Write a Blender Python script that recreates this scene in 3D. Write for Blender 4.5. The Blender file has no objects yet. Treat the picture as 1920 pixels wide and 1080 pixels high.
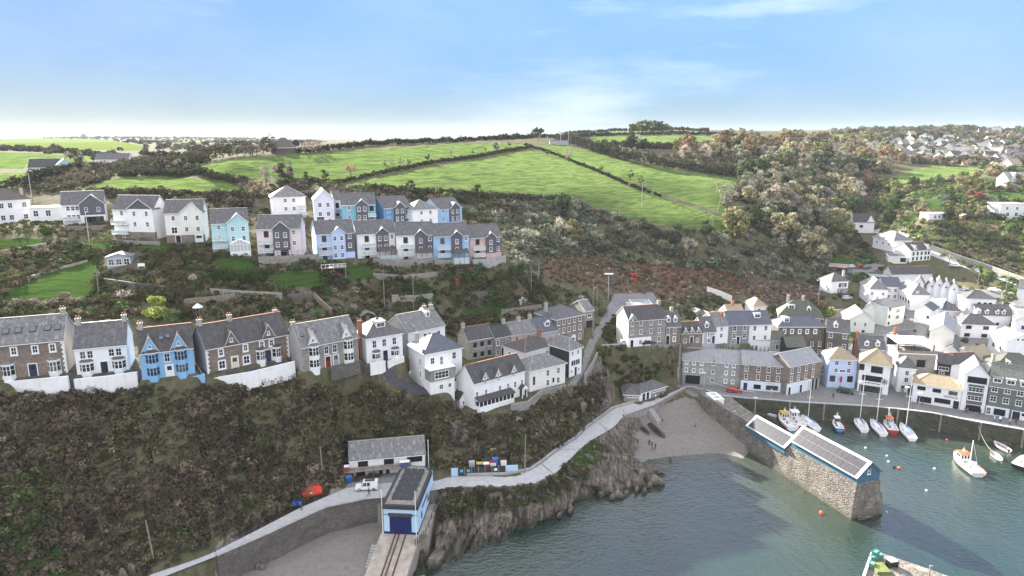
import bpy, bmesh, math, random
import numpy as np
from mathutils import Vector, Matrix
R = math.radians
random.seed(11); rng = np.random.default_rng(11)
S = bpy.context.scene; COL = S.collection; HAZE = True
# ---- the drone camera and the rays through it (used only to survey where things stand in the world)
CAMZ, PITCH, FPX = 75.0, math.radians(12.5), 1280.0
CP, SP = math.cos(PITCH), math.sin(PITCH)
def ray(u, v):
    a = (u-960)/FPX; b = (v-540)/FPX
    return np.array([a, CP-b*SP, -SP-b*CP])
def atd(u, v, D): return np.array([0, 0, CAMZ]) + ray(u, v)*D
def atz(u, v, z):
    r = ray(u, v); return np.array([0, 0, CAMZ]) + r*((z-CAMZ)/r[2])
def proj(P):
    P = np.asarray(P, float); x = P[..., 0]; y = P[..., 1]; z = P[..., 2]-CAMZ
    d = y*CP - z*SP; c = y*SP + z*CP
    d = np.where(d < 1, 1, d)
    return 960+FPX*x/d, 540-FPX*c/d
def solve(E, b=None, br=None, ze=None, h=None, D=None):
    uL, vL, uR, vR = E
    if b or br:
        vb, z = b or br; v = vL if b else vR
        Y = atz(960, vb, z)[1]; r = ray(960, v); ze = CAMZ + Y/r[1]*r[2]; h = ze - z
    elif D: ze = CAMZ + D*ray(uL, vL)[2]
    A = atz(uL, vL, ze); B = atz(uR, vR, ze)
    return A, B, ze, h
HS = []
def H(name, label, E, cat='house', group=None, **k):
    k.update(name=name, label=label, E=E, cat=cat, group=group); HS.append(k)
W2 = lambda fx, fz=(.28,.75), w=1.0, h=1.4, f='F', s='w': [(f, list(fx), list(fz), w, h, s)]
GL = 'houses of the lower terrace road'; GU = 'tall houses of the upper estate'; GC = 'old village houses below the hill'
GH = 'white buildings of the village centre'; GQ = 'buildings along the harbour quay'; GV = 'scattered valley houses'
# ---------------- lower terrace road
H('stone_house', 'grey stone villa with white quoins and skylit slate roof, left end of the terrace', (-42,650,118,636), group=GL, br=(699,30.7), dep=9, roof='gable', rise=3.8, wall='stone', rf='lichen', side='render',
  win=[('F',[.40,.65,.86],[.78],1.15,1.7,'b'),('F',[.08],[.78],1.15,1.7,'b')], bay=[(.30,2.2,.1,2.9),(.85,2.2,.1,2.9)], door=[('F',.59,1.3,2.4,'navy')], chim=[(.98,.5)], sky=[.12,.3,.45,.62,.8,.92], quoin=1)
H('white_house', 'small white villa with grey slate roof and pointed bay windows, left of the blue house', (138,653,236,644), group=GL, b=(704,30.4), dep=8, roof='gable', rise=3.6, wall='white', rf='slate',
  win=[('F',[.15,.29,.70,.84],[.72],1.0,1.5,'w')], bay=[(.20,2.4,.1,2.5),(.82,2.4,.1,2.5)], door=[('F',.53,1.2,2.2,'dark')], chim=[(.02,.5),(.96,.5)])
H('blue_house', 'bright blue villa with twin pointed front gables and bay windows', (261,662,361,650), group=GL, b=(713,30), dep=8, roof='gable', rise=3.6, wall='blue', rf='slatedark',
  win=[('F',[.5],[.72],1.0,1.7,'w')], bay=[(.22,2.2,.1,5.2),(.76,2.2,.1,5.2)], gablet=[(.2,2.9,2.9,'blue'),(.74,2.9,2.9,'blue')], door=[('F',.52,1.2,2.3,'white')], chim=[(.02,.5),(.2,.75)], skys=[(.42,.5),(.55,.55)])
H('stone_house', 'long brown stone double villa with white quoins, right of the bright blue villa', (385,654,540,625), group=GL, b=(701,29.5), dep=8.5, roof='gable', rise=3.7, wall='stone', rf='slatedark', side='render',
  win=[('F',[.17,.46,.66,.78],[.74],1.1,1.6,'b'),('F',[.17,.46],[.25],1.5,1.9,'b')], bay=[(.64,2.0,.1,2.8),(.84,2.0,.1,2.8)], gablet=[(.30,2.6,2.6,'stone'),(.75,2.6,2.6,'stone')], door=[('F',.32,1.2,2.4,'cream'),('F',.73,1.2,2.4,'navy')], chim=[(.03,.5),(.38,.5),(.97,.6)], quoin=1)
H('stone_house', 'grey stone double villa with white two storey bays and a red door', (565,651,671,631), group=GL, b=(698,27.8), dep=9, roof='gable', rise=3.6, wall='stonegrey', rf='lichen', side='render',
  win=[('F',[.42,.57],[.70],1.0,1.7,'w')], bay=[(.21,2.3,.1,5.2),(.82,2.3,.1,5.2)], gablet=[(.2,2.5,2.9,'white'),(.79,2.5,2.9,'white')], door=[('F',.44,1.1,2.3,'red'),('F',.58,1.1,2.3,'grey')], chim=[(.03,.6)], skys=[(.08,.5),(.3,.6)])
H('white_house', 'white hipped villa with flat dormer and dark blue door beside the grey double villa', (686,636,754,625), group=GL, b=(682,26.6), dep=8.5, roof='hip', rise=3.3, wall='white', rf='slate',
  win=[('F',[.22,.49,.77],[.74],.95,1.7,'w'),('L',[.5],[.3],.9,1.3,'w')], bay=[(.26,2.0,.3,2.3),(.78,2.0,.3,2.3)], door=[('F',.51,1.1,2.3,'navy')], chim=[(-.02,.35,'brick')], dormer=[(.5,.45,2.2)])
H('white_house', 'long white house with grey side wall and slate roof standing behind the hipped villas', (765,623,834,609), group=GL, ze=30.6, h=6.5, dep=10, roof='gable', rise=3.0, wall='white', rf='lichen', side='render',
  win=[('F',[.2,.45,.58,.82],[.7],.95,1.7,'w'),('F',[.2,.45,.82],[.25],.95,1.6,'w')], chim=[(.75,.5),(.93,.5)], dormer=[(.72,.6,1.2)])
H('white_house', 'large three storey white villa with hipped blue slate roof on the headland corner', (796,665,866,652), group=GL, b=(730,20.2), dep=8.2, roof='hip', rise=3.2, wall='white', rf='blueslate',
  win=[('F',[.2],[.78],1.0,1.5,'w'),('F',[.44],[.74],.8,2.0,'w'),('F',[.78],[.82,.47,.14],1.0,1.6,'w'),('L',[.72],[.72,.35],.8,1.5,'w')], chim=[(-.0,.45)], ext=[(.28,6.2,2.6,.30,.62,'stonegrey'),(.28,6.0,2.4,-.3,.28,'white')])
H('white_house', 'white seaside row with three small front gables and glazed verandah above the cliff', (888,718,984,693), group=GL, b=(768,16), dep=6.5, roof='gable', rise=3.0, wall='white', rf='slatedark',
  win=[('F',[.06,.23,.50,.66,.80,.94],[.52],.7,1.5,'w'),('F',[.22,.47,.77],[.95],.7,1.1,'w')], gablet=[(.21,1.9,1.7,'white'),(.46,1.9,1.7,'white'),(.77,1.9,1.7,'white')], verandah=(.03,.70), porch=.93)
H('white_cottage', 'tiny white annex cottage at the left end of the seaside row', (862,749,876,746), group=GL, b=(766,15.2), dep=3.6, roof='gablef', rise=1.3, wall='white', rf='slatedark', win=[('F',[.55],[.55],.8,.9,'w'),('L',[.5],[.5],.8,.9,'w')])
H('stone_cottage', 'cream and grey stone cottage at the left end of the back cottage row', (878,638,927,630), group=GC, ze=25.6, h=5.2, dep=6, roof='gable', rise=2.4, wall='stonegrey', rf='slatedark', side='cream',
  win=[('F',[.25,.52,.8],[.7,.2],.95,1.3,'k')], chim=[(.0,.5)])
H('stone_cottage', 'small grey cottage with mossy black roof between the stone and pink cottages', (927.5,633,958,627.5), group=GC, ze=25.4, h=5.2, dep=6, roof='gable', rise=2.3, wall='stonegrey', rf='black',
  win=[('F',[.2,.78],[.7,.22],.9,1.3,'w')], door=[('F',.5,.9,2.0,'dark')], chim=[(.98,.5)])
H('pink_cottage', 'pink rendered cottage with lichen slate roof in the back cottage row', (958.5,627.4,1005,621), group=GC, ze=25.4, h=5.2, dep=6, roof='gable', rise=2.3, wall='pink', rf='lichen',
  win=[('F',[.22,.7],[.75],.9,1.3,'w')], chim=[(.5,.5)])
H('grey_cottage', 'grey cottage with blue slate roof and box dormer beside the pink cottage', (1005.5,624,1046,617), group=GC, ze=25.0, h=5.4, dep=6.5, roof='gable', rise=3.0, wall='grey', rf='blueslate',
  win=[('F',[.15],[.7],.8,1.0,'w')], dormer=[(.6,.3,1.6)], chim=[(.0,.5)], skys=[(.2,.4)])
H('white_house', 'white house with low dark brown hipped roof behind the seaside row', (984,662,1046,645), group=GC, ze=23.5, h=6, dep=8, roof='hip', rise=2.2, wall='white', rf='slatedark',
  win=[('F',[.07,.18,.38,.66],[.72],.85,1.4,'w'),('L',[.3,.65],[.7],.9,1.5,'w')], chim=[(.85,.1,'brick'),(.75,.5,'brick')])
H('white_house', 'plain white cliff top house with pale slate roof right of the seaside row', (993,697,1060,681), group=GC, br=(718,16.5), dep=7, roof='hip', rise=2.4, wall='whitewarm', rf='lichen',
  win=[('F',[.5,.80],[.72,.24],.9,1.5,'w'),('F',[.12],[.5],.6,2.0,'k'),('F',[.66],[.3],.5,1.1,'k')])
H('white_house', 'tall white house with one black side wall at the top of the cliff path', (1067.5,658,1091,651), group=GC, b=(708,17), dep=9, roof='hip', rise=2.4, wall='white', rf='lichen', side='blackwall',
  win=[('F',[.25,.7],[.86],.7,1.1,'w'),('F',[.25,.42,.6,.76],[.5],.5,1.2,'k'),('F',[.2,.78],[.2],.6,1.0,'w')], door=[('F',.52,.8,2.2,'dark')])
H('stone_house', 'three storey brown stone house with hipped slate roof and rows of white sash windows', (1043,600,1096,589.5), group=GC, br=(638,20), dep=9, roof='hip', rise=2.6, wall='stone', rf='slate',
  win=[('F',[.08,.26,.45,.64,.84],[.88,.56],.95,1.5,'w'),('F',[.08,.26,.64,.84],[.2],.95,1.5,'w')], porchw=.47, chim=[(-.0,.5)])
H('stone_cottage', 'low stone annex with pale slate roof right of the three storey stone house', (1097,583,1114,581), group=GC, ze=27.0, h=5, dep=8, roof='gable', rise=2.0, wall='stonegrey', rf='lichen', win=[('F',[.5],[.7],1.2,1.0,'w'),('F',[.5],[.2],2.0,2.0,'k')])
# ---------------- centre row above the gully
H('stone_house', 'big grey stone house with dark slate roof and white ground floor above the gully wall', (1179,601.5,1249,596), group=GC, br=(645,17), dep=8, roof='gable', rise=3.0, wall='stonegrey', rf='slatedark', side='whitewarm',
  win=[('F',[.1,.33,.6,.83],[.55,.87],.85,1.4,'w'),('F',[.83],[.22],.9,1.5,'w'),('F',[.33,.47],[.16],.9,1.3,'w')], chim=[(.97,.5)], panel=[(.0,.62,.0,.34,'white')], gablet=[(.1,2.4,1.6,'stonegrey')], door=[('F',.1,.9,2.0,'dark')])
H('stone_house', 'narrow brown stone house with two white dormers and an arched white doorway', (1250,611.6,1276.5,610.6), group=GC, b=(645,16.6), dep=7, roof='gable', rise=3.4, wall='stone', rf='slate',
  win=[('F',[.12,.58],[.72],.9,1.7,'w'),('F',[.58],[.27],1.0,1.5,'b')], dormer=[(.2,.25,1.2),(.68,.25,1.2)], door=[('F',.12,1.0,2.4,'dark')], chim=[(.6,.5)])
H('stone_cottage', 'low brown stone cottage with three small white eaves gables', (1277,624.5,1317.5,622.5), group=GC, b=(644,15.8), dep=6, roof='gable', rise=2.4, wall='stone', rf='slatedark',
  win=[('F',[.2,.78],[.25],.9,1.2,'w')], gablet=[(.2,1.6,1.3,'white'),(.5,1.6,1.3,'white'),(.8,1.6,1.3,'white')], door=[('F',.5,.9,1.9,'dark')])
H('grey_house', 'grey house with white quoins and white box dormer beside the low stone cottage', (1318,622,1342,620.4), group=GC, b=(645,15.2), dep=7, roof='gable', rise=3.4, wall='grey', rf='slate', side='whitewarm',
  win=[('F',[.45],[.7],.9,1.6,'b'),('F',[.5],[.22],.9,1.2,'w')], dormer=[(.4,.25,1.3)], quoin=1, door=[('F',.85,.9,2.2,'navy')])
H('white_house', 'narrow tall white house with brown speckled roof, gable turned to the lane', (1343,612,1366,610), group=GC, b=(645,14.6), dep=9, roof='gable', rise=3.0, wall='white', rf='lichen', win=[('F',[.45],[.82,.45],.9,1.3,'w')], chim=[(.95,.35,'brick'),(.8,.8,'brick')])
H('grey_house', 'dark grey rendered house with blue slate roof and white framed sash windows', (1366.5,609,1405,608), group=GC, b=(645,14.2), dep=8, roof='gable', rise=3.0, wall='darkrender', rf='blueslate', win=[('F',[.3,.8],[.8,.42],1.1,1.6,'w'),('F',[.25],[.1],1.0,1.2,'w')], door=[('F',.5,.9,2.2,'dark')])
H('white_house', 'white house under blue slate roof with wide dormer, joined to the dark grey house', (1405.5,608,1447,607), group=GC, D=205.5, h=6.6, dep=8, roof='gable', rise=3.0, wall='white', rf='blueslate', win=[('F',[.25,.75],[.8,.35],.95,1.5,'w')], dormer=[(.45,.45,2.0)])
H('grey_terrace', 'plain grey rendered terrace with mossy roof and white gable end behind the archway building', (1402,638,1474,637), group=GC, D=207, h=8, dep=6, roof='gable', rise=1.8, wall='grey', rf='moss', side='white', win=[('F',[.12,.4,.78],[.72,.42],1.1,1.6,'w')])
H('black_cottage', 'low black walled cottage with mossy roof and a white door', (1475,650,1512,650), group=GC, D=203, h=5.5, dep=6, roof='gable', rise=2.2, wall='blackwall', rf='moss', door=[('F',.25,1.2,2.3,'white')], win=[('F',[.8],[.75],1.0,1.4,'w')])
H('stone_house', 'tall dark stone building with five white windows under a blue and brown slate roof', (1460,613,1549,613), group=GC, D=211, h=10, dep=7, roof='hip', rise=2.6, wall='stonedark', rf='blueslate', win=[('F',[.13,.29,.45,.61,.78],[.86],1.1,1.5,'b'),('F',[.74,.9],[.45,.2],.9,1.5,'w')], dormer=[(.2,.4,1.8)])
H('mansard_house', 'large village house with steep dark mansard roof, two dormers and two chimneys', (1461,592,1543,598), group=GC, D=226, h=8, dep=9, roof='hip', rise=5.0, wall='stonedark', rf='moss', win=[('F',[.35,.48,.62,.9],[.85],1.2,1.3,'w')], dormer=[(.28,.42,2.0),(.68,.35,1.3)], chim=[(.2,.5),(.55,.5)])
H('white_cottage', 'white cottage with tan speckled roof on the slope above the blue slate houses', (1413,575,1437,574.5), group=GC, D=238, h=5, dep=7, roof='hip', rise=2.4, wall='white', rf='tan', win=[('F',[.45],[.7],1.1,1.6,'w')])
H('white_cottage', 'white gabled cottage with yellowish roof wedged behind the tall speckled roof house', (1367,593,1398,592), group=GC, D=226, h=5, dep=8, roof='gable', rise=2.8, wall='whitewarm', rf='tan', chim=[(.5,.5,'brick')])
H('stone_house', 'dark stone house with white gabled dormer right of the tall dark stone building', (1550,620,1593,624), group=GC, D=210, h=9, dep=7, roof='gable', rise=3.0, wall='stonedark', rf='slate', win=[('F',[.2,.82],[.86,.5],1.1,1.5,'w')], dormer=[(.4,.3,1.2)])
H('dormer_house', 'dark stone house with two white gabled dormers behind the tan roofed quay houses', (1612,653,1661,655), group=GC, D=205, h=7, dep=6, roof='gable', rise=3.0, wall='stone', rf='slate', win=[('F',[.15,.5,.85],[.85],1.0,1.2,'w')], dormer=[(.28,.2,1.3),(.7,.2,1.3)], chim=[(-.02,.5,'brick')])
# ---------------- village centre, white buildings
H('white_hall', 'white gabled hall with pale slate roof above a small lawn', (1590,600,1641,603), group=GH, b=(622,8.4), dep=11, roof='gablef', rise=3.0, wall='greenwhite', rf='paleslate', win=[('F',[.27,.65],[.7],.8,1.4,'w'),('F',[.6],[.12],.9,.8,'k')])
H('white_hall', 'rear white gabled hall half hidden behind the hall with the lawn', (1617,582,1648,586), group=GH, D=251, h=7, dep=13, roof='gablef', rise=3.0, wall='greenwhite', rf='paleslate', win=[('F',[.6],[.6],.8,1.2,'w')])
H('white_block', 'tall white block with grey sloping roof and column of small corner windows', (1665.6,578,1697.5,572), group=GH, b=(612,8.4), dep=7, roof='mono', rise=1.0, wall='greenwhite', rf='slate', win=[('F',[.12],[.9,.52,.15],.8,1.1,'k'),('F',[.6],[.75,.4],2.0,1.4,'w')])
H('white_hall', 'long white hall with pale slate roof and plain grey gable end facing the harbour', (1744,619,1790,625), group=GH, b=(656,7), dep=20, roof='gablef', rise=2.2, wall='whitewarm', rf='paleslate', win=[('L',[.15,.3,.45,.6,.8],[.55],.8,1.2,'k')])
H('white_house', 'large white hipped house with long left side wall at the village head', (1631,542.5,1665.6,544), group=GH, b=(570,12), dep=13, roof='hip', rise=3.4, wall='white', rf='lichen', win=[('F',[.15,.75],[.72],.9,1.2,'w'),('F',[.45,.75],[.2],.8,.9,'k'),('L',[.2,.4,.6,.8],[.65,.25],.8,1.2,'w')])
H('white_wing', 'low white wing with long blue grey roof joining two halls', (1657,536.5,1690,537), group=GH, D=270, h=5.5, dep=7, roof='gable', rise=2.8, wall='white', rf='blueslate', win=[('F',[.35,.7],[.7,.25],1.0,1.3,'w')])
H('white_hall', 'white hall with hipped grey end gable and bright left roof slope', (1709,553,1745,554), group=GH, D=259, h=6, dep=16, roof='hip', rise=3.4, wall='white', rf='lichen', win=[('L',[.15,.3,.45,.6,.75,.9],[.5],.8,1.4,'k'),('F',[.3],[1.2],.9,.6,'w')])
H('white_house', 'low white house with grey lean roof in front of the hipped hall', (1716,578,1748,583), group=GH, D=243, h=5, dep=8, roof='gablef', rise=1.6, wall='white', rf='slate', win=[('F',[.8],[.5],.7,.9,'k')])
H('white_block', 'small flat roofed white block with three dark windows', (1745,565,1769,568), group=GH, D=252, h=5, dep=7, roof='flat', wall='white', rf='paleslate', win=[('F',[.15,.4,.6],[.6],.9,1.3,'k')])
H('white_terrace', 'long low white terrace with dark slate roof along the top of the village', (1672,514,1748,513), group=GH, D=296, h=4.5, dep=6, roof='gable', rise=2.6, wall='white', rf='slatedark', win=[('L',[.5],[.6],.8,1.0,'k')])
H('dark_shed', 'black walled flat roofed store at the top of the village', (1632,520,1672,522), cat='shed', D=287, h=3, dep=7, roof='flat', wall='blackwall', rf='paleslate')
for i,(e,l) in enumerate([((1719,531,1729,532),'first narrow white gable house of the stepped row, furthest left'),((1741,535,1754,536.5),'tall white gable house second in the stepped row'),((1754.5,532.5,1767.5,534),'white gable house with round gable window third in the stepped row'),((1768,536.5,1781,538),'white gable house fourth in the stepped row'),((1782,540,1796.5,542.5),'white gable house with long side wall at the right end of the stepped row')]):
    H('gable_house', l, e, group=GH, D=272-i*2, h=6, w=3.2, rot=-30, dep=7 if i<4 else 8, roof='gablef', rise=2.4, wall='white', rf='slate', win=[('F',[.5],[.95],.5,.5,'k')])
H('white_hall', 'white hall with grey hipped roof and small windows behind the dormer house', (1812,560,1868,562.5), group=GH, D=254, h=5, dep=8, roof='hip', rise=2.6, wall='white', rf='slate', win=[('F',[.45,.65,.82],[.65],1.0,1.2,'k')])
H('pink_house', 'pale pink hipped house with dark grey roof in the village centre', (1767,582.5,1803,584), group=GH, b=(605,8.4), dep=8, roof='hip', rise=2.6, wall='palepink', rf='slate', win=[('F',[.3],[.8,.2],.9,1.0,'w')])
H('white_cottage', 'white cottage with very pale roof squeezed between the pink house and the four window house', (1792,597,1812,600), group=GH, D=246, h=6, dep=9, roof='gablef', rise=2.4, wall='white', rf='paleslate', win=[('L',[.3,.7],[.6,.2],.6,1.2,'k')])
H('white_house', 'square white hipped house with four dark windows and lawn in front', (1803,608,1868,611), group=GH, b=(632,7.6), dep=8, roof='hip', rise=3.0, wall='white', rf='slate', win=[('F',[.22,.72],[.8],1.7,1.2,'k'),('F',[.2,.7],[.2],1.7,1.2,'k')])
H('white_house', 'long white house with grey roof and four small arched dormers', (1833,590,1899,592), group=GH, D=250, h=6, dep=7, roof='gable', rise=3.0, wall='white', rf='slate', win=[('F',[.6],[.45],1.0,1.0,'k')], dormer=[(.05,.1,1.2),(.27,.1,1.2),(.57,.1,1.2),(.75,.1,1.2)])
H('white_house', 'white gabled house cut off by the right edge above the round windowed hall', (1904,601,1958,607), group=GH, D=228, h=7, dep=8, roof='gablef', rise=3.0, wall='white', rf='slate', win=[('F',[.3],[.7],.8,1.2,'k')])
H('white_house', 'white gable house beside the stone lane wall at the right edge', (1908,540,1950,545), group=GH, D=262, h=7, dep=8, roof='gable', rise=2.6, wall='white', rf='slate')
H('white_hall', 'white hall with pale roof and two round gable windows by the right edge', (1888,640,1946,641), group=GH, D=221, h=6, dep=9, roof='gablef', rise=2.4, wall='white', rf='paleslate', win=[('L',[.3,.7],[.5],.7,1.2,'k'),('F',[.35,.5],[1.1],.5,.5,'k')])
H('white_house', 'small white cottage with grass green roof patch by the right edge', (1905,580,1950,583), group=GH, D=246, h=3.5, dep=6, roof='flat', wall='white', rf='moss')
H('stone_building', 'stone building with open roof terrace under a pale canopy', (1685,663,1756,666), group=GH, b=(697,5), dep=8, roof='flat', wall='stonelight', rf='paleslate', win=[('F',[.62],[.5],2.4,2.4,'d')], canopy=1)
H('white_cottage', 'white cottage with grey slate roof left of the roof terrace', (1697,643,1728,640), group=GH, D=223, h=6, dep=9, roof='gable', rise=2.6, wall='white', rf='slate', chim=[(.0,.5,'brick')])
H('black_house', 'black fronted house with white side wall and white framed windows', (1757.5,680,1784,684), group=GH, b=(704,4.6), dep=10, roof='gable', rise=1.6, wall='blackwall', rf='slatedark', side='white', win=[('F',[.5],[.62],2.6,1.0,'w'),('F',[.4],[.2],1.4,1.6,'w')])
H('dark_roof_house', 'white house with long dark slate roof behind the shop with the tan roof', (1785,683,1842,680), group=GH, D=206, h=6, dep=8, roof='gable', rise=2.0, wall='white', rf='slatedark')
H('white_cottage', 'white gable cottage with yellow lichen roof patch and skylight', (1792,665,1818,671), group=GH, D=214, h=6, dep=8, roof='gablef', rise=2.2, wall='white', rf='tan', win=[('F',[.4],[.7],.7,.9,'k')])
H('white_cottage', 'white cottage end with low slate roof under the big grey gable end', (1770,657,1798,662), group=GH, D=216, h=5, dep=7, roof='gablef', rise=1.8, wall='white', rf='slate', win=[('F',[.5],[.5],1.0,1.0,'k')])
H('tan_roof_house', 'house with tan speckled roof in front of the lamp post lane', (1829,676,1868,671), group=GH, D=210, h=6, dep=9, roof='gable', rise=2.8, wall='whitewarm', rf='tan')
H('large_roof_house', 'large house with mossy hipped roof, tan chimney and stone gable window', (1866,690,1960,696), group=GH, D=203, h=7, dep=10, roof='hip', rise=3.6, wall='whitewarm', rf='moss', chim=[(.02,.3)], gablet=[(.28,2.4,2.2,'stonelight')])
# ---------------- quay front
H('archway_building', 'three storey grey stone building with a dark vehicle archway at the head of the beach', (1280,674,1391,682), group=GQ, b=(718,4.6), dep=7.5, roof='gable', rise=2.6, wall='stonepale', rf='paleslate', side='white',
  win=[('F',[.07,.2,.33,.75,.87],[.9,.58],.95,1.3,'b'),('F',[.53],[.92,.57,.22],1.0,1.2,'w'),('F',[.75,.87],[.22],.95,1.3,'b')], arch=(.065,.315,.36), gablet=[(.54,1.6,1.0,'stonepale')])
H('shop_building', 'brown stone harbour building over a white painted shopfront', (1392,681.5,1479,687.5), group=GQ, b=(730,4.6), dep=8, roof='gable', rise=2.6, wall='stone', rf='paleslate', win=[('F',[.1,.36,.58,.79],[.82,.52],.95,1.5,'w')], panel=[(.0,1.0,-.02,.36,'shopwhite')], shop=1)
H('shop_building', 'angled brown stone wing on columns continuing the white shopfront round the quay corner', (1480,687.5,1539,675.5), group=GQ, b=(741,4.6), dep=8, roof='gable', rise=2.6, wall='stone', rf='paleslate', win=[('F',[.1,.32,.55,.78],[.82,.55],.95,1.5,'w')], panel=[(.0,.72,-.02,.40,'shopwhite')], door=[('F',.06,.9,2.2,'dark'),('F',.42,.9,2.2,'dark')], open=(.74,.98,.36))
H('stone_cottage', 'small stone annex with tan roof between the angled wing and the pale blue house', (1537,691,1546,690), group=GQ, D=199, h=6, dep=4, roof='gablef', rise=1.4, wall='stonelight', rf='tan', win=[('F',[.5],[.8],1.0,1.0,'w')])
H('blue_house', 'pale lilac blue harbour house with tan hipped roof and red banner', (1555.6,674,1608,675.6), group=GQ, b=(726,4.6), dep=7, roof='hip', rise=2.8, wall='lilac', rf='tan',
  win=[('F',[.27,.72],[.88,.62],1.0,1.3,'w'),('F',[.5],[.6],1.5,.9,'w'),('F',[.17,.8],[.32],1.5,1.8,'d')], banner=.46)
H('white_house', 'white harbour house with tan hipped roof, dark shopfront and ship wheel emblem', (1612.5,680,1670.6,688), group=GQ, b=(732,4.6), dep=8.5, roof='hip', rise=3.6, wall='white', rf='tan',
  win=[('F',[.08],[.86],1.2,1.8,'d'),('F',[.57],[.83],2.9,1.9,'d'),('F',[.45],[.5],5.0,1.6,'d'),('F',[.43],[.12],5.6,1.9,'d')], wheel=(.85,.45), signband=(.44,.335,4.6))
H('white_house', 'narrow white harbour house with black ground floor doorway and slate hip roof', (1686,689,1718,692), group=GQ, b=(734,4.6), dep=6, roof='hip', rise=2.6, wall='white', rf='slate', win=[('F',[.5],[.8,.52],1.0,1.4,'w')], door=[('F',.78,1.4,2.2,'dark'),('F',.35,1.0,2.0,'grey')])
H('shop_building', 'white two storey shop with long tan tiled roof and black capital lettering', (1712.6,718.5,1804,733), group=GQ, b=(752.6,4.6), dep=7, roof='hip', rise=2.4, wall='white', rf='tan',
  win=[('F',[.18,.5,.83],[.8],1.9,1.0,'k'),('F',[.27],[.22],3.2,1.6,'d'),('F',[.64],[.3],3.6,1.3,'d')], door=[('F',.92,1.3,2.2,'dark')], text=('FATFACE',.8,.52,.75))
H('slate_gable_building', 'white and slate hung gabled building with full width top floor glazing', (1809.6,702,1856,708), group=GQ, b=(768,4.6), dep=9, roof='gablef', rise=3.0, wall='white', rf='greenslate', panel=[(.2,.85,.2,.75,'slatehang'),(.22,.82,-.02,.18,'darkopen')],
  win=[('F',[.52],[.88],4.2,1.7,'d4'),('F',[.52],[.62],3.2,1.3,'w4'),('F',[.52],[.38],3.2,1.3,'w4')])
H('slate_building', 'long green slate hung quay building with three white gabled dormers', (1856,721,1962,738), group=GQ, b=(776,4.6), dep=9, roof='gable', rise=4.6, wall='greenhang', rf='greenslate',
  win=[('F',[.1,.33,.56,.8],[.88],1.3,1.5,'w'),('F',[.1,.33,.56,.8],[.55],1.3,1.5,'w'),('F',[.05],[.13],1.0,1.9,'w'),('F',[.25],[.14],2.4,1.7,'d')], panel=[(.0,.42,-.02,.30,'shopwhite'),(.43,1.0,.2,.30,'signblue')], dormer=[(.13,.12,2.0),(.37,.12,2.0),(.62,.12,2.0)], door=[('F',.55,1.6,2.1,'dark'),('F',.68,1.2,2.1,'white')])
# ---------------- valley houses on the right
H('white_house', 'white gabled house with black roof at the edge of the valley wood', (1600,416,1640,417), group=GV, b=(436,24), dep=9, roof='gable', rise=4, wall='white', rf='black', win=[('F',[.4],[.6],1.6,1.4,'k')], gablet=[(.82,4,3,'white')])
H('white_house', 'large white hipped villa beside the bare valley lane', (1676,452,1710,451), group=GV, b=(472,22), dep=14, roof='hip', rise=3.6, wall='white', rf='lichen', win=[('F',[.8],[.7],2.2,1.2,'k'),('L',[.2,.5,.8],[.6],1.2,1.2,'w')], panel=[(.1,.5,.02,.3,'darkopen')])
H('white_house', 'white twin gabled villa with ornate windows below the hipped villa', (1708,470,1746,467.5), group=GV, b=(490,20), dep=9, roof='gable', rise=2.8, wall='white', rf='slatedark', win=[('F',[.15,.35,.55,.75,.9],[.68,.22],1.0,1.5,'k')], gablet=[(.2,2.8,2.2,'white'),(.85,2.8,2.2,'white')])
H('white_garage', 'flat roofed white outbuilding below the hipped villa', (1666,481,1701,483), cat='outbuilding', b=(491,19.5), dep=8, roof='flat', wall='whitewarm', rf='slate', win=[('F',[.8],[.5],2.2,1.8,'k')])
H('white_house', 'small grey white house alone among the wood trees', (1612,369,1631,367), group=GV, D=470, h=6, dep=10, roof='gable', rise=3, wall='whitewarm', rf='pinkroof', win=[('F',[.6],[.6],1.4,1.4,'k')], chim=[(.5,.5,'brick')])
H('white_house', 'big flat roofed white house at the right edge above round clipped shrubs', (1876,383,1930,383), group=GV, b=(410,33), dep=10, roof='flat', wall='white', rf='pinkroof', win=[('F',[.25,.6],[.72],1.3,1.4,'w'),('F',[.3,.6],[.3],1.6,1.8,'w')])
H('white_bungalow', 'long low white bungalow in the gardens left of the clipped shrubs', (1741,401,1779,401), cat='house', group=GV, b=(412,35), dep=7, roof='flat', wall='white', rf='paleslate', win=[('F',[.35,.55,.75],[.5],1.2,1.6,'w')])
H('white_house', 'white gabled house at the right edge with veranda below the far village', None, group=GV, at=(1908,351), w=14, rot=5, h=5, dep=9, roof='gable', rise=4, wall='white', rf='paleslate', win=[('F',[.3,.7],[.5],1.6,1.4,'k')], gablet=[(.3,5,4,'white')])
H('timbered_house', 'black and white timbered house with slate roof beside the bracken slope', (1559,529,1591,527.5), group=GV, b=(550,14.6), dep=7, roof='hip', rise=3.2, wall='white', rf='slate', panel=[(.45,.9,.5,.85,'blackwall'),(.4,1.0,-.05,.4,'stonegrey')], win=[('F',[.68],[.68],1.6,.8,'w'),('F',[.68],[.2],2.4,1.2,'w')], chim=[(.95,.4)])
H('open_shed', 'low tin roofed car shelter at the foot of the wood', (1553,500,1587,503), cat='shed', D=312, h=2.6, dep=6, roof='mono', rise=.6, wall='blackwall', rf='pinkroof')
H('brown_bungalow', 'dark low bungalow with black roof and white gable in the far left field', None, group=GV, at=(88,324), w=13, rot=20, h=2.6, dep=8, roof='gable', rise=3.2, wall='whitewarm', rf='black')
H('turquoise_shed', 'turquoise walled barn beside the dark bungalow in the far left field', None, cat='barn', at=(124,322), w=6, rot=40, h=3.0, dep=6, roof='gablef', rise=2.4, wall='turq', rf='black')
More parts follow.
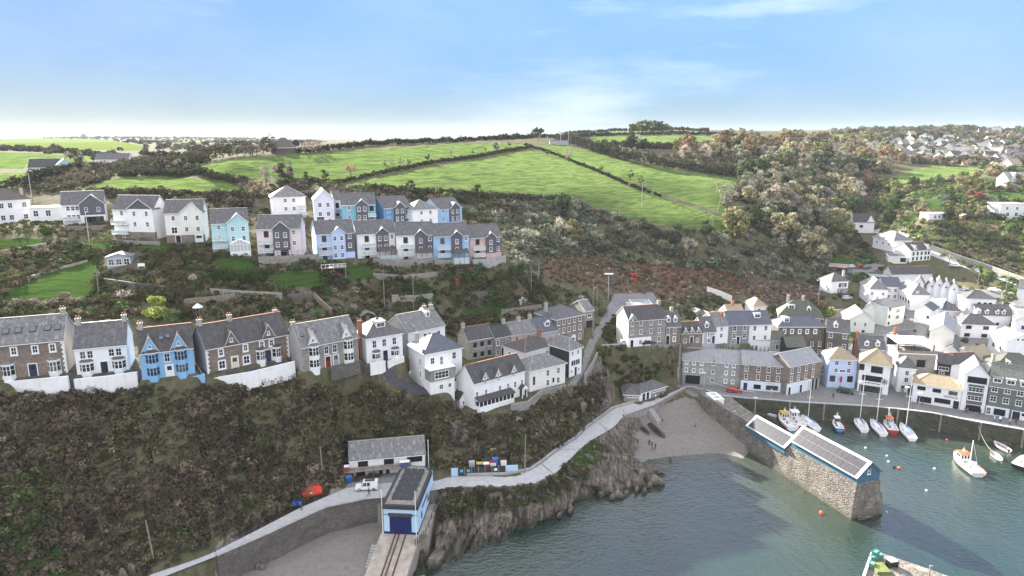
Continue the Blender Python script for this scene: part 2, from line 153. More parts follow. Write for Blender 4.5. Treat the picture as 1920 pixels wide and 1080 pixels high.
H('long_shed', 'long low grey shed with white gable beyond the upper estate', None, cat='shed', at=(211,308), w=14, rot=15, h=2.6, dep=7, roof='gable', rise=2.4, wall='white', rf='slate')
H('farm_house', 'dark pointed farmhouse on the skyline among bare trees', None, group=GV, at=(530,287), w=10, rot=10, h=2.5, dep=8, roof='hip', rise=4.5, wall='stonedark', rf='brownroof')
H('concrete_store', 'grey flat roofed concrete store beside the upper car park', (1186,571,1222,571), cat='outbuilding', D=222, h=5.5, dep=6, roof='flat', wall='grey', rf='paleslate')
H('white_garage', 'small white garage with sloping pale roof in front of the concrete store', (1175,577,1201,578), cat='outbuilding', D=213, h=4, dep=4, roof='mono', rise=.6, wall='lightblue', rf='paleslate')
H('cafe', 'low stone beach cafe with two slate hipped roofs and white band beside the coastal path', (1199,738.5,1249,724), cat='cafe', b=(753,5.3), dep=5, roof='hip', rise=1.7, wall='stonelight', rf='slate', win=[('F',[.55,.75,.9],[.75],1.6,.5,'w')], panel=[(.0,.42,.0,.98,'white')], door=[('F',.15,1.0,2.1,'dark'),('F',.3,1.0,2.1,'navy')])
H('cafe', 'left half of the low stone cafe nearest the cliff gully with its own hipped roof', (1170,740,1198.5,741), cat='cafe', b=(753,5.5), dep=6, roof='hip', rise=1.9, wall='stonelight', rf='slate', win=[('F',[.4,.75],[.75],1.4,.5,'w')])
# ---------------- the tall upper estate houses
def U(label, E, b, wall, gab, gmat, wing='L', rise=3.0, bal=(), gwin=(.8,.5), name='estate_house', glass=None, canopy=None, **k):
    H(name, label, E, group=GU, b=b, dep=k.pop('dep',8.5), roof=k.pop('roof','gable'), rise=rise, wall=wall, rf=k.pop('rf','slate'), ufront=(gab, gmat, gwin), bal=bal, glass=glass, ucanopy=canopy, **k)
H('cream_house', 'cream hipped roof house with dark roof and white flat annex at the far left edge', (-70,381,56,374), group=GU, b=(0,0) and None, D=206, h=7.5, dep=10, roof='hip', rise=3.6, wall='white', rf='brownroof', win=[('F',[.55,.68,.9],[.8,.3],1.2,1.6,'w')], chim=[(.92,.3)])
H('white_annex', 'flat roofed white annex between the cream hipped house and the slate gabled house', (54,391,112,389), group=GU, D=207, h=4, dep=6, roof='flat', wall='white', rf='white', win=[('F',[.2,.6],[.6],1.3,1.8,'w')])
U('white estate house with broad slate hung gable over a long glazed ground floor', (114,384,195,381), (422,49), 'white', (.42,1.0), 'slatehang', bal=[(.02,.36,.42)], gwin=(.72,), rise=3.4, win=[('F',[.15,.26,.36],[.8,.38],1.0,1.3,'w'),('F',[.55,.64,.73,.82,.91],[.22],1.0,1.8,'d')], gdrop=.45)
U('white estate house with small slate apex gable above three floors, stone ground floor', (210,391,287.5,392), (447,47.5), 'white', (.40,1.0), 'white', bal=[(.0,.38,.62),(.0,.38,.3)], gwin=(.85,.5), win=[('F',[.22],[.85,.5,.12],.9,1.3,'w')], apex='slatehang', panel=[(.0,1.0,-.02,.24,'stone')], rise=3.2, dep=6.5)
U('cream white estate house with plain pointed gable and pale blue patio glass', (307.5,399.5,380,397.5), (456,46.5), 'whitewarm', (.40,1.0), 'whitewarm', gwin=(.82,.45), win=[('F',[.22],[.82],.9,1.3,'w'),('F',[.22],[.42],1.8,2.0,'b')], panel=[(.0,1.0,-.02,.26,'stone')], door=[('F',.85,1.8,2.0,'white'),('F',.3,1.2,2.0,'dark')], rise=3.0)
U('turquoise estate house with white glazed conservatory front', (395,419,465,416), (473,45), 'turq', (.42,1.0), 'turq', bal=[(.0,.4,.55),(.0,.4,.28)], gwin=(.78,.45), win=[('F',[.2],[.85,.5,.15],.8,1.2,'w')], glass=(.46,1.0), rise=3.2)
U('white estate house with slate hung gable beside pinkish white right wing', (480,429,562.5,427.5), (482.5,43.5), 'palepink', (.38,.75), 'slatehang', bal=[(.05,.36,.62),(.05,.36,.32)], gwin=(.78,.45), win=[('F',[.22],[.8,.42],1.2,1.7,'d'),('F',[.85],[.85,.48],.9,1.2,'w'),('F',[.3],[.12],2.6,1.6,'d'),('F',[.62],[.14],2.0,1.5,'d')])
U('powder blue estate house with slate hung right corner and white balconies', (592.5,439,664,435), (488,41.5), 'powder', (.38,.74), 'powder', bal=[(.05,.36,.66),(.05,.36,.34)], gwin=(.8,.45,.15), win=[('F',[.2],[.8,.48,.12],1.2,1.7,'d'),('F',[.87],[.85,.5],.9,1.3,'w')], panel=[(.76,1.0,.25,1.0,'slatehang')], apex='powder')
U('white and slate estate house with brown gable canopy, left of the middle pair', (669,439,740,435), (485,41), 'white', (.5,.82), 'slatehang', bal=[(.1,.46,.62),(.1,.46,.3)], gwin=(.78,.42), win=[('F',[.25],[.78,.45,.12],1.2,1.7,'d'),('F',[.92],[.82,.4],.8,1.2,'w')], canopy=(.5,.98))
U('white estate house with wide slate hung right half and blue glass canopy', (742.5,441,812.5,439), (486,40.5), 'white', (.5,.8), 'slatehang', bal=[(.1,.46,.62),(.1,.46,.3)], gwin=(.75,.4), win=[('F',[.25],[.78,.45,.12],1.2,1.7,'d'),('F',[.9],[.82,.42],.9,1.3,'w')], panel=[(.8,1.0,.22,1.0,'slatehang')], canopy=(.5,.95))
U('bright blue estate house with slate hung gable and dark canopy in the lower row', (812.5,443,879,440.5), (487.5,40), 'sky', (.5,.8), 'slatehang', bal=[(.1,.46,.6),(.1,.46,.28)], gwin=(.75,.42), win=[('F',[.25],[.78,.4],1.2,1.7,'d'),('F',[.92],[.85,.4],.8,1.2,'w')], canopy=(.5,.95))
U('salmon pink estate house with slate hung gable at the right end of the lower row', (880,446,940,442.5), (486,39.5), 'salmon', (.5,.8), 'slatehang', bal=[(.1,.46,.6),(.1,.46,.28)], gwin=(.75,.42), win=[('F',[.25],[.78,.4],1.2,1.7,'d'),('F',[.9],[.85,.42],.9,1.3,'w')], panel=[(.8,1.0,.26,1.0,'slatehang')])
H('estate_house', 'plain white hipped house with bright roof slope at the left end of the back row', (509,371,572,369), group=GU, b=(410,49), dep=10, roof='hip', rise=3.4, wall='white', rf='lichen', win=[('F',[.4,.65],[.85,.45],1.0,1.2,'w'),('F',[.62],[.1],1.0,1.2,'w')], bal=[(.76,1.0,.62),(.76,1.0,.3)])
H('estate_house', 'lavender white gable fronted house with black garage door in the back row', (587.5,376,626,375), group=GU, b=(420,48.5), dep=12, roof='gablef', rise=3.0, wall='lavender', rf='lichen', win=[('F',[.3,.7],[.8,.42],1.1,1.4,'w'),('F',[.75],[.12],1.0,1.3,'w')], door=[('F',.3,2.2,2.1,'dark')])
H('white_wing', 'grey white side wing with balconies joined to the lavender gable house', (626.5,374.5,640,374), group=GU, D=219, h=7.5, dep=8, roof='gable', rise=2.4, wall='white', rf='slate', win=[('F',[.4],[.75,.4],1.0,1.6,'d')], bal=[(.0,1.0,.6),(.0,1.0,.3)])
U('teal blue estate house with slate hung gable in the back row', (640,384,704,382.5), (426,47.5), 'teal', (.42,.76), 'slatehang', bal=[(.77,1.0,.6),(.77,1.0,.3)], gwin=(.8,.42), win=[('F',[.22],[.85,.45],.9,1.2,'w'),('F',[.88],[.8,.45],1.2,1.6,'d')], panel=[(.0,1.0,-.02,.16,'stone')])
U('deep blue estate house with slate hung gable in the back row', (719,390,771,386), (428,46.5), 'blue2', (.36,.72), 'slatehang', bal=[(.74,1.0,.6)], gwin=(.8,.42), win=[('F',[.18],[.85,.45],.9,1.2,'w'),('F',[.87],[.8,.38],1.2,1.8,'d')])
H('estate_house', 'white hipped estate house with bright roof slope between two blue houses', (773,395,821,392), group=GU, b=(429,46), dep=9, roof='hip', rise=3.0, wall='white', rf='lichen', win=[('F',[.35,.7],[.85,.4],.9,1.2,'w')])
U('light blue estate house with slate gable at the right end of the back row', (822,392.5,866,388), (426,45.5), 'sky', (.45,.85), 'slatehang', gwin=(.8,.42), win=[('F',[.2],[.85,.42],.9,1.3,'w')], panel=[(.5,1.0,-.02,.18,'stone')])
# ---------------- far village on the right hillside
FV = [(1760,306,32,4),(1800,292,26,0),(1738,296,24,1),(1718,288,26,2),(1690,286,22,3),(1655,285,22,0),(1668,279,20,1),(1748,281,26,0),(1775,280,24,2),(1735,272,22,0),(1705,268,20,4),(1690,260,20,2),(1712,258,18,3),(1742,262,20,1),(1790,284,20,0),(1815,290,22,3),(1838,283,22,0),(1865,281,22,2),(1852,291,24,1),(1878,294,24,4),(1898,297,22,0),(1910,306,26,2),(1880,308,26,0),(1905,318,28,3),(1830,272,20,1),(1805,268,20,2),(1775,266,18,0),(1860,268,20,3),(1890,276,22,0),(1912,283,22,1),(1842,252,20,2),(1865,250,16,0),(1698,295,18,0),(1780,299,22,3),(1822,300,24,0),(1858,302,22,2),(1680,272,0,1),(1698,278,0,0),(1722,278,0,3),(1742,288,0,2),(1765,290,0,1),(1760,273,0,4),(1785,275,0,0),(1795,300,0,2),(1808,280,0,1),(1825,288,0,4),(1845,298,0,0),(1868,290,0,3),(1888,287,0,1),(1895,307,0,0),(1915,295,0,2),(1848,276,0,1),(1870,276,0,0),(1645,281,0,2),(1675,291,0,4),(1708,300,0,1)]
kinds = [('whitewarm','lichen','gable','white far village house with pale slate roof'),('white','slate','hip','white far village bungalow with grey hipped roof'),('whitewarm','slatedark','gable','white far village house with dark slate roof'),('cream','tan','gable','cream far village house with tan roof'),('white','paleslate','gablef','white far village house with its gable facing the harbour')]
for i,(u,v,w,kd) in enumerate(FV):
    wl,rf,ro,lb = kinds[kd]
    H('village_house', lb+' on the wooded hillside', None, group='far village houses: '+lb, at=(u, v), w=(9, 11, 10, 12, 8)[(i*7)%5], rot=(-25, 10, 40, -50, 20)[(i*3)%5], h=4.6, dep=8, roof=ro, rise=3.4, wall=wl, rf=rf, far=1, win=[('F',[.25,.7],[.55],1.6,1.5,'k')])
# ---- terrain: break lines surveyed as (u, v, z); log-polar height grid round the drone's foot
def L3(pts): return [atz(u, v, z) for u, v, z in pts]
QZ = 4.55     # quay level
PATH_UP = [(240,1092,7.4),(385,1043,7.3),(480,995,7.2),(561,953,7.1),(600,936,7.1),(652,914,7.0),(730,905,7.0),(815,902,6.9),(847,893,6.8),(950,892,6.7),(975,887,6.7),(997,882,6.6),(1017,868,6.6),(1050,842,6.5),(1082,822,6.4),(1097,806,6.3),(1150,767,5.8),(1192,754.6,5.4),(1235,746,5.0),(1277,728,4.6)]
PATH_LO = [(280,1092,7.4),(405,1043,7.3),(490,1006,7.2),(586,962,7.1),(612,951,7.1),(684,936,7.0),(738,931,7.0),(827,917,6.9),(855,912,6.8),(937,912,6.7),(997,908,6.7),(1022,898,6.6),(1042,887,6.6),(1087,842,6.5),(1100,831,6.4),(1104,828,6.3),(1152,800,5.8),(1168,781,5.4),(1222,762,5.0),(1284,728,4.6)]
ROADTOP = [(-140,746,28.4),(0,737,28),(130,736,27.8),(270,732,27.4),(400,722,27),(500,712,26.5),(560,706,26),(640,696,25.3),(700,706,24),(735,722,22.5),(775,742,20),(800,745,19.4),(845,748,18.6),(866,772,15.4),(900,776,15.3),(960,764,15.5),(1012,742,15.8),(1062,724,16.2),(1100,700,16.6),(1124,668,16.9)]
HR = []   # houses resolved
for k in HS:
    if k['E'] is None: continue
    A, B, ze, h = solve(k['E'], k.get('b'), k.get('br'), k.get('ze'), k.get('h'), k.get('D'))
    A = A.copy(); B = B.copy()
    if 'rot' in k:
        r_ = R(k['rot']); w_ = k['w']; m_ = (A+B)/2
        A = m_-np.array([math.cos(r_), math.sin(r_), 0])*w_/2; B = m_+np.array([math.cos(r_), math.sin(r_), 0])*w_/2
    k['w'] = float(np.hypot(*(B-A)[:2])); k['a'] = math.atan2(B[1]-A[1], B[0]-A[0]); k['p'] = ((A+B)/2); k['z'] = ze-h; k['h'] = h
NT = 1000
th = np.linspace(R(-49), R(49), NT)
rr = [88.]
while rr[-1] < 262: rr.append(rr[-1]+.5)
while rr[-1] < 760: rr.append(rr[-1]*1.0045)
while rr[-1] < 4300: rr.append(rr[-1]*1.022)
rr = np.array(rr); NR = len(rr)
GX = np.sin(th)[None, :]*rr[:, None]; GY = np.cos(th)[None, :]*rr[:, None]
def gidx(x, y):
    t = np.arctan2(x, y); r = np.hypot(x, y)
    return np.interp(r, rr, np.arange(NR)), (t-th[0])/(th[1]-th[0])
# scattered survey points: (u, v, z) or (u, v, -D)
SC = [(300,600,34),(300,540,39.5),(300,500,43),(300,470,45.5),(100,600,35),(100,560,37.5),(100,500,42),(100,455,46.5),(0,540,40),(-120,500,42),(0,440,48.5),(0,395,-225),(200,350,57.9),(330,335,-262),(330,365,-226),(450,345,-245),(450,375,-226),(500,330,-270),
 (600,585,33.5),(600,540,37.5),(600,500,41.6),(450,600,32.5),(450,540,38.5),(450,490,43),(700,600,31),(700,540,35.5),(700,500,40),(850,600,26.5),(850,560,31.5),(850,520,36.2),(650,345,-262),(800,370,-252),(900,385,-255),(600,400,-228),(700,400,-226),(880,420,-235),
 (1000,580,27.2),(1000,540,31),(950,510,35.5),(1000,500,34),(1000,450,40),(1000,400,46),(930,590,24.5),(1150,560,22),(1130,590,20.5),(1110,640,18.2),(1190,560,21),(1150,500,28),(1150,450,35),(1150,420,40),(1300,440,36),(1250,430,38),(1300,500,25),(1300,560,18.2),(1300,600,15.8),(1250,610,17),(1400,560,15.5),(1450,500,22),(1500,560,13),(1500,520,16.6),(1500,470,25.5),(1400,440,33),(1450,400,39),(1380,340,-352),(1550,420,-360),(1600,480,18),(1600,440,23.5),(1600,380,-410),(1500,330,-450),(1600,300,-520),(1700,330,-480),(1850,330,-470),(1900,300,-560),(1500,275,-560),
 (700,268,-360),(600,275,-330),(450,300,-266),(800,266,-390),(920,263,-430),(1000,262,-480),(800,320,-290),(900,300,-345),(1000,285,-395),(1000,330,-315),(1100,350,-305),(1200,380,-300),(1200,330,-345),(1300,330,-375),(1300,380,-325),(1100,300,-390),(1200,285,-420),(1350,420,-296),(1100,272,-470),(1300,275,-520),(1200,275,-480),(1400,285,-500),(1380,300,-455),
 (1100,255,-560),(1200,250,-640),(1250,244,-720),(1400,257,-620),(1550,264,-640),(1700,264,-740),(1900,264,-820),(1700,243,-1000),(1900,241,-1100),(1450,246,-820),(1750,300,-590),(1650,285,-640),(1850,285,-660),(1950,300,-570),
 (0,262,-2100),(150,257.5,-2300),(400,259.5,-2400),(600,267,-2000),(0,272,-1000),(100,267,-950),(230,270,-850),(275,281,-560),(0,290,-450),(150,297,-400),(0,325,-300),(150,330,-268),(0,345,-252),(-150,330,-290),(-150,290,-450),(350,290,-480),(450,283,-520),
 (1650,560,11.5),(1650,600,8.8),(1700,640,6.8),(1800,640,7),(1850,600,8),(1650,640,7),(1850,550,14),(1750,530,12),(1640,520,14.5),(1680,500,15.5),(1900,500,19),(1800,490,19.5),(1900,430,31),(1800,430,28),(1850,380,-372),(1750,380,-385),(1750,430,-350),(1700,440,-345),(1950,550,14),(1950,620,9),(1900,660,6),(2050,600,10),(2050,450,30),
 (-200,600,36),(-200,740,28.4),(-300,500,44),(-300,300,-400)]
P3 = []
for u, v, z in SC:
    P3.append(atz(u, v, z) if z > 0 else atd(u, v, -z))
for ln in (ROADTOP, PATH_UP):
    P3 += L3(ln[::2])
for a_, r_, z_ in [(-44, 3400, 58), (-25, 3600, 58), (0, 1500, 66), (20, 2600, 66), (44, 2600, 66), (-44, 4600, 54), (-15, 4600, 54), (15, 4600, 54), (44, 4600, 54), (0, 900, 74), (10, 1300, 74), (-10, 700, 62), (-20, 500, 60)]:
    P3.append(np.array([math.sin(R(a_))*r_, math.cos(R(a_))*r_, z_]))
for a_, r_ in [(20, 100), (40, 100), (30, 130), (-40, 60), (0, 100), (45, 140)]: P3.append(np.array([math.sin(R(a_))*r_, math.cos(R(a_))*r_, 0 if a_ > -20 else 4]))
P3 = np.array(P3)
def cc(x, y): return np.stack([np.arctan2(x, y), np.log(np.hypot(x, y))], -1)
c_ = cc(P3[:, 0], P3[:, 1]); n_ = len(c_)
def phi(d): return np.where(d > 0, d*d*np.log(np.maximum(d, 1e-9)), 0)
K_ = phi(np.linalg.norm(c_[:, None]-c_[None], axis=2))+np.eye(n_)*4e-4
Pm = np.hstack([np.ones((n_, 1)), c_])
wt = np.linalg.solve(np.block([[K_, Pm], [Pm.T, np.zeros((3, 3))]]), np.concatenate([P3[:, 2], np.zeros(3)]))
st = 4; gi = np.unique(np.r_[np.arange(0, NR, st), NR-1]); gj = np.unique(np.r_[np.arange(0, NT, st), NT-1])
tt_, ll_ = np.meshgrid(th[gj], np.log(rr[gi])); q_ = np.stack([tt_, ll_], -1).reshape(-1, 2)
base = np.empty(len(q_))
for s0 in range(0, len(q_), 8000):
    d_ = np.linalg.norm(q_[s0:s0+8000, None]-c_[None], axis=2)
    base[s0:s0+8000] = phi(d_)@wt[:n_]+wt[n_]+q_[s0:s0+8000]@wt[n_+1:]
base = base.reshape(tt_.shape)
b1 = np.stack([np.interp(np.arange(NT), gj, row) for row in base])
H0 = np.stack([np.interp(np.arange(NR), gi, b1[:, j]) for j in range(NT)], 1)
CON = np.full((NR, NT), np.nan)
def pip(px, py, poly):
    poly = np.asarray(poly, float); ins = np.zeros(px.shape, bool)
    bb = (px >= poly[:, 0].min()) & (px <= poly[:, 0].max()) & (py >= poly[:, 1].min()) & (py <= poly[:, 1].max())
    if not bb.any(): return ins
    x = px[bb]; y = py[bb]; r_ = np.zeros(x.shape, bool); n = len(poly)
    for i in range(n):
        x0, y0 = poly[i]; x1, y1 = poly[(i+1) % n]
        if y0 == y1: continue
        c = (y0 > y) != (y1 > y)
        r_ ^= c & (x < (x1-x0)*(y-y0)/(y1-y0)+x0)
    ins[bb] = r_; return ins
def con_line(pts, dz=0):
    for a, b in zip(pts[:-1], pts[1:]):
        n = int(max(2, np.hypot(*(b-a)[:2])/.18))
        t = np.linspace(0, 1, n)[:, None]; p = a+(b-a)*t
        i, j = gidx(p[:, 0], p[:, 1]); i = np.rint(i).astype(int); j = np.rint(j).astype(int)
        ok = (j >= 0) & (j < NT) & (i > 0) & (i < NR-1)
        CON[i[ok], j[ok]] = p[ok, 2]+dz
def con_poly(xy, z): CON[pip(GX, GY, xy)] = z
con_line(L3(ROADTOP))
LR = [(u, v, z) for u, v, z in [(0,737,28),(130,736,27.8),(270,732,27.4),(400,722,27),(500,712,26.5),(560,706,26)]]
GULLYT = [(1124,668,16.9),(1128,654,17.1),(1160,650,17.0),(1200,650,16.7),(1265,653,16.1)]
CROWB = [(1282,653,15.4),(1330,653,14.8),(1385,655,13.8)]
con_line(L3(CROWB))
con_line(L3(GULLYT))
con_line(L3([(1125,690,11.5),(1150,748,6.0)])); con_line(L3([(1150,743,6.0),(1180,734,6),(1245,722,5.6),(1268,724,5.2)]))
con_line(L3([(1108,640,18.2),(1125,600,20),(1160,575,21),(1200,560,21.2)]))
# quay, town ground
QEDGE = [(1325,731),(1352,741),(1400,746),(1440,748.5),(1480,752),(1563,757),(1634,761),(1704,768),(1746,773),(1827,789),(1920,805),(2020,824)]
QE = [atz(u, v, QZ) for u, v in QEDGE]
QBACK = [atz(u, v, QZ) for u, v in [(2020,745),(1860,742),(1800,735),(1712,722),(1690,712),(1608,705),(1550,705),(1540,712),(1400,716),(1280,706),(1268,722)]]
QPOLY = np.array([p[:2] for p in QE+QBACK])
def off(pts, d):
    o = []
    for i, p in enumerate(pts):
        a = pts[max(i-1, 0)]; b = pts[min(i+1, len(pts)-1)]; t = (b-a)[:2]; t = t/np.linalg.norm(t)
        q = p.copy(); q[0] += t[1]*d; q[1] -= t[0]*d; o.append(q)
    return o
con_poly(QPOLY, QZ-.12)
# path deck
pu = L3(PATH_UP); pl = L3(PATH_LO)
PPOLY = np.array([p[:2] for p in pu]+[p[:2] for p in pl[::-1]])
con_line(off(pu, -.5), -.12); con_line(pu, -.12); con_line([(a+b)/2 for a, b in zip(pu, pl)], -.12); con_line(off(pl, -.35), -.12); 
# sea bed, beach, cove
SHORE = [(835,1060,0),(880,1028,0),(920,1008,0),(967,992,0),(1022,968,0),(1060,962,0),(1075,946,0),(1111,920,0),(1140,930,0),(1160,934,0),(1180,914,0),(1205,922,0),(1240,888,0),(1200,884,0),(1187,874,0),(1215,862,0),(1259,856,0),(1347,849,0),(1380,856,0),(1436,874,0)]
sh = L3(SHORE); con_line(sh)
PIER_A = np.array([67.6, 123.2]); PIER_B = np.array([75.9, 125.6]); PIER_C = np.array([51.6, 177.0]); PIER_D = np.array([60.6, 178.6])
PW = [np.array([67.6,123.2]), np.array([59.3,146.9]), np.array([51.9,172.0]), np.array([51.0,178.5])]
inner = off(QE, 1.0)
SEAP = [p[:2] for p in off(sh, .9)]+[PW[0]+np.array([1, 0]), PIER_D-np.array([0, 5])]+[p[:2] for p in inner[2:]]+[np.array([170., 120.]), np.array([120., 40.]), np.array([-6., 75.]), np.array([-10.5, 98.0])]
con_poly(np.array(SEAP), -2.2)
con_line(L3([(1190,800,2.2),(1232,778,2.6),(1275,764,2.8),(1318,765,2.7),(1360,800,1.9),(1400,838,.9)]))
con_line(L3([(1180,840,1.2),(1260,815,1.3),(1330,815,1.3)]))
COVE = [(470,1040),(520,1010),(600,975),(650,962),(725,952),(722,1010),(712,1080),(690,1130),(380,1130)]
con_poly(np.array([atz(u, v, 2.0)[:2] for u, v in COVE]), 2.0)
SLIPTOP = [(722,1000,5.0),(806,1000,5.0)]
for k in HS:
    if k['E'] is None: continue
    c, s = math.cos(k['a']), math.sin(k['a']); p = k['p'][:2]
    def q(x, y): return p+np.array([c*x-s*y, s*x+c*y])
    m = .5; w = k['w']/2+m
    con_poly(np.array([q(-w, -.6), q(w, -.6), q(w, k['dep']+m), q(-w, k['dep']+m)]), k['z'])
APRON = [atz(u, v, 6.95)[:2] for u, v in [(640,925),(655,905),(800,872),(812,905),(806,918),(738,935),(684,938)]]
con_poly(np.array(APRON), 6.95)
con_poly(np.array([atz(u, v, 6.8)[:2] for u, v in [(838,892),(846,880),(970,876),(978,888),(950,892)]]), 6.75)
_A, _B, _, _ = solve((655,868,797,855), ze=10.0); _t = (_B-_A)[:2]; _t = _t/np.linalg.norm(_t); _n = np.array([-_t[1], _t[0]])
SHEDP = np.array([_A[:2]-_t*1.0-_n*.5, _B[:2]+_t*.8-_n*.5, _B[:2]+_t*.8+_n*7, _A[:2]-_t*1.0+_n*7]); con_poly(SHEDP, 6.9)
CON[:, :2] = np.where(np.isnan(CON[:, :2]), H0[:, :2], CON[:, :2])
# residual membrane, coarse to fine
res = CON-H0
def relax(res, x, it, kap):
    m = ~np.isnan(res); x = np.where(m, res, x)
    for _ in range(it):
        p = np.pad(x, 1, mode='edge')
        y = (p[:-2, 1:-1]+p[2:, 1:-1]+p[1:-1, :-2]+p[1:-1, 2:])/(4+kap)
        x = np.where(m, res, y)
    return x
lv = [res]
while min(lv[-1].shape) > 90:
    a = lv[-1]; a = a[:a.shape[0]//2*2, :a.shape[1]//2*2]
    b = np.stack([a[::2, ::2], a[1::2, ::2], a[::2, 1::2], a[1::2, 1::2]])
    cnt = (~np.isnan(b)).sum(0); lv.append(np.where(cnt > 0, np.nansum(b, 0)/np.maximum(cnt, 1), np.nan))
x = np.zeros(lv[-1].shape)
for n, a in enumerate(lv[::-1]):
    if x.shape != a.shape:
        i = np.clip(np.arange(a.shape[0])//2, 0, x.shape[0]-1); j = np.clip(np.arange(a.shape[1])//2, 0, x.shape[1]-1); x = x[i][:, j]
    kk = len(lv)-1-n
    x = relax(a, x, 260 if kk > 1 else 60, .004*4**kk/4)
HG = H0+x
hard = ~np.isnan(CON)
for _ in range(2):
    p = np.pad(HG, 1, mode='edge'); sm = (p[:-2, 1:-1]+p[2:, 1:-1]+p[1:-1, :-2]+p[1:-1, 2:])/4
    HG = np.where(hard, HG, sm)
def ground(xx, yy):
    i, j = gidx(np.asarray(xx, float), np.asarray(yy, float)); i = np.clip(i, 0, NR-1.001); j = np.clip(j, 0, NT-1.001)
    i0 = i.astype(int); j0 = j.astype(int); fi = i-i0; fj = j-j0
    return (HG[i0, j0]*(1-fi)*(1-fj)+HG[i0+1, j0]*fi*(1-fj)+HG[i0, j0+1]*(1-fi)*fj+HG[i0+1, j0+1]*fi*fj)
DD = np.exp(np.linspace(math.log(92), math.log(5000), 5000))
def hit(u, v):
    """the point of the ground seen through a pixel of the survey photo"""
    r = ray(u, v); z = CAMZ+r[2]*DD; g = ground(r[0]*DD, r[1]*DD); b = np.nonzero(z < np.maximum(g, -2.0))[0]
    if len(b) == 0:      # just above the crest: stand it on the skyline
        if v > 300: return None
        D = DD[DD < 2500]; i = int(np.argmax((g[:len(D)]-CAMZ)/D)); x, y = r[0]*DD[i], r[1]*DD[i]; return np.array([x, y, float(ground(x, y))])
    i = b[0]
    if i > 0:
        e0 = z[i-1]-g[i-1]; e1 = z[i]-g[i]; D = DD[i-1]+(DD[i]-DD[i-1])*(e0/(e0-e1) if e0 != e1 else 0)
    else: D = DD[0]
    x, y = r[0]*D, r[1]*D
    return np.array([x, y, float(ground(x, y))])
for k in HS:
    if k['E'] is None:
        q = hit(*k['at']); q = q if q is not None else atd(k['at'][0], k['at'][1], 700)
        k['a'] = R(k['rot']); k['p'] = q; k['z'] = float(q[2])-.2
        k['z'] = float(min(k['z'], q[2]))
# ---- procedural materials
MATS = {}
def nodes_of(name):
    m = bpy.data.materials.new(name); m.use_nodes = True; nt = m.node_tree
    b = nt.nodes['Principled BSDF']; b.inputs['Roughness'].default_value = .85; b.inputs['Specular IOR Level'].default_value = .25
    MATS[name] = m; return m, nt, b
class N:
    def __init__(s, nt): s.nt = nt
    def __call__(s, t, ins=None, **props):
        n = s.nt.nodes.new(t)
        for k, v in props.items(): setattr(n, k, v)
        for k, v in (ins or {}).items():
            if hasattr(v, 'is_linked'): s.nt.links.new(v, n.inputs[k])
            else: n.inputs[k].default_value = v
        return n
    def mix(s, f, a, b, mode='MIX'):
        n = s.nt.nodes.new('ShaderNodeMix'); n.data_type = 'RGBA'; n.blend_type = mode
        for i, v in ((0, f), (6, a), (7, b)):
            if hasattr(v, 'is_linked'): s.nt.links.new(v, n.inputs[i])
            else: n.inputs[i].default_value = v if i == 0 or len(v) == 4 else (*v, 1)
        return n.outputs[2]
    def noise(s, vec, sc, det=3, rough=.6): 
        return s('ShaderNodeTexNoise', {'Vector': vec, 'Scale': sc, 'Detail': det, 'Roughness': rough}).outputs['Fac']
    def ramp(s, f, a, b, ca=(0, 0, 0), cb=(1, 1, 1)):
        n = s('ShaderNodeMapRange', {'Value': f, 'From Min': a, 'From Max': b}); n.clamp = True; return n.outputs[0]
    def scale(s, vec, sc):
        n = s('ShaderNodeMapping', {'Vector': vec}); n.inputs['Scale'].default_value = sc; return n.outputs[0]
    def bump(s, h, st, d, b):
        n = s('ShaderNodeBump', {'Height': h, 'Strength': st, 'Distance': d}); s.nt.links.new(n.outputs[0], b.inputs['Normal'])
def vary(c, f): return tuple(min(1, x*f) for x in c)
def plain(name, c, rough=.8, var=.12, sc=1.5, spec=.25, metal=0, bump=0):
    m, nt, b = nodes_of(name); n = N(nt); co = n('ShaderNodeTexCoord').outputs['Object']
    f = n.ramp(n.noise(co, sc, 5), .3, .7)
    nt.links.new(n.mix(f, vary(c, 1-var), vary(c, 1+var)), b.inputs['Base Color'])
    b.inputs['Roughness'].default_value = rough; b.inputs['Specular IOR Level'].default_value = spec; b.inputs['Metallic'].default_value = metal
    if bump: n.bump(n.noise(co, sc*6, 4), bump, .05, b)
    return m
def render_mat(name, c, dirt=(.30, .29, .25), amt=.5):
    m, nt, b = nodes_of(name); n = N(nt); co = n('ShaderNodeTexCoord').outputs['Object']
    f = n.ramp(n.noise(n.scale(co, (1.4, 1.4, .16)), 1.0, 5, .65), .52, .82)
    f2 = n.ramp(n.noise(co, .5, 4), .35, .7)
    base = n.mix(f2, vary(c, .93), vary(c, 1.05))
    g = n('ShaderNodeMath', {0: f, 1: amt}, operation='MULTIPLY').outputs[0]
    nt.links.new(n.mix(g, base, tuple(x*y*2.2 for x, y in zip(c, dirt))), b.inputs['Base Color'])
    n.bump(n.noise(co, 9, 3), .25, .02, b); return m
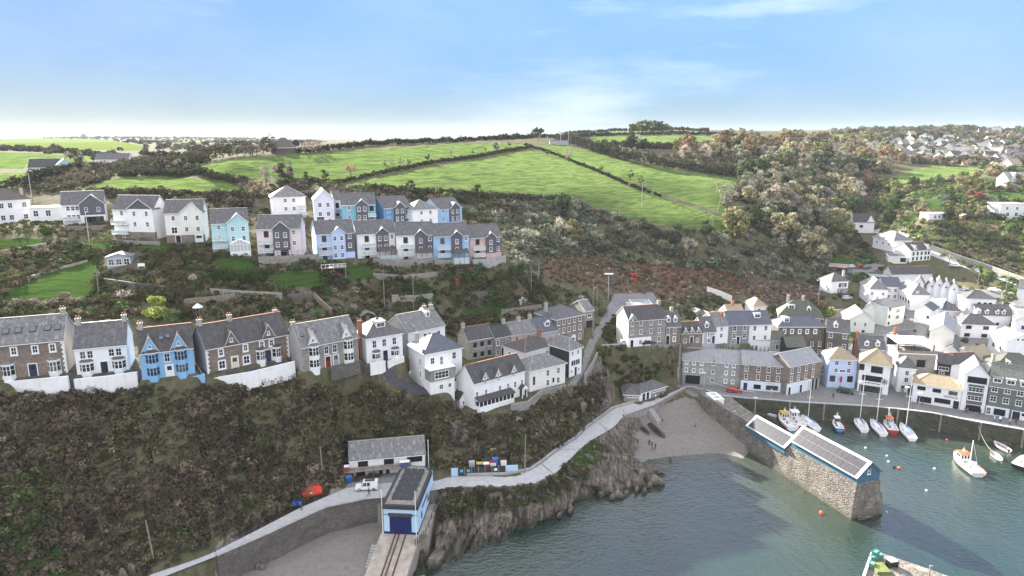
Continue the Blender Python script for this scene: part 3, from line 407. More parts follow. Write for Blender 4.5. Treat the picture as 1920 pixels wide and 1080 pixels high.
def stone_mat(name, ca, cb, cm=(.38, .36, .33), sc=2.6, mortar=.06):
    m, nt, b = nodes_of(name); n = N(nt); co = n('ShaderNodeTexCoord').outputs['Object']
    co = n.scale(co, (1, 1, 1.7))
    v = n('ShaderNodeTexVoronoi', {'Vector': co, 'Scale': sc}); e = n('ShaderNodeTexVoronoi', {'Vector': co, 'Scale': sc}, feature='DISTANCE_TO_EDGE')
    r = n('ShaderNodeSeparateColor', {'Color': v.outputs['Color']}).outputs[0]
    c = n.mix(r, ca, cb); f = n.ramp(n.noise(co, .35, 4), .35, .7); c = n.mix(f, c, vary(ca, .75))
    ed = n.ramp(e.outputs['Distance'], 0, mortar)
    nt.links.new(n.mix(ed, cm, c), b.inputs['Base Color']); n.bump(ed, .5, .05, b); return m
def slate_mat(name, ca, cb, lich=None, la=.5, cw=.35, rh=.24, spec=.35, rough=.6):
    m, nt, b = nodes_of(name); n = N(nt); tc = n('ShaderNodeTexCoord'); uv = tc.outputs['UV']; co = tc.outputs['Object']
    br = n('ShaderNodeTexBrick', {'Vector': uv, 'Color1': (0, 0, 0, 1), 'Color2': (1, 1, 1, 1), 'Mortar': (0, 0, 0, 1), 'Scale': 1.0, 'Mortar Size': .012, 'Brick Width': cw, 'Row Height': rh, 'Bias': 0.0})
    f = n('ShaderNodeSeparateColor', {'Color': br.outputs['Color']}).outputs[0]
    big = n.ramp(n.noise(co, .9, 5), .3, .72)
    c = n.mix(f, ca, cb); c = n.mix(n('ShaderNodeMath', {0: big, 1: .5}, operation='MULTIPLY').outputs[0], c, vary(cb, 1.15))
    if lich:
        l = n.ramp(n.noise(n.scale(uv, (1, .45, 1)), 1.5, 7, .7), .5, .66); l = n('ShaderNodeMath', {0: l, 1: la}, operation='MULTIPLY').outputs[0]
        c = n.mix(l, c, lich)
    dk = n('ShaderNodeMath', {0: br.outputs['Fac'], 1: .55}, operation='MULTIPLY').outputs[0]
    nt.links.new(n.mix(dk, c, vary(ca, .3)), b.inputs['Base Color'])
    b.inputs['Roughness'].default_value = rough; b.inputs['Specular IOR Level'].default_value = spec
    n.bump(f, .35, .03, b); return m
W = (.79, .79, .79)
for nm, c in dict(white=W, whitewarm=(.74, .72, .67), greenwhite=(.70, .72, .66), cream=(.62, .56, .46), pink=(.60, .44, .41), palepink=(.66, .58, .60), grey=(.40, .41, .42), darkrender=(.22, .225, .23), blue=(.24, .44, .68), lilac=(.50, .60, .80), turq=(.40, .61, .64), powder=(.46, .58, .80), sky=(.30, .49, .70), blue2=(.14, .30, .52), teal=(.20, .40, .50), salmon=(.58, .41, .38), lavender=(.60, .60, .68), lightblue=(.42, .60, .76), bluegrey=(.36, .41, .46), shopwhite=(.66, .72, .80), poolblue=(.46, .66, .82)).items():
    render_mat('wall_'+nm, c)
render_mat('render_side', (.36, .345, .33), amt=.6)
plain('wall_blackwall', (.035, .036, .04)); plain('wall_darkopen', (.012, .012, .013)); plain('wall_signblue', (.10, .20, .32))
stone_mat('wall_stone', (.17, .125, .10), (.31, .25, .20), (.31, .28, .25)); stone_mat('wall_stonegrey', (.22, .205, .185), (.36, .335, .305)); stone_mat('wall_stonedark', (.095, .083, .072), (.18, .16, .14), (.18, .165, .15))
stone_mat('wall_stonelight', (.28, .25, .21), (.42, .38, .33)); stone_mat('wall_stonepale', (.28, .275, .265), (.41, .405, .395), (.44, .44, .43))
slate_mat('wall_slatehang', (.075, .075, .09), (.115, .115, .135), rough=.7); slate_mat('wall_greenhang', (.085, .10, .095), (.14, .155, .145), lich=(.19, .20, .15), la=.4)
slate_mat('roof_slate', (.058, .055, .058), (.115, .11, .115), lich=(.22, .215, .20), la=.65)
slate_mat('roof_slatedark', (.036, .033, .034), (.07, .065, .066), lich=(.14, .13, .115), la=.55)
slate_mat('roof_blueslate', (.06, .068, .09), (.105, .115, .145), lich=(.17, .17, .185), la=.3)
slate_mat('roof_lichen', (.095, .092, .092), (.17, .165, .165), lich=(.36, .35, .325), la=.75)
slate_mat('roof_paleslate', (.19, .195, .20), (.28, .285, .295), lich=(.40, .40, .385), la=.5)
slate_mat('roof_greenslate', (.085, .10, .085), (.15, .165, .14), lich=(.26, .26, .20), la=.5)
slate_mat('roof_moss', (.06, .062, .05), (.105, .105, .085), lich=(.10, .12, .04), la=.8)
slate_mat('roof_tan', (.22, .18, .12), (.34, .275, .18), lich=(.40, .29, .14), la=.7)
slate_mat('roof_brownroof', (.065, .05, .045), (.11, .09, .08)); slate_mat('roof_black', (.025, .025, .028), (.05, .05, .05), lich=(.1, .09, .08), la=.3)
slate_mat('roof_pinkroof', (.28, .20, .18), (.38, .28, .25), lich=(.3, .27, .24), la=.5); plain('roof_white', (.72, .72, .70))
plain('trim', (.78, .78, .77), var=.06); plain('trimdark', (.05, .05, .055)); plain('frame', (.80, .80, .80), .5, .05); plain('framedark', (.03, .03, .035), .5)
plain('brick', (.30, .12, .075), var=.3, sc=6); plain('pot', (.36, .17, .10), var=.2); plain('chimney', (.36, .34, .31), var=.3, sc=3)
for nm, c in dict(navy=(.02, .035, .09), dark=(.02, .022, .024), red=(.22, .015, .02), grey=(.3, .31, .32), white=(.74, .74, .74), cream=(.6, .56, .40)).items(): plain('door_'+nm, c, .5, .08)
def glass():
    m, nt, b = nodes_of('window_glass'); n = N(nt); co = n('ShaderNodeTexCoord').outputs['Object']; oi = n('ShaderNodeObjectInfo')
    r = oi.outputs['Random']
    f = n.ramp(r, .55, .95)
    sep = n('ShaderNodeSeparateXYZ', {'Vector': co}).outputs[2]
    curtain = n.ramp(n.noise(n.scale(co, (3, 1, .4)), 2.5, 2), .45, .6)
    c = n.mix(n('ShaderNodeMath', {0: f, 1: curtain}, operation='MULTIPLY').outputs[0], (.012, .014, .018), (.20, .19, .17))
    nt.links.new(c, b.inputs['Base Color']); b.inputs['Roughness'].default_value = .1; b.inputs['Specular IOR Level'].default_value = .3
glass()
plain('skylight', (.10, .12, .15), .08, .1, spec=.6); plain('balcony_glass', (.45, .50, .52), .15, .1, spec=.5); plain('concrete', (.34, .335, .325), var=.2, sc=.8, bump=.2)
plain('wood', (.20, .13, .075), var=.35, sc=4); plain('oldwood', (.24, .21, .18), var=.3, sc=3); plain('metal', (.42, .43, .44), .45, .15, metal=.3); plain('metaldark', (.06, .06, .065), .5)
plain('whitepaint', (.75, .75, .75), .4, .08); plain('redpaint', (.42, .03, .02), .4, .2); plain('orange', (.62, .13, .05), .5, .2); plain('bluepaint', (.03, .10, .32), .4, .2); plain('bluetarp', (.04, .14, .42), .6, .3); plain('navyroll', (.010, .014, .10), .5, .1)
plain('black', (.015, .015, .016), .5); plain('tyre', (.015, .015, .015), .9); plain('yellow', (.5, .36, .05), .6, .2); plain('cyan', (.10, .38, .50), .5); plain('netgreen', (.10, .25, .21), .9, .5, 8); plain('rope', (.30, .34, .24), .9); plain('skin', (.46, .28, .20), .6); plain('hair', (.05, .035, .025), .7)
plain('cladblue', (.05, .135, .20), .6, .15, 2); plain('solar', (.026, .026, .034), .35, .3, 1.0, spec=.25); plain('ballast', (.22, .21, .18), .9, .6, 5); plain('membrane', (.045, .045, .048), .8, .2)
plain('lawnpaint', (.5, .5, .5))
stone_mat('quay_stone', (.045, .05, .032), (.10, .10, .065), (.10, .10, .07), 1.6, .05)
plain('lightgrey', (.5, .5, .52)); plain('whitewash', (.7, .7, .68), var=.2); plain('mossy', (.14, .17, .05), var=.4, sc=3); plain('rust', (.09, .05, .03), var=.4, sc=3); plain('redtarp', (.60, .045, .02), .6, .15); plain('cream_box', (.55, .48, .38))
plain('slip_concrete', (.33, .29, .24), var=.3, sc=.6, bump=.2)

def weathered_stone(name, ca, cb, cm, sc, dark, zlo, zhi):
    """coursed stone, stained in streaks, dark with weed below the tide line"""
    m, nt, b = nodes_of(name); n = N(nt); co = n('ShaderNodeTexCoord').outputs['Object']; gz = n('ShaderNodeSeparateXYZ', {'Vector': n('ShaderNodeNewGeometry').outputs['Position']}).outputs[2]
    c3 = n.scale(co, (1, 1, 1.8)); v = n('ShaderNodeTexVoronoi', {'Vector': c3, 'Scale': sc}); e = n('ShaderNodeTexVoronoi', {'Vector': c3, 'Scale': sc}, feature='DISTANCE_TO_EDGE')
    r = n('ShaderNodeSeparateColor', {'Color': v.outputs['Color']}).outputs[0]; c = n.mix(n.ramp(e.outputs['Distance'], 0, .08), cm, n.mix(r, ca, cb))
    bl = n.ramp(n.noise(co, .45, 6, .65), .42, .62); c = n.mix(n('ShaderNodeMath', {0: bl, 1: .6}, operation='MULTIPLY').outputs[0], c, vary(ca, .6))
    st = n.ramp(n.noise(n.scale(co, (1.1, 1.1, .10)), 1.0, 5, .65), .5, .7); c = n.mix(n('ShaderNodeMath', {0: st, 1: .6}, operation='MULTIPLY').outputs[0], c, dark)
    w_ = n.ramp(n('ShaderNodeMath', {0: gz, 1: n('ShaderNodeMath', {0: n.noise(co, .8, 4), 1: 2.2}, operation='MULTIPLY').outputs[0]}, operation='SUBTRACT').outputs[0], zhi, zlo); c = n.mix(n('ShaderNodeMath', {0: w_, 1: .88}, operation='MULTIPLY').outputs[0], c, dark)
    nt.links.new(c, b.inputs['Base Color']); n.bump(e.outputs['Distance'], .8, .25, b)
weathered_stone('pier_stone', (.13, .113, .095), (.27, .245, .21), (.22, .205, .185), 1.5, (.075, .075, .045), -1.2, .6)
# ---- mesh helpers
def boxuv(me):
    n = len(me.loops)
    if n == 0: return
    co = np.empty(len(me.vertices)*3); me.vertices.foreach_get('co', co); co = co.reshape(-1, 3)
    li = np.empty(n, int); me.loops.foreach_get('vertex_index', li)
    pn = np.empty(len(me.polygons)*3); me.polygons.foreach_get('normal', pn); pn = pn.reshape(-1, 3)
    lt = np.empty(len(me.polygons), int); me.polygons.foreach_get('loop_total', lt)
    nn = np.repeat(pn, lt, axis=0)
    t = np.stack([-nn[:, 1], nn[:, 0], np.zeros(n)], 1); l = np.linalg.norm(t, axis=1); t = np.where((l < 1e-3)[:, None], [[1, 0, 0]], t/np.maximum(l, 1e-6)[:, None])
    w = np.cross(nn, t); p = co[li]
    uv = np.stack([(p*t).sum(1), (p*w).sum(1)], 1)
    lay = me.uv_layers.new(name='UVMap'); lay.data.foreach_set('uv', uv.ravel())
class MB:
    def __init__(s): s.v = []; s.f = []; s.m = []
    def face(s, pts, m=0):
        i = len(s.v); s.v += [tuple(map(float, p)) for p in pts]; s.f.append(tuple(range(i, i+len(pts)))); s.m.append(m)
    def hull(s, ring0, ring1, m=0, caps=True, mc=None):
        i = len(s.v); n = len(ring0); s.v += [tuple(map(float, p)) for p in ring0]+[tuple(map(float, p)) for p in ring1]
        for k in range(n): s.f.append((i+k, i+(k+1) % n, i+n+(k+1) % n, i+n+k)); s.m.append(m)
        if caps:
            s.f.append(tuple(range(i+n-1, i-1, -1))); s.f.append(tuple(range(i+n, i+2*n))); s.m += [m if mc is None else mc]*2
    def loft(s, rings, m=0, caps=True):
        i = len(s.v); n = len(rings[0])
        for r in rings: s.v += [tuple(map(float, p)) for p in r]
        for a in range(len(rings)-1):
            for k in range(n): s.f.append((i+a*n+k, i+a*n+(k+1) % n, i+(a+1)*n+(k+1) % n, i+(a+1)*n+k)); s.m.append(m if not isinstance(m, list) else m[k])
        if caps:
            e = i+(len(rings)-1)*n; s.f.append(tuple(range(i+n-1, i-1, -1))); s.f.append(tuple(range(e, e+n))); s.m += [m if not isinstance(m, list) else m[0]]*2
    def box(s, x0, x1, y0, y1, z0, z1, m=0):
        s.hull([(x0, y0, z0), (x1, y0, z0), (x1, y1, z0), (x0, y1, z0)], [(x0, y0, z1), (x1, y0, z1), (x1, y1, z1), (x0, y1, z1)], m)
    def profx(s, pr, x0, x1, m=0, mc=None): s.hull([(x0, y, z) for y, z in pr], [(x1, y, z) for y, z in pr], m, True, mc)
    def profy(s, pr, y0, y1, m=0, mc=None): s.hull([(x, y1, z) for x, z in pr], [(x, y0, z) for x, z in pr], m, True, mc)
    def prof(s, pr, z0, z1, m=0, mc=None): s.hull([(x, y, z0) for x, y in pr], [(x, y, z1) for x, y in pr], m, True, mc)
    def tube(s, pts, rad, n=6, m=0):
        rings = []; pts = [Vector(p) for p in pts]; rad = rad if isinstance(rad, (list, tuple)) else [rad]*len(pts)
        for i, p in enumerate(pts):
            d = (pts[min(i+1, len(pts)-1)]-pts[max(i-1, 0)]).normalized(); a = d.cross(Vector((0, 0, 1)))
            if a.length < .05: a = d.cross(Vector((1, 0, 0)))
            a.normalize(); b = d.cross(a)
            rings.append([p+(a*math.cos(t)+b*math.sin(t))*rad[i] for t in [2*math.pi*k/n for k in range(n)]])
        s.loft(rings, m)
    def ball(s, c, r, m=0, n=8):
        rx, ry, rz = r if isinstance(r, tuple) else (r, r, r)
        s.loft([[(c[0]+rx*math.cos(p)*math.cos(t), c[1]+ry*math.cos(p)*math.sin(t), c[2]+rz*math.sin(p)) for t in [2*math.pi*k/n for k in range(n)]] for p in [R(a) for a in (-84, -50, -18, 18, 50, 84)]], m)
    def bm(s, name, mats, uv=True, smooth=False):
        me = bpy.data.meshes.new(name); me.from_pydata(s.v, [], s.f); me.update()
        bb = bmesh.new(); bb.from_mesh(me); bmesh.ops.recalc_face_normals(bb, faces=bb.faces); bb.to_mesh(me); bb.free()
        for q in mats: me.materials.append(MATS[q])
        me.polygons.foreach_set('material_index', s.m)
        if smooth: me.polygons.foreach_set('use_smooth', [True]*len(s.f))
        if uv: boxuv(me)
        return me
    def build(s, name, mats, parent=None, loc=(0, 0, 0), rz=0, **kw): return link(name, s.bm(name, [mats] if isinstance(mats, str) else mats, **kw), parent, loc, rz)
def link(name, data, parent=None, loc=(0, 0, 0), rz=0):
    o = bpy.data.objects.new(name, data); COL.objects.link(o)
    if parent: o.parent = parent
    o.location = loc; o.rotation_euler = (0, 0, rz); return o
def tag(o, label=None, cat=None, group=None, kind=None):
    if label: o['label'] = label
    if cat: o['category'] = cat
    if group: o['group'] = group
    if kind: o['kind'] = kind
    return o
def thing(name, label, cat, loc=(0, 0, 0), rz=0, group=None): return tag(link(name, None, None, loc, rz), label, cat, group)
def dup(root, loc, rz, label=None, group=None, sc=None):
    r = root.copy(); COL.objects.link(r); r.location = loc; r.rotation_euler = (0, 0, rz)
    if sc: r.scale = sc if isinstance(sc, tuple) else (sc, sc, sc)
    if label: r['label'] = label
    if group: r['group'] = group
    for ch in list(root.children):
        c = ch.copy(); COL.objects.link(c); c.parent = r
        for g in ch.children:
            d = g.copy(); COL.objects.link(d); d.parent = c
    return r
# ---- houses
WC = {}
def winmesh(w, h, s):
    key = (round(w, 2), round(h, 2), s)
    if key in WC: return WC[key]
    b = MB(); e = .11 if s == 'b' else .085; p = .07
    if s == 'b': e = .22; p = .05
    m0 = 1 if s[0] in 'kd' else 0
    b.box(-w/2-.02, -w/2+e, -p, 0, -h/2, h/2, m0); b.box(w/2-e, w/2+.02, -p, 0, -h/2, h/2, m0)
    b.box(-w/2+e, w/2-e, -p, 0, h/2-e, h/2+.02, m0); b.box(-w/2+e, w/2-e, -p, 0, -h/2-.02, -h/2+e, m0)
    b.box(-w/2-.1, w/2+.1, -p-.07, 0, -h/2-.1, -h/2-.02, 0)
    nb = int(s[1]) if len(s) > 1 else max(1, round(w/.75))
    for i in range(1, nb) if nb > 1 else ([1] if s[0] == 'b' and False else []):
        x = -w/2+w*i/nb; b.box(x-.035, x+.035, -p+.012, 0, -h/2+e, h/2-e, m0)
    if s[0] != 'd' and h > 1: b.box(-w/2+e, w/2-e, -p+.02, 0, -.03, .03, m0)
    if nb == 1 and s[0] in 'wb': b.box(-.025, .025, -p+.025, 0, -h/2+e, h/2-e, m0)
    q = MB(); q.box(-w/2+e*.6, w/2-e*.6, -.022, -.002, -h/2+e*.6, h/2-e*.6)
    WC[key] = (b.bm('window', ['frame', 'framedark']), q.bm('pane', ['window_glass'])); return WC[key]
def add_window(par, w, h, s, loc, rz):
    f, q = winmesh(w, h, s); o = link('window', f, par, loc, rz); link('pane', q, o); return o
def gable_prof(d, h, rise, ov=.32, t=.17, y0=0):
    sl = rise/(d/2); a = -ov; z = h-ov*sl
    return [(y0+a, z+.03), (y0+d/2, h+rise+.03), (y0+d-a, z+.03), (y0+d-a, z+.03+t), (y0+d/2, h+rise+.03+t), (y0+a, z+.03+t)]
def house(k):
    w, d, h = k['w'], k['dep'], k['h']; rise = k.get('rise', 2.5); roof = k['roof']; wl = 'wall_'+k['wall']
    sd = k.get('side'); sd = 'render_side' if sd == 'render' else ('wall_'+sd if sd else wl)
    zf = float(k['z']); t = thing(k['name'], k['label'], k['cat'], (k['p'][0], k['p'][1], zf), k['a'], k['group'])
    hw = w/2; zb = -3.5; trim = 'trim' if not k['wall'].startswith('black') else 'trimdark'
    b = MB()
    def sidewall(x, flip):
        if roof == 'gable': pts = [(x, 0, zb), (x, d, zb), (x, d, h), (x, d/2, h+rise), (x, 0, h)]
        elif roof == 'mono': pts = [(x, 0, zb), (x, d, zb), (x, d, h+rise), (x, 0, h)]
        else: pts = [(x, 0, zb), (x, d, zb), (x, d, h), (x, 0, h)]
        b.face(pts, 1)
    sidewall(-hw, 0); sidewall(hw, 1)
    for y in (0, d):
        hb = h+rise if roof == 'mono' and y else h
        pts = [(-hw, y, zb), (hw, y, zb), (hw, y, hb), (-hw, y, hb)]
        if roof == 'gablef': pts = [(-hw, y, zb), (hw, y, zb), (hw, y, h), (0, y, h+rise), (-hw, y, h)]
        b.face(pts, 0)
    b.build('wall', [wl, sd], t)
    r = MB(); rf = 'roof_'+k['rf']
    if roof == 'gable':
        r.profx(gable_prof(d, h, rise), -hw-.18, hw+.18, 0, 1); r.box(-hw-.2, hw+.2, d/2-.13, d/2+.13, h+rise+.16, h+rise+.27, 2)
        for y in (-.36, d+.26): r.box(-hw-.1, hw+.1, y, y+.1, h-.34*rise/(d/2)-.05, h-.34*rise/(d/2)+.09, 1)
    elif roof == 'gablef':
        sl = rise/hw; ov = .3; z = h-ov*sl
        r.profy([(-hw-ov, z+.03), (0, h+rise+.03), (hw+ov, z+.03), (hw+ov, z+.2), (0, h+rise+.2), (-hw-ov, z+.2)], -.25, d+.25, 0, 1)
    elif roof == 'mono':
        sl = rise/d; r.profx([(-.3, h-.3*sl+.02), (d+.3, h+rise+.3*sl+.02), (d+.3, h+rise+.3*sl+.2), (-.3, h-.3*sl+.2)], -hw-.25, hw+.25, 0, 1)
    elif roof == 'flat':
        r.box(-hw-.2, hw+.2, -.2, d+.2, h, h+.25, 1); r.box(-hw+.1, hw-.1, .1, d-.1, h+.25, h+.29, 0)
    elif roof == 'hip':
        o = .4; z0, z1 = h-.06, h+.12; x0, x1, y0, y1 = -hw-o, hw+o, -o, d+o; zt = h+rise
        lo = [(x0, y0), (x1, y0), (x1, y1), (x0, y1)]
        r.face([(x, y, z0) for x, y in lo], 1)
        for i in range(4):
            a, c = lo[i], lo[(i+1) % 4]; r.face([(*a, z0), (*c, z0), (*c, z1), (*a, z1)], 1)
        L = [(x, y, z1) for x, y in lo]
        if w > d+.4:
            A = (-(w-d)/2, d/2, zt); B = ((w-d)/2, d/2, zt); fs = [[L[0], L[1], B, A], [L[1], L[2], B], [L[2], L[3], A, B], [L[3], L[0], A]]; rd = [(A, B), (A, L[0]), (A, L[3]), (B, L[1]), (B, L[2])]
        else:
            A = (0, hw, zt); B = (0, d-hw, zt) if d > w+.4 else (0, hw+.05, zt); A = (0, min(hw, d/2), zt); B = (0, max(d-hw, d/2+.05), zt)
            fs = [[L[0], L[1], A], [L[1], L[2], B, A], [L[2], L[3], B], [L[3], L[0], A, B]]; rd = [(A, B), (A, L[0]), (A, L[1]), (B, L[2]), (B, L[3])]
        for f in fs: r.face(f, 0)
        for a, c in rd: r.tube([a, c], .09, 5, 2)
    ridge = {'tan': 'roof_tan', 'slatedark': 'pot', 'lichen': 'chimney'}.get(k['rf'], rf)
    ro = r.build('roof', [rf, trim, ridge], t)
    zr = lambda y: h+rise*(1-abs(y-d/2)/(d/2)) if roof in ('gable', 'hip') else h+rise
    for c in k.get('chim', ()):
        fx, fy = c[0], c[1]; cm = c[2] if len(c) > 2 else 'chimney'; x = -hw+w*fx; x = max(-hw+.45, min(hw-.45, x)) if 0 < fx < 1.01 else x; y = d*fy
        zc = zr(y); q = MB(); q.box(x-.42, x+.42, y-.36, y+.36, zc-1.2 if 0 <= fx else -2, zc+1.1, 0); q.box(x-.5, x+.5, y-.44, y+.44, zc+1.1, zc+1.25, 0)
        for dx in (-.24, .24): q.tube([(x+dx, y, zc+1.25), (x+dx, y, zc+1.75)], [.15, .12], 8, 1)
        q.build('chimney', [cm, 'pot'], ro)
    for f, fxs, fzs, ww, wh, s in k.get('win', ()):
        for fx in fxs:
            for fz in fzs:
                if f == 'F': add_window(t, ww, wh, s, (-hw+w*fx, -.0, h*fz), 0)
                elif f == 'L': add_window(t, ww, wh, s, (-hw, d*(1-fx), h*fz), -math.pi/2)
                else: add_window(t, ww, wh, s, (hw, d*fx, h*fz), math.pi/2)
    for i, (x0, x1, z0, z1, mm) in enumerate(k.get('panel', ())):
        q = MB(); q.box(-hw+w*x0-(.035 if x0 <= 0 else 0), -hw+w*x1+(.035 if x1 >= 1 else 0), -.06-.004*i, .3, h*z0, h*z1); q.build('facade_panel' if mm != 'darkopen' else 'shop_opening', ['wall_'+mm], t)
        for ch in t.children:
            if ch.name.split('.')[0] == 'window' and abs(ch.rotation_euler.z) < .01 and x0-.02 < (ch.location.x+hw)/w < x1+.02 and z0-.02 < ch.location.z/h < z1+.02: ch.location.y = -.062-.004*i
    for f, fx, ww, wh, dc in k.get('door', ()):
        q = MB(); q.box(-ww/2-.14, -ww/2, -.1, 0, 0, wh+.14, 1); q.box(ww/2, ww/2+.14, -.1, 0, 0, wh+.14, 1); q.box(-ww/2, ww/2, -.1, 0, wh, wh+.14, 1)
        q.box(-ww/2, ww/2, -.045, 0, 0, wh, 0); q.box(-ww/2+.2, ww/2-.2, -.06, -.046, wh*.55, wh*.9, 2)
        q.build('door', ['door_'+dc, 'frame', 'window_glass'], t, (-hw+w*fx, -.075 if k.get('panel') else 0, .05))
    for fx, gw, gr, mm in k.get('gablet', ()):
        x = -hw+w*fx; g = MB(); yb = min(d/2, gr/(rise/(d/2))+.4) if roof in ('gable', 'hip') else 2
        g.hull([(x-gw/2, -.06, h-.25), (x+gw/2, -.06, h-.25), (x+gw/2, -.06, h), (x, -.06, h+gr), (x-gw/2, -.06, h)], [(x-gw/2, yb, h-.25), (x+gw/2, yb, h-.25), (x+gw/2, yb, h), (x, yb, h+gr), (x-gw/2, yb, h)], 0)
        e = .16; sl = gr/(gw/2)
        for sg in (-1, 1):
            g.hull([(x+sg*(gw/2+e), -.3, h-e*sl+.02), (x, -.3, h+gr+.02), (x, -.3, h+gr+.24), (x+sg*(gw/2+e), -.3, h-e*sl+.2)], [(x+sg*(gw/2+e), yb, h-e*sl+.02), (x, yb, h+gr+.02), (x, yb, h+gr+.24), (x+sg*(gw/2+e), yb, h-e*sl+.2)], 1, True, 2)
        go = g.build('gable', ['wall_'+mm, rf, 'trim'], t)
        if gw < 4: add_window(go, .55, .8, 'w', (x, -.07, h+gr*.33), 0)
    for fx, fz, dw in k.get('dormer', ()):
        x = -hw+w*fx; y0 = d/2*fz; z0 = h+rise*fz; dh = 1.35; q = MB(); yb = min(d*.5, y0+(dh+.3)/(rise/(d/2)))
        q.box(x-dw/2, x+dw/2, y0, yb+.5, z0-.2, z0+dh, 0)
        if dw < 1.7:
            q.profy([(x-dw/2-.15, z0+dh-.1), (x+dw/2+.15, z0+dh-.1), (x, z0+dh+.6)], y0-.2, yb+1, 1, 2)
        else: q.box(x-dw/2-.15, x+dw/2+.15, y0-.2, yb+.9, z0+dh, z0+dh+.14, 3)
        do = q.build('dormer', ['trim', rf, 'trim', 'roof_paleslate'], t)
        add_window(do, dw-.4, 1.0, 'w', (x, y0, z0+dh*.5), 0)
    for fx, bw, z0, z1 in k.get('bay', ()):
        x = -hw+w*fx; pl = [(x-bw/2, 0), (x-bw/2+.55, -.85), (x+bw/2-.55, -.85), (x+bw/2, 0)]; q = MB(); q.prof(pl, z0-2, z1, 0)
        big = [(x-bw/2-.15, .05), (x-bw/2+.5, -1.02), (x+bw/2-.5, -1.02), (x+bw/2+.15, .05)]; q.prof(big, z1, z1+.14, 1)
        q.hull([(a, c, z1+.14) for a, c in big], [(x-bw/2+.4, .05, z1+.55), (x-bw/2+.6, -.2, z1+.55), (x+bw/2-.6, -.2, z1+.55), (x+bw/2-.4, .05, z1+.55)], 2)
        bo = q.build('bay_window', ['wall_'+('white' if 'stone' in k['wall'] else k['wall']), 'trim', rf], t)
        lvls = [(z0+.75, z1-.3)] if z1-z0 < 3.4 else [(z0+.75, z0+2.2), (z0+3.2, z1-.3)]
        for la, lb in lvls:
            g = MB()
            for i in range(3):
                a = Vector((*pl[i], 0)); c = Vector((*pl[i+1], 0)); u_ = (c-a); L_ = u_.length; u_.normalize(); nn = Vector((u_.y, -u_.x, 0))
                n_ = 1 if i != 1 else 2
                for s_ in range(n_):
                    f0 = L_*(s_+.12)/n_; f1 = L_*(s_+.88)/n_
                    for za, zb_ in ((la, la+(lb-la)*.55), (la+(lb-la)*.6, lb)):
                        p0 = a+u_*f0+nn*.015; p1 = a+u_*f1+nn*.015; g.face([(*p0[:2], za), (*p1[:2], za), (*p1[:2], zb_), (*p0[:2], zb_)])
            g.build('pane', ['window_glass'], bo)
    for s_ in k.get('sky', ()):
        skylight(ro, -hw+w*s_, d*.24, h+rise*.48, rise/(d/2))
    for s_, f_ in k.get('skys', ()): skylight(ro, -hw+w*s_, d/2*f_, h+rise*f_, rise/(d/2), .7)
    if k.get('quoin'):
        for x in (-hw, hw):
            q = MB()
            for i in range(int(h/.45)):
                l = .5 if i % 2 else .3; q.box(x-(.03 if x < 0 else l), x+(l if x < 0 else .03), -.03, .2, i*.45, i*.45+.4)
            q.build('quoins', ['trim'], t)
    if k.get('verandah'):
        x0, x1 = -hw+w*k['verandah'][0], -hw+w*k['verandah'][1]; q = MB(); q.box(x0, x1, -1.6, 0, -2, .9, 0); q.box(x0, x1, -1.6, -.05, 2.0, 2.15, 0); q.profx([(-1.9, 2.1), (0, 2.7), (0, 2.85), (-1.9, 2.25)], x0-.2, x1+.2, 1)
        vo = q.build('verandah', ['trim', 'roof_slatedark'], t); g = MB(); g.box(x0+.1, x1-.1, -1.5, -.1, .9, 2.0); g.build('pane', ['window_glass'], vo)
        q = MB(); n_ = 9
        for i in range(n_+1): xx = x0+(x1-x0)*i/n_; q.box(xx-.09, xx+.09, -1.6, -1.52, .9, 2.0)
        q.build('post', ['trim'], vo)
    if k.get('porch'):
        x = -hw+w*k['porch']; q = MB()
        for sg in (-1, 1): q.box(x+sg*.65-.08, x+sg*.65+.08, -1.3, -1.15, -1, 2.2, 0)
        q.profy([(x-1, 2.1), (x+1, 2.1), (x, 3.1)], -1.5, 0, 1, 0); q.box(x-.45, x+.45, -.05, 0, 0, 2.0, 2); q.build('porch', ['trim', 'roof_slatedark', 'door_dark'], t)
    if k.get('porchw'):
        x = -hw+w*k['porchw']; q = MB(); q.box(x-.8, x+.8, -1.5, 0, -1, 2.3, 0); q.profy([(x-1, 2.25), (x+1, 2.25), (x, 3.1)], -1.7, 0, 1, 0); q.box(x-.45, x+.45, -1.52, -1.5, 0, 2.0, 2); q.build('porch', ['trim', 'roof_paleslate', 'window_glass'], t)
    for fx, ew, ed, z0, z1, mm in k.get('ext', ()):
        x = -hw+ew/2-.0; q = MB(); q.box(-hw-.02, -hw+ew, -ed, .1, h*z0 if z0 > 0 else -4, h*z1); q.box(-hw-.15, -hw+ew+.15, -ed-.15, .1, h*z1, h*z1+.12, 1); eo = q.build('extension', ['wall_'+mm, 'trim'], t)
        if z0 > 0: add_window(eo, 3.4, 1.6, 'w4', (-hw+ew*.45, -ed, h*(z0+z1)/2), 0)
        else:
            add_window(eo, 1.0, 1.1, 'w', (-hw+ew*.45, -ed, h*.1), 0); add_window(eo, .8, 1.0, 'w', (-hw+ew*.8, -ed, h*.1), 0)
    if k.get('arch'):
        x0, x1, z1 = k['arch']; q = MB(); q.box(-hw+w*x0, -hw+w*x1, -.02, 4, -.1, h*z1, 0); q.box(-hw+w*x0-.1, -hw+w*x1+.1, -.06, .2, h*z1, h*z1+.3, 1); q.build('archway', ['wall_darkopen', 'concrete'], t)
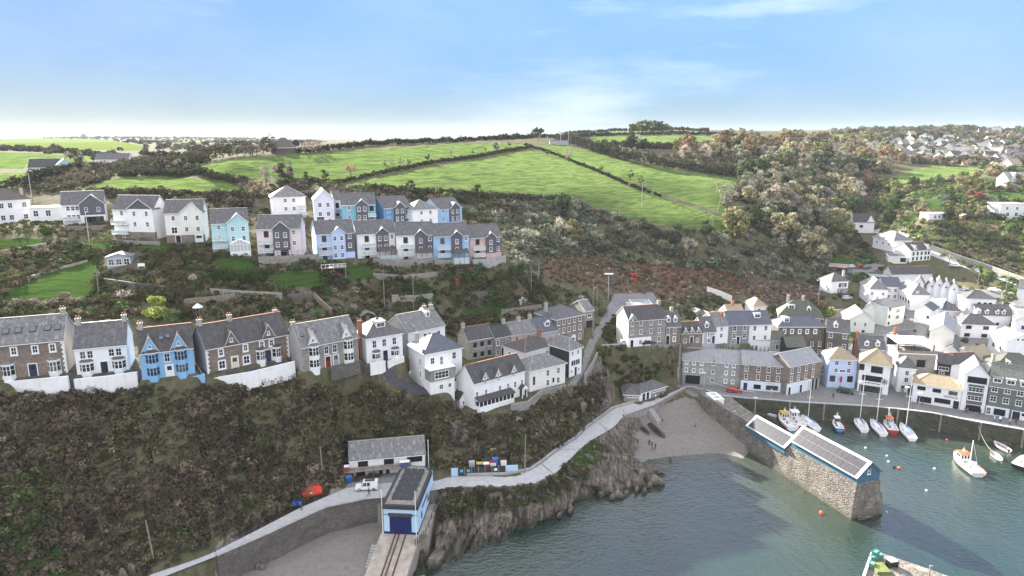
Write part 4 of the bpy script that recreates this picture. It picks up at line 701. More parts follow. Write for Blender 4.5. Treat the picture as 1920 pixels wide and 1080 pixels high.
    if k.get('open'):
        x0, x1, z1 = k['open']; q = MB(); q.box(-hw+w*x0, -hw+w*x1, -.03, 3, -.1, h*z1, 0); 
        for f in (x0, (x0+x1)/2, x1): q.box(-hw+w*f-.3, -hw+w*f+.3, -.12, .3, -1, h*z1, 1)
        q.build('open_undercroft', ['wall_darkopen', 'concrete'], t)
    if k.get('shop'):
        for fx, sw in ((.36, 1.9), (.68, 3.2)): add_window(t, sw, 1.3, 'd3', (-hw+w*fx, -.07, h*.15), 0)
        q = MB(); q.box(-hw+w*.1-.5, -hw+w*.1+.5, -.11, -.06, 0, 2.1); q.build('door', ['door_navy'], t)
        q = MB()
        for i in range(9): q.box(-hw+w*.56+i*.26, -hw+w*.56+i*.26+(.17 if i % 3 else .09), -.09, -.06, h*.285, h*.285+.26)
        q.build('sign_lettering', ['cyan'], t)
    if k.get('banner'):
        q = MB(); x = -hw+w*k['banner']; q.prof([(x-.3, -.5), (x+.3, -.5), (x+.25, -.42), (x-.25, -.42)], h*.22, h*.42); q.tube([(x, -.46, 0), (x, -.46, h*.44)], .04); q.build('red_banner', ['redpaint'], t)
    if k.get('wheel'):
        x = -hw+w*k['wheel'][0]; z = h*k['wheel'][1]; q = MB(); n = 20
        q.loft([[(x+rr_*math.cos(2*math.pi*i/n), yy, z+rr_*math.sin(2*math.pi*i/n)) for rr_, yy in ((.62, -.06), (.72, -.06), (.72, 0), (.62, 0))] for i in range(n+1)], 0, False)
        for i in range(8):
            a = math.pi*i/4; q.tube([(x+.2*math.cos(a), -.05, z+.2*math.sin(a)), (x+.9*math.cos(a), -.05, z+.9*math.sin(a))], .05, 5)
        q.tube([(x, -.08, z), (x, 0, z)], .22, 10); q.build('ship_wheel_emblem', ['black'], t)
    if k.get('signband'):
        fx, fz, sw = k['signband']; x = -hw+w*fx; q = MB(); q.box(x-sw/2-.2, x+sw/2+.2, -.08, 0, h*fz-.32, h*fz+.32, 0)
        xx = x-sw/2
        while xx < x+sw/2:
            l = random.choice((.16, .2, .28)); q.box(xx, xx+l, -.1, -.08, h*fz-.14, h*fz+.16, 1); xx += l+random.choice((.07, .07, .25))
        q.build('sign_board', ['trim', 'framedark'], t)
    if k.get('text'):
        s_, fx, fz, sz = k['text']; text_obj(s_, sz, 'black', t, (-hw+w*fx, -.05, h*fz), 0)
    if k.get('canopy'):
        q = MB(); q.box(-hw, hw, 1.2, d+2.2, h+2.7, h+2.95, 0)
        for x in (-hw+.3, -.5, hw-.3): q.box(x-.12, x+.12, 1.3, 1.55, h, h+2.7, 1)
        q.box(-hw+.1, hw-.1, d+1.8, d+2.0, h, h+2.7, 1); q.build('roof_canopy', ['roof_white', 'framedark'], t)
        q = MB(); q.box(-hw, hw, .0, .08, h+.3, h+1.1)
        for i in range(12): q.box(-hw+w*i/11-.05, -hw+w*i/11+.05, -.04, 0, h+.2, h+1.25)
        q.build('railing', ['oldwood'], t)
        q = MB()
        for i in range(5): xx = -hw+1.2+i*2; q.box(xx-.6, xx+.6, 2.2, 3, h+.29, h+1.05)
        q.build('terrace_table', ['wood'], t)
    uf = k.get('ufront')
    if uf:
        (g0, g1), gm, gw_ = uf; x0, x1 = -hw+w*g0, -hw+w*g1; gw = x1-x0; xm = (x0+x1)/2; pr = .55; gr = min(rise*.8, gw*.42); zb2 = h*k.get('gdrop', -.4 if not k.get('canopy') else 0)
        sh_ = 'wall_'+gm; g = MB(); yb = d/2*min(.95, gr/rise)+.2; z0_ = h*.24 if gm == 'slatehang' and 'gdrop' not in k else zb2
        if gm == 'slatehang': g.box(x0+.01, x1-.01, -pr+.015, .02, -3, max(z0_, h*.24), 3)
        g.hull([(x0, -pr, z0_), (x1, -pr, z0_), (x1, -pr, h), (xm, -pr, h+gr), (x0, -pr, h)], [(x0, .02, z0_), (x1, .02, z0_), (x1, .02, h), (xm, .02, h+gr), (x0, .02, h)], 0)
        g.hull([(x0, 0, h-.1), (x1, 0, h-.1), (xm, 0, h+gr)], [(x0, yb, h-.1), (x1, yb, h-.1), (xm, yb, h+gr)], 0)
        sl = gr/(gw/2); e = .25
        for sg, xe in ((-1, x0-e), (1, x1+e)):
            g.hull([(xe, -pr-.3, h-e*sl+.03), (xm, -pr-.3, h+gr+.03), (xm, -pr-.3, h+gr+.22), (xe, -pr-.3, h-e*sl+.2)], [(xe, yb, h-e*sl+.03), (xm, yb, h+gr+.03), (xm, yb, h+gr+.22), (xe, yb, h-e*sl+.2)], 1, True, 2)
        if k.get('apex'): g.face([(x0+.05, -pr-.02, h), (x1-.05, -pr-.02, h), (xm, -pr-.02, h+gr-.05)], 4)
        go = g.build('front_gable', [sh_, rf, 'trim', wl, 'wall_'+k.get('apex', 'white')], t)
        for fz in gw_:
            n_ = 2 if gw > 3.2 else 1
            for i in range(n_): add_window(go, .9, 1.3, 'w', (x0+gw*(i+.5)/n_ if n_ > 1 else xm, -pr, h*fz), 0)
        for ch in list(t.children):
            if ch.name.split('.')[0] in ('window', 'door') and x0 < ch.location.x < x1: ch.location.y = -pr-(.03 if k.get('panel') else 0)
        for ch in list(t.children):
            if ch.name.split('.')[0] == 'facade_panel' and k['panel'][0][0] == 0 and k['panel'][0][1] == 1: 
                q = MB(); q.box(x0-.03, x1+.03, -pr-.03, -.02, -3, h*k['panel'][0][3]); q.build('gable_base', ['wall_'+k['panel'][0][4]], t); break
    for x0, x1, fz in k.get('bal', ()):
        q = MB(); xa, xb = -hw+w*x0, -hw+w*x1; z = h*fz-1.0; q.box(xa, xb, -1.3, .0, z-.16, z, 0); q.box(xa, xb, -1.32, -1.26, z+.95, z+1.02, 0)
        for i in range(4): q.box(xa+(xb-xa)*i/3-.03, xa+(xb-xa)*i/3+.03, -1.31, -1.25, z, z+.95, 0)
        q.box(xa+.05, xb-.05, -1.29, -1.27, z+.1, z+.9, 1); q.build('balcony', ['trim', 'balcony_glass'], t)
    if k.get('glass'):
        x0, x1 = -hw+w*k['glass'][0], -hw+w*k['glass'][1]; xm = (x0+x1)/2; q = MB(); y1 = -.55; y0 = -3
        g = MB(); g.box(x0+.05, x1-.05, y0+.05, y1-.02, -.5, 2.1); g.hull([(x0+.05, y0+.05, 2.1), (x1-.05, y0+.05, 2.1), (xm, y0+.05, 3.3)], [(x0+.05, y1, 2.1), (x1-.05, y1, 2.1), (xm, y1, 3.3)])
        for i in range(7): xx = x0+(x1-x0)*i/6; q.box(xx-.07, xx+.07, y0-.02, y0+.1, -2, 2.1+(1.2*(1-abs(i-3)/3)))
        q.box(x0, x1, y0-.03, y0+.1, 2.05, 2.2); q.box(x0, x1, y0-.03, y0+.1, -2, .3)
        for sg, xe in ((-1, x0), (1, x1)): q.hull([(xe, y0-.05, 2.12), (xm, y0-.05, 3.34), (xm, y0-.05, 3.5), (xe, y0-.05, 2.28)], [(xe, y1, 2.12), (xm, y1, 3.34), (xm, y1, 3.5), (xe, y1, 2.28)])
        co = q.build('conservatory', ['trim'], t); g.build('pane', ['balcony_glass'], co)
    if k.get('ucanopy'):
        x0, x1 = -hw+w*k['ucanopy'][0], -hw+w*k['ucanopy'][1]; q = MB(); q.profx([(-3.4, 2.2), (-.5, 2.9), (-.5, 3.0), (-3.4, 2.3)], x0, x1, 0)
        for i in range(4): xx = x0+.1+(x1-x0-.2)*i/3; q.box(xx-.06, xx+.06, -3.3, -3.2, -1, 2.25, 1)
        q.box(x0, x1, -3.3, -3.24, -1, .9, 2); q.build('canopy', ['roof_brownroof', 'framedark', 'balcony_glass'], t)
    return t
def skylight(ro, x, y, z, sl, s=1.0):
    q = MB(); a = math.atan(sl); cy, sy = math.cos(a), math.sin(a)
    def P(u, v, n): return (x+u, y+v*cy-n*sy, z+v*sy+n*cy)
    for e, n0, n1, m in ((.55*s, .1, .3, 1), (.46*s, .3, .32, 0)):
        q.hull([P(-e, -e*1.2, n0), P(e, -e*1.2, n0), P(e, e*1.2, n0), P(-e, e*1.2, n0)], [P(-e, -e*1.2, n1), P(e, -e*1.2, n1), P(e, e*1.2, n1), P(-e, e*1.2, n1)], m)
    q.build('skylight', ['skylight', 'framedark'], ro)
def text_obj(s, size, mat, parent, loc, rz, ext=.02):
    c = bpy.data.curves.new('lettering', 'FONT'); c.body = s; c.size = size; c.align_x = 'CENTER'; c.extrude = ext
    tmp = bpy.data.objects.new('tmp_text', c); COL.objects.link(tmp); dg = bpy.context.evaluated_depsgraph_get()
    me = bpy.data.meshes.new_from_object(tmp.evaluated_get(dg)); bpy.data.objects.remove(tmp)
    me.materials.clear(); me.materials.append(MATS[mat]); me.transform(Matrix.Rotation(math.pi/2, 4, 'X'))
    return link('lettering', me, parent, loc, rz)
HOBJ = [house(k) for k in HS]
# ---- ground zones and meshes
def vnoise(x, y, sd=0):
    x = np.asarray(x, float); y = np.asarray(y, float); xi = np.floor(x).astype(np.int64); yi = np.floor(y).astype(np.int64); fx = x-xi; fy = y-yi
    def h(a, b):
        n = (a*374761393+b*668265263+sd*982451653) & 0x7fffffff; n = ((n ^ (n >> 13))*1274126177) & 0x7fffffff; return ((n ^ (n >> 16)) & 0xffff)/65535.
    sx = fx*fx*(3-2*fx); sy = fy*fy*(3-2*fy)
    return (h(xi, yi)*(1-sx)+h(xi+1, yi)*sx)*(1-sy)+(h(xi, yi+1)*(1-sx)+h(xi+1, yi+1)*sx)*sy
def fbm(x, y, sd=0, o=4): return sum(vnoise(x*2**i, y*2**i, sd+i)*.5**i for i in range(o))/(2-.5**(o-1))
FIELDS = [('wide bright grass field on the long hill above the estate',[(350,312),(430,300),(560,289),(700,281),(820,272),(930,268),(985,271),(998,276),(860,299),(760,317),(690,330),(640,342),(600,340),(540,338),(480,335),(420,330),(380,322)]),
 ('large terraced grass field sloping down to the valley scrub',[(650,347),(760,322),(860,304),(1000,281),(1060,297),(1130,327),(1200,357),(1280,383),(1370,414),(1345,442),(1300,434),(1230,422),(1170,410),(1120,392),(1060,376),(900,369),(780,359),(700,353)]),
 ('shaded grass strip field between the two hedges on the right of the hill',[(1005,273),(1060,274),(1120,288),(1200,308),(1290,322),(1385,330),(1372,360),(1352,385),(1374,409),(1290,380),(1210,354),(1140,326),(1070,298)]),
 ('flat green field below the hilltop clump of trees',[(1062,263),(1120,257),(1300,254),(1405,262),(1408,272),(1290,277),(1200,279),(1150,272),(1090,268)]),
 ('thin sunlit field strip just under the hilltop',[(1090,248),(1190,243),(1310,247),(1300,251),(1150,251)]),
 ('yellow green field directly behind the upper left estate houses',[(150,355),(200,340),(235,330),(330,333),(400,340),(462,352),(455,366),(380,369),(290,365),(200,360)]),
 ('green field left of the dark bungalow',[(-80,283),(60,287),(175,293),(190,297),(150,303),(100,309),(50,307),(40,318),(-80,312)]),
 ('bright field at the left edge in front of the dark bungalow',[(-80,328),(60,324),(130,318),(110,326),(70,338),(30,352),(-80,360)]),
 ('pale hazy field on the far left ridge',[(-80,262),(100,259),(200,262),(275,275),(270,283),(150,281),(80,279),(-80,272)]),
 ('tiny hazy field strip on the far left horizon',[(300,268),(392,266),(386,271),(310,270)]),
 ('lawn like field below the far village on the right',[(1665,335),(1700,322),(1745,312),(1800,313),(1855,316),(1850,332),(1760,334),(1690,347)]),
 ('small field on the skyline beside the wood',[(1465,254),(1592,252),(1592,263),(1470,263)]),
 ('distant field at the far right skyline',[(1815,241),(1930,237),(1930,247),(1880,248)]),
 ('small meadow right of the far village',[(1875,265),(1915,263),(1918,274),(1880,276)])]
LAWNS = [('mown garden lawn with bright patches on the left terrace',[(15,548),(60,525),(120,500),(172,487),(186,500),(178,545),(160,566),(60,570),(0,570)]),('narrow lawn at the left edge below the cream house',[(-40,450),(82,447),(88,458),(0,468),(-40,470)]),('lawn below the turquoise house',[(400,485),(475,484),(482,500),(472,516),(408,506)]),('square dark lawn behind the stone wall',[(500,515),(598,510),(608,540),(508,542)]),('lawn beside the timber deck',[(648,500),(692,495),(702,520),(655,530)]),('bright lawn patch behind the cottage row',[(862,582),(900,575),(952,572),(940,590),(880,596)]),
 ('small lawn below the slate apex house',[(155,452),(207,456),(200,470),(160,466)]),('lawn below the cream gabled house',[(262,456),(330,452),(320,476),(280,471)]),('mossy lawn in front of the white gabled hall',[(1592,621),(1645,625),(1645,636),(1596,632)]),('lawn in front of the four window house',[(1795,636),(1872,641),(1862,656),(1800,646)]),('green grass patch at the bottom left of the cliff',[(-60,950),(40,962),(110,1010),(150,1085),(-60,1085)]),('grass bank by the timbered house',[(1560,470),(1610,500),(1640,515),(1600,520),(1545,500)]),
 ('green garden under the white bungalow',[(1735,375),(1775,372),(1780,396),(1740,398)]),('grass verge at the top of the right hand gardens',[(1855,360),(1920,362),(1920,372),(1850,370)])]
BRACKEN = [[(1015,480),(1100,474),(1180,490),(1290,500),(1420,512),(1530,538),(1552,575),(1480,585),(1420,562),(1330,556),(1250,575),(1200,556),(1120,542),(1050,530),(1005,510)],[(925,402),(1050,366),(1090,362),(1150,380),(1172,412),(1110,424),(1000,412)],[(980,420),(1100,430),(1130,460),(1010,450)],[(1355,385),(1372,360),(1395,345),(1390,375)]]
ROCKZ = [[(770,935),(850,914),(940,914),(1000,911),(1045,890),(1090,845),(1105,830),(1158,801),(1185,800),(1192,868),(1248,884),(1212,934),(1150,944),(1110,926),(1060,968),(960,1004),(880,1040),(830,1066),(780,1100),(760,1085),(800,1000)],[(380,1046),(450,985),(520,928),(545,945),(505,990),(400,1056)],[(1015,775),(1060,735),(1100,705),(1128,668),(1156,745),(1112,790),(1050,815),(1015,830)],[(200,1085),(260,1060),(290,1080),(280,1095)],[(440,1050),(500,1012),(530,1020),(470,1085),(420,1090)]]
PAVED = [[(1546,705),(1600,640),(1640,560),(1680,530),(1760,545),(1800,538),(1880,548),(2040,590),(2040,850),(1300,745),(1268,725),(1290,700)],[(1150,552),(1222,548),(1240,568),(1190,582),(1150,592),(1118,640),(1108,665),(1092,705),(1076,725),(1064,722),(1090,690),(1096,655),(1108,628),(1125,602)],[(1176,642),(1385,645),(1385,656),(1280,654),(1176,648)],[(1545,508),(1640,495),(1660,500),(1620,515),(1560,516)]]
DRIVE = [[(1670,462),(1650,455),(1650,470),(1690,500),(1700,495)]]
PU, PV = proj(np.stack([GX, GY, HG], -1))
ZN = np.zeros((NR, NT), np.int16)     # 0 scrub ground
for p in BRACKEN: ZN[pip(PU, PV, p)] = 1
for p in PAVED: ZN[pip(PU, PV, p)] = 4
for p in DRIVE: ZN[pip(PU, PV, p)] = 4
for p in ROCKZ: ZN[pip(PU, PV, p) & (GY < 190)] = 3
BEACHU = [(1180,880),(1172,835),(1180,796),(1225,768),(1262,752),(1285,745),(1330,760),(1400,830),(1450,880),(1400,890),(1200,890)]
ZN[pip(PU, PV, BEACHU) & (HG < 4.0)] = 2
ZN[pip(GX, GY, np.array([atz(u, v, 2.0)[:2] for u, v in [(475,1030),(520,1005),(600,970),(650,958),(728,945),(724,1010),(714,1080),(690,1130),(380,1130)]]))] = 2
for i, (l, p) in enumerate(FIELDS): ZN[pip(PU, PV, p) & (ZN < 4)] = 20+i
for i, (l, p) in enumerate(LAWNS): ZN[pip(PU, PV, p) & (ZN < 4)] = 40+i
ZN[pip(GX, GY, QPOLY)] = 4
BLK = pip(GX, GY, PPOLY) | pip(GX, GY, QPOLY)
def foot(k, m):
    c, s = math.cos(k['a']), math.sin(k['a']); p = k['p'][:2]; w = k['w']/2+m
    q = lambda x, y: p+np.array([c*x-s*y, s*x+c*y])
    return np.array([q(-w, -m-.8), q(w, -m-.8), q(w, k['dep']+m), q(-w, k['dep']+m)])
for k in HS: BLK |= pip(GX, GY, foot(k, .8))
BLK |= pip(GX, GY, np.array(APRON)) | pip(GX, GY, SHEDP) | pip(PU, PV, [(838,893),(846,878),(970,874),(980,888)])
ZN[pip(GX, GY, np.array(APRON))] = 4
BLK |= pip(PU, PV, [(196,478),(262,474),(275,508),(196,512)])
for p in ROCKZ: pass
# relief: ribs of slate in the rock zones, small lumps elsewhere
HD = HG.copy()
rk = (ZN == 3) & ~BLK
sx = GX*.93+GY*.36; tx = -GX*.36+GY*.93
rib = 1-np.abs(2*fbm(sx*.55+tx*.25, tx*.10, 3, 3)-1)*2
rib2 = 1-np.abs(2*fbm(sx*1.5+tx*.5, tx*.22, 9, 3)-1)*2
msk = np.minimum(1, np.clip(np.abs(HG-HG), 0, 1)+1)
dz = (rib-.45)*2.0+(rib2-.45)*1.0+(fbm(GX*.35, GY*.35, 5)-.5)*1.6
soft = rk.astype(float)
for _ in range(3):
    p = np.pad(soft, 1, mode='edge'); soft = (p[:-2, 1:-1]+p[2:, 1:-1]+p[1:-1, :-2]+p[1:-1, 2:])/4*rk
lowcl = pip(PU, PV, [(800,925),(1000,911),(1100,832),(1158,803),(1190,800),(1192,868),(1248,884),(1212,934),(1060,968),(960,1004),(800,1070)])
HD = HD+np.where(HG > -1.6, np.where(lowcl, -1.6*soft, dz*soft), 0)
HD = np.where((ZN == 0) & ~hard & ~BLK, HD+(fbm(GX*.3, GY*.3, 21, 4)-.5)*.9, HD)
HD = np.where((ZN >= 20) & (ZN < 40), HD+(fbm(GX*.09, GY*.09, 31, 3)-.5)*.9, HD)
# ---- ground materials
def ground_mat(name, cols, sc=.25, fine=2.5, bump=.6, bd=.3, stretch=None, rough=.95):
    m, nt, b = nodes_of(name); n = N(nt); co = n('ShaderNodeTexCoord').outputs['Object']
    c2 = n.scale(co, stretch) if stretch else co
    a = n.ramp(n.noise(co, sc*.16, 5), .35, .65); f = n.ramp(n.noise(co, fine, 4, .7), .35, .7); g = n.ramp(n.noise(co, sc*2.2, 6, .65), .44, .60)
    c = n.mix(a, cols[0], cols[1]); c = n.mix(g, c, cols[2]); c = n.mix(n('ShaderNodeMath', {0: f, 1: .5}, operation='MULTIPLY').outputs[0], c, vary(cols[0], .6))
    nt.links.new(c, b.inputs['Base Color']); b.inputs['Roughness'].default_value = rough; b.inputs['Specular IOR Level'].default_value = .02
    n.bump(n.noise(c2, fine*.6, 5, .7), bump, bd, b); return m
ground_mat('scrub_ground', [(.09, .08, .05), (.085, .10, .042), (.14, .12, .08)])
ground_mat('bracken_ground', [(.13, .075, .048), (.11, .08, .055), (.16, .115, .08)], fine=1.5)
ground_mat('sand', [(.215, .195, .175), (.245, .22, .195), (.19, .172, .155)], .4, 6, .25, .05)
ground_mat('paving', [(.21, .205, .20), (.25, .245, .24), (.17, .167, .165)], .5, 2.0, .15, .03)
ground_mat('path_concrete', [(.42, .415, .41), (.47, .465, .46), (.38, .375, .37)], .5, 2.0, .2, .03)
ground_mat('asphalt', [(.07, .07, .075), (.09, .09, .095), (.06, .06, .062)], .5, 3.0, .15, .03)
def field_mat(name, ca, cb, cd):
    m, nt, b = nodes_of(name); n = N(nt); co = n('ShaderNodeTexCoord').outputs['Object']
    geo = n('ShaderNodeNewGeometry').outputs['Position']; z = n('ShaderNodeSeparateXYZ', {'Vector': geo}).outputs[2]
    wob = n.noise(co, .12, 4)
    xy = n.scale(co, (.16, .16, 2.6))
    t = n.noise(xy, .8, 5, .6)
    a = n.ramp(n.noise(co, .02, 4), .35, .65); f = n.ramp(n.noise(co, .9, 5, .75), .35, .7); g = n.ramp(t, .46, .60)
    c = n.mix(a, ca, cb); c = n.mix(n('ShaderNodeMath', {0: g, 1: .75}, operation='MULTIPLY').outputs[0], c, cd); c = n.mix(n('ShaderNodeMath', {0: f, 1: .35}, operation='MULTIPLY').outputs[0], c, vary(cd, .8))
    nt.links.new(c, b.inputs['Base Color']); b.inputs['Specular IOR Level'].default_value = 0; b.inputs['Roughness'].default_value = 1
    h = n('ShaderNodeMath', {0: t, 1: n.noise(co, .8, 5, .7)}, operation='ADD').outputs[0]
    n.bump(h, 1.0, 1.6, b); return m
field_mat('field_grass', (.18, .245, .072), (.15, .225, .062), (.068, .105, .038))
field_mat('field_grass_pale', (.175, .215, .06), (.15, .20, .05), (.11, .145, .04))
field_mat('lawn_grass', (.07, .13, .028), (.055, .11, .025), (.045, .08, .022))
def rock_mat():
    m, nt, b = nodes_of('rock'); n = N(nt); co = n('ShaderNodeTexCoord').outputs['Object']
    z = n('ShaderNodeSeparateXYZ', {'Vector': n('ShaderNodeNewGeometry').outputs['Position']}).outputs[2]
    sc_ = n('ShaderNodeMapping', {'Vector': co}); sc_.inputs['Rotation'].default_value = (0, .35, -.35); sc_.inputs['Scale'].default_value = (1.6, .35, .3)
    st = n.noise(sc_.outputs[0], 1.1, 6, .7); f = n.ramp(st, .38, .64)
    c = n.mix(f, (.045, .038, .032), (.24, .20, .165)); mo = n.ramp(n.noise(co, .5, 5), .5, .68)
    wet = n.ramp(n('ShaderNodeMath', {0: z, 1: n.noise(co, 1.0, 3)}, operation='SUBTRACT').outputs[0], 1.2, -.2)
    c = n.mix(n('ShaderNodeMath', {0: mo, 1: .55}, operation='MULTIPLY').outputs[0], c, (.075, .085, .035)); 
    w2 = n.ramp(z, 1.4, .3); c = n.mix(n('ShaderNodeMath', {0: w2, 1: .8}, operation='MULTIPLY').outputs[0], c, (.028, .028, .02))
    nt.links.new(c, b.inputs['Base Color']); n.bump(st, 1.0, .5, b)
rock_mat()
idx = np.arange(NR*NT).reshape(NR, NT)
quads = np.stack([idx[:-1, :-1], idx[:-1, 1:], idx[1:, 1:], idx[1:, :-1]], -1).reshape(-1, 4)
zf_ = ZN[:-1, :-1].reshape(-1).copy()
VCO = np.stack([GX, GY, HD], -1).reshape(-1, 3)
def mesh_np(name, v, f, mats, mi=None, smooth=True):
    me = bpy.data.meshes.new(name); n = len(f); k = f.shape[1]
    me.vertices.add(len(v)); me.vertices.foreach_set('co', np.ascontiguousarray(v, np.float32).ravel())
    me.loops.add(n*k); me.loops.foreach_set('vertex_index', np.ascontiguousarray(f, np.int32).ravel())
    me.polygons.add(n); me.polygons.foreach_set('loop_start', np.arange(0, n*k, k, dtype=np.int32)); me.polygons.foreach_set('loop_total', np.full(n, k, np.int32))
    for q in mats: me.materials.append(MATS[q])
    if mi is not None: me.polygons.foreach_set('material_index', np.ascontiguousarray(mi, np.int32))
    me.polygons.foreach_set('use_smooth', np.full(n, smooth)); me.update(calc_edges=True); return me
def submesh(name, sel, mats, mi=None):
    f = quads[sel]; u, inv = np.unique(f, return_inverse=True)
    return mesh_np(name, VCO[u], inv.reshape(f.shape), mats, None if mi is None else mi[sel])
g_ = zf_ < 20
mi_ = np.where(zf_ == 4, 4, np.where(zf_ == 3, 3, np.where(zf_ == 2, 2, np.where(zf_ == 1, 1, 0))))
tag(link('ground', submesh('ground', g_ & (zf_ != 2), ['scrub_ground', 'bracken_ground', 'sand', 'rock', 'paving'], mi_)), kind='structure')
tag(link('beach', submesh('beach', zf_ == 2, ['sand'])), kind='structure')
for i, (l, p) in enumerate(FIELDS):
    if (zf_ == 20+i).any(): tag(link('grass_field', submesh('grass_field', zf_ == 20+i, ['field_grass_pale' if i in (8, 9, 11, 12) else 'field_grass'])), l, kind='structure')
for i, (l, p) in enumerate(LAWNS):
    if (zf_ == 40+i).any(): tag(link('lawn', submesh('lawn', zf_ == 40+i, ['lawn_grass'])), l, kind='structure')
# ---- water
def water_mat():
    m, nt, b = nodes_of('sea_water'); n = N(nt); co = n('ShaderNodeTexCoord').outputs['Object']
    att = n('ShaderNodeAttribute', attribute_name='depth').outputs['Fac']
    a = n.ramp(n.noise(co, .035, 4), .40, .62); w = n.ramp(n.noise(n.scale(co, (1, .6, 1)), .05, 5), .56, .66)
    c = n.mix(a, (.008, .028, .020), (.017, .033, .023)); c = n.mix(n('ShaderNodeMath', {0: w, 1: .6}, operation='MULTIPLY').outputs[0], c, (.010, .018, .017))
    c = n.mix(att, (.05, .058, .048), c)
    nt.links.new(c, b.inputs['Base Color']); b.inputs['Roughness'].default_value = .09; b.inputs['IOR'].default_value = 1.5; b.inputs['Specular IOR Level'].default_value = .75
    calm = n.ramp(n.noise(co, .022, 2), .35, .65)
    r1 = n.noise(n.scale(co, (1, 1.7, 1)), .8, 4, .6); r2 = n.noise(n.scale(co, (1.3, .9, 1)), .35, 2)
    h = n('ShaderNodeMath', {0: r1, 1: n('ShaderNodeMath', {0: r2, 1: 1.2}, operation='MULTIPLY').outputs[0]}, operation='ADD').outputs[0]
    bp = n('ShaderNodeBump', {'Height': h, 'Strength': n('ShaderNodeMath', {0: calm, 1: .45, 2: .45}, operation='MULTIPLY_ADD').outputs[0], 'Distance': .22}); nt.links.new(bp.outputs[0], b.inputs['Normal'])
water_mat()
xs = np.r_[-4300, -2500, -1000, -400, -150, np.arange(-60, 182, 2.0), 250, 400, 1000, 2500, 4300]; ys = np.r_[-4300, -2000, -600, -200, -50, 20, np.arange(60, 202, 2.0)]
wx, wy = np.meshgrid(xs, ys); wi = np.arange(wx.size).reshape(wx.shape)
shp = np.array([p[:2] for p in sh]); 
def dseg(px, py, pts):
    d = np.full(px.shape, 1e9)
    for a, b in zip(pts[:-1], pts[1:]):
        ab = b-a; t = np.clip(((px-a[0])*ab[0]+(py-a[1])*ab[1])/max(ab@ab, 1e-9), 0, 1); d = np.minimum(d, np.hypot(px-a[0]-t*ab[0], py-a[1]-t*ab[1]))
    return d
db = dseg(wx, wy, shp[14:]); dq = dseg(wx, wy, np.array([p[:2] for p in QE[3:]]))
dep = np.minimum(1, np.minimum((db/38)**.8, np.maximum(0, dq-3)/14*.8+.25))
wm = mesh_np('water', np.stack([wx, wy, np.zeros_like(wx)], -1).reshape(-1, 3), np.stack([wi[:-1, :-1], wi[:-1, 1:], wi[1:, 1:], wi[1:, :-1]], -1).reshape(-1, 4), ['sea_water'])
wm.attributes.new('depth', 'FLOAT', 'POINT').data.foreach_set('value', dep.ravel().astype(np.float32))
tag(link('water', wm), kind='structure')
# ---- roads, path, quay
def strip(name, A, B, mat, lift=.05, n=4, kind='structure', drape=True, label=None):
    A = [np.asarray(a) for a in A]; B = [np.asarray(b) for b in B]; v = []
    m = 60
    def rs(P):
        P = np.array(P); s = np.r_[0, np.cumsum(np.hypot(*np.diff(P[:, :2], axis=0).T))]; q = np.linspace(0, s[-1], m); return np.stack([np.interp(q, s, P[:, i]) for i in range(3)], 1)
    a, b = rs(A), rs(B)
    for t in np.linspace(0, 1, n+1):
        p = a*(1-t)+b*t
        if drape: p[:, 2] = ground(p[:, 0], p[:, 1])
        p[:, 2] += lift; v.append(p)
    v = np.array(v).reshape(-1, 3); i = np.arange(len(v)).reshape(n+1, m)
    f = np.stack([i[:-1, :-1], i[:-1, 1:], i[1:, 1:], i[1:, :-1]], -1).reshape(-1, 4)
    o = link(name, mesh_np(name, v, f, [mat])); return tag(o, label, kind=kind)
strip('coastal_path', pl, pu, 'path_concrete', .0, 2, drape=False)
rt = L3(ROADTOP[:13]); strip('terrace_road', rt, off(rt, -4.2), 'asphalt', .12)
b = MB(); b.face([(x, y, QZ) for x, y in QPOLY]); qo = tag(b.build('quay', 'paving'), kind='structure')
LANE = [(1640,432),(1690,446),(1745,474),(1800,494),(1860,514),(1930,540),(1990,570)]
ln = [hit(u, v) for u, v in LANE]; strip('lane', off(ln, 2.4), off(ln, -2.4), 'path_concrete', .25)
TOPL = [p+np.array([0, 0, -.03]) for p in off(pl[7:18], .05)]
BOTL = L3([(812,1068,-.3),(835,1055,-.3),(880,1030,-.3),(930,1010,-.3),(970,995,-.3),(1022,971,-.3),(1062,964,-.3),(1082,945,-.3),(1112,924,-.3),(1140,934,-.3),(1162,937,-.3),(1182,917,-.3),(1206,925,-.3),(1244,890,-.3),(1215,884,.3),(1192,872,.8),(1182,845,1.6),(1186,812,2.0),(1200,795,2.3)])
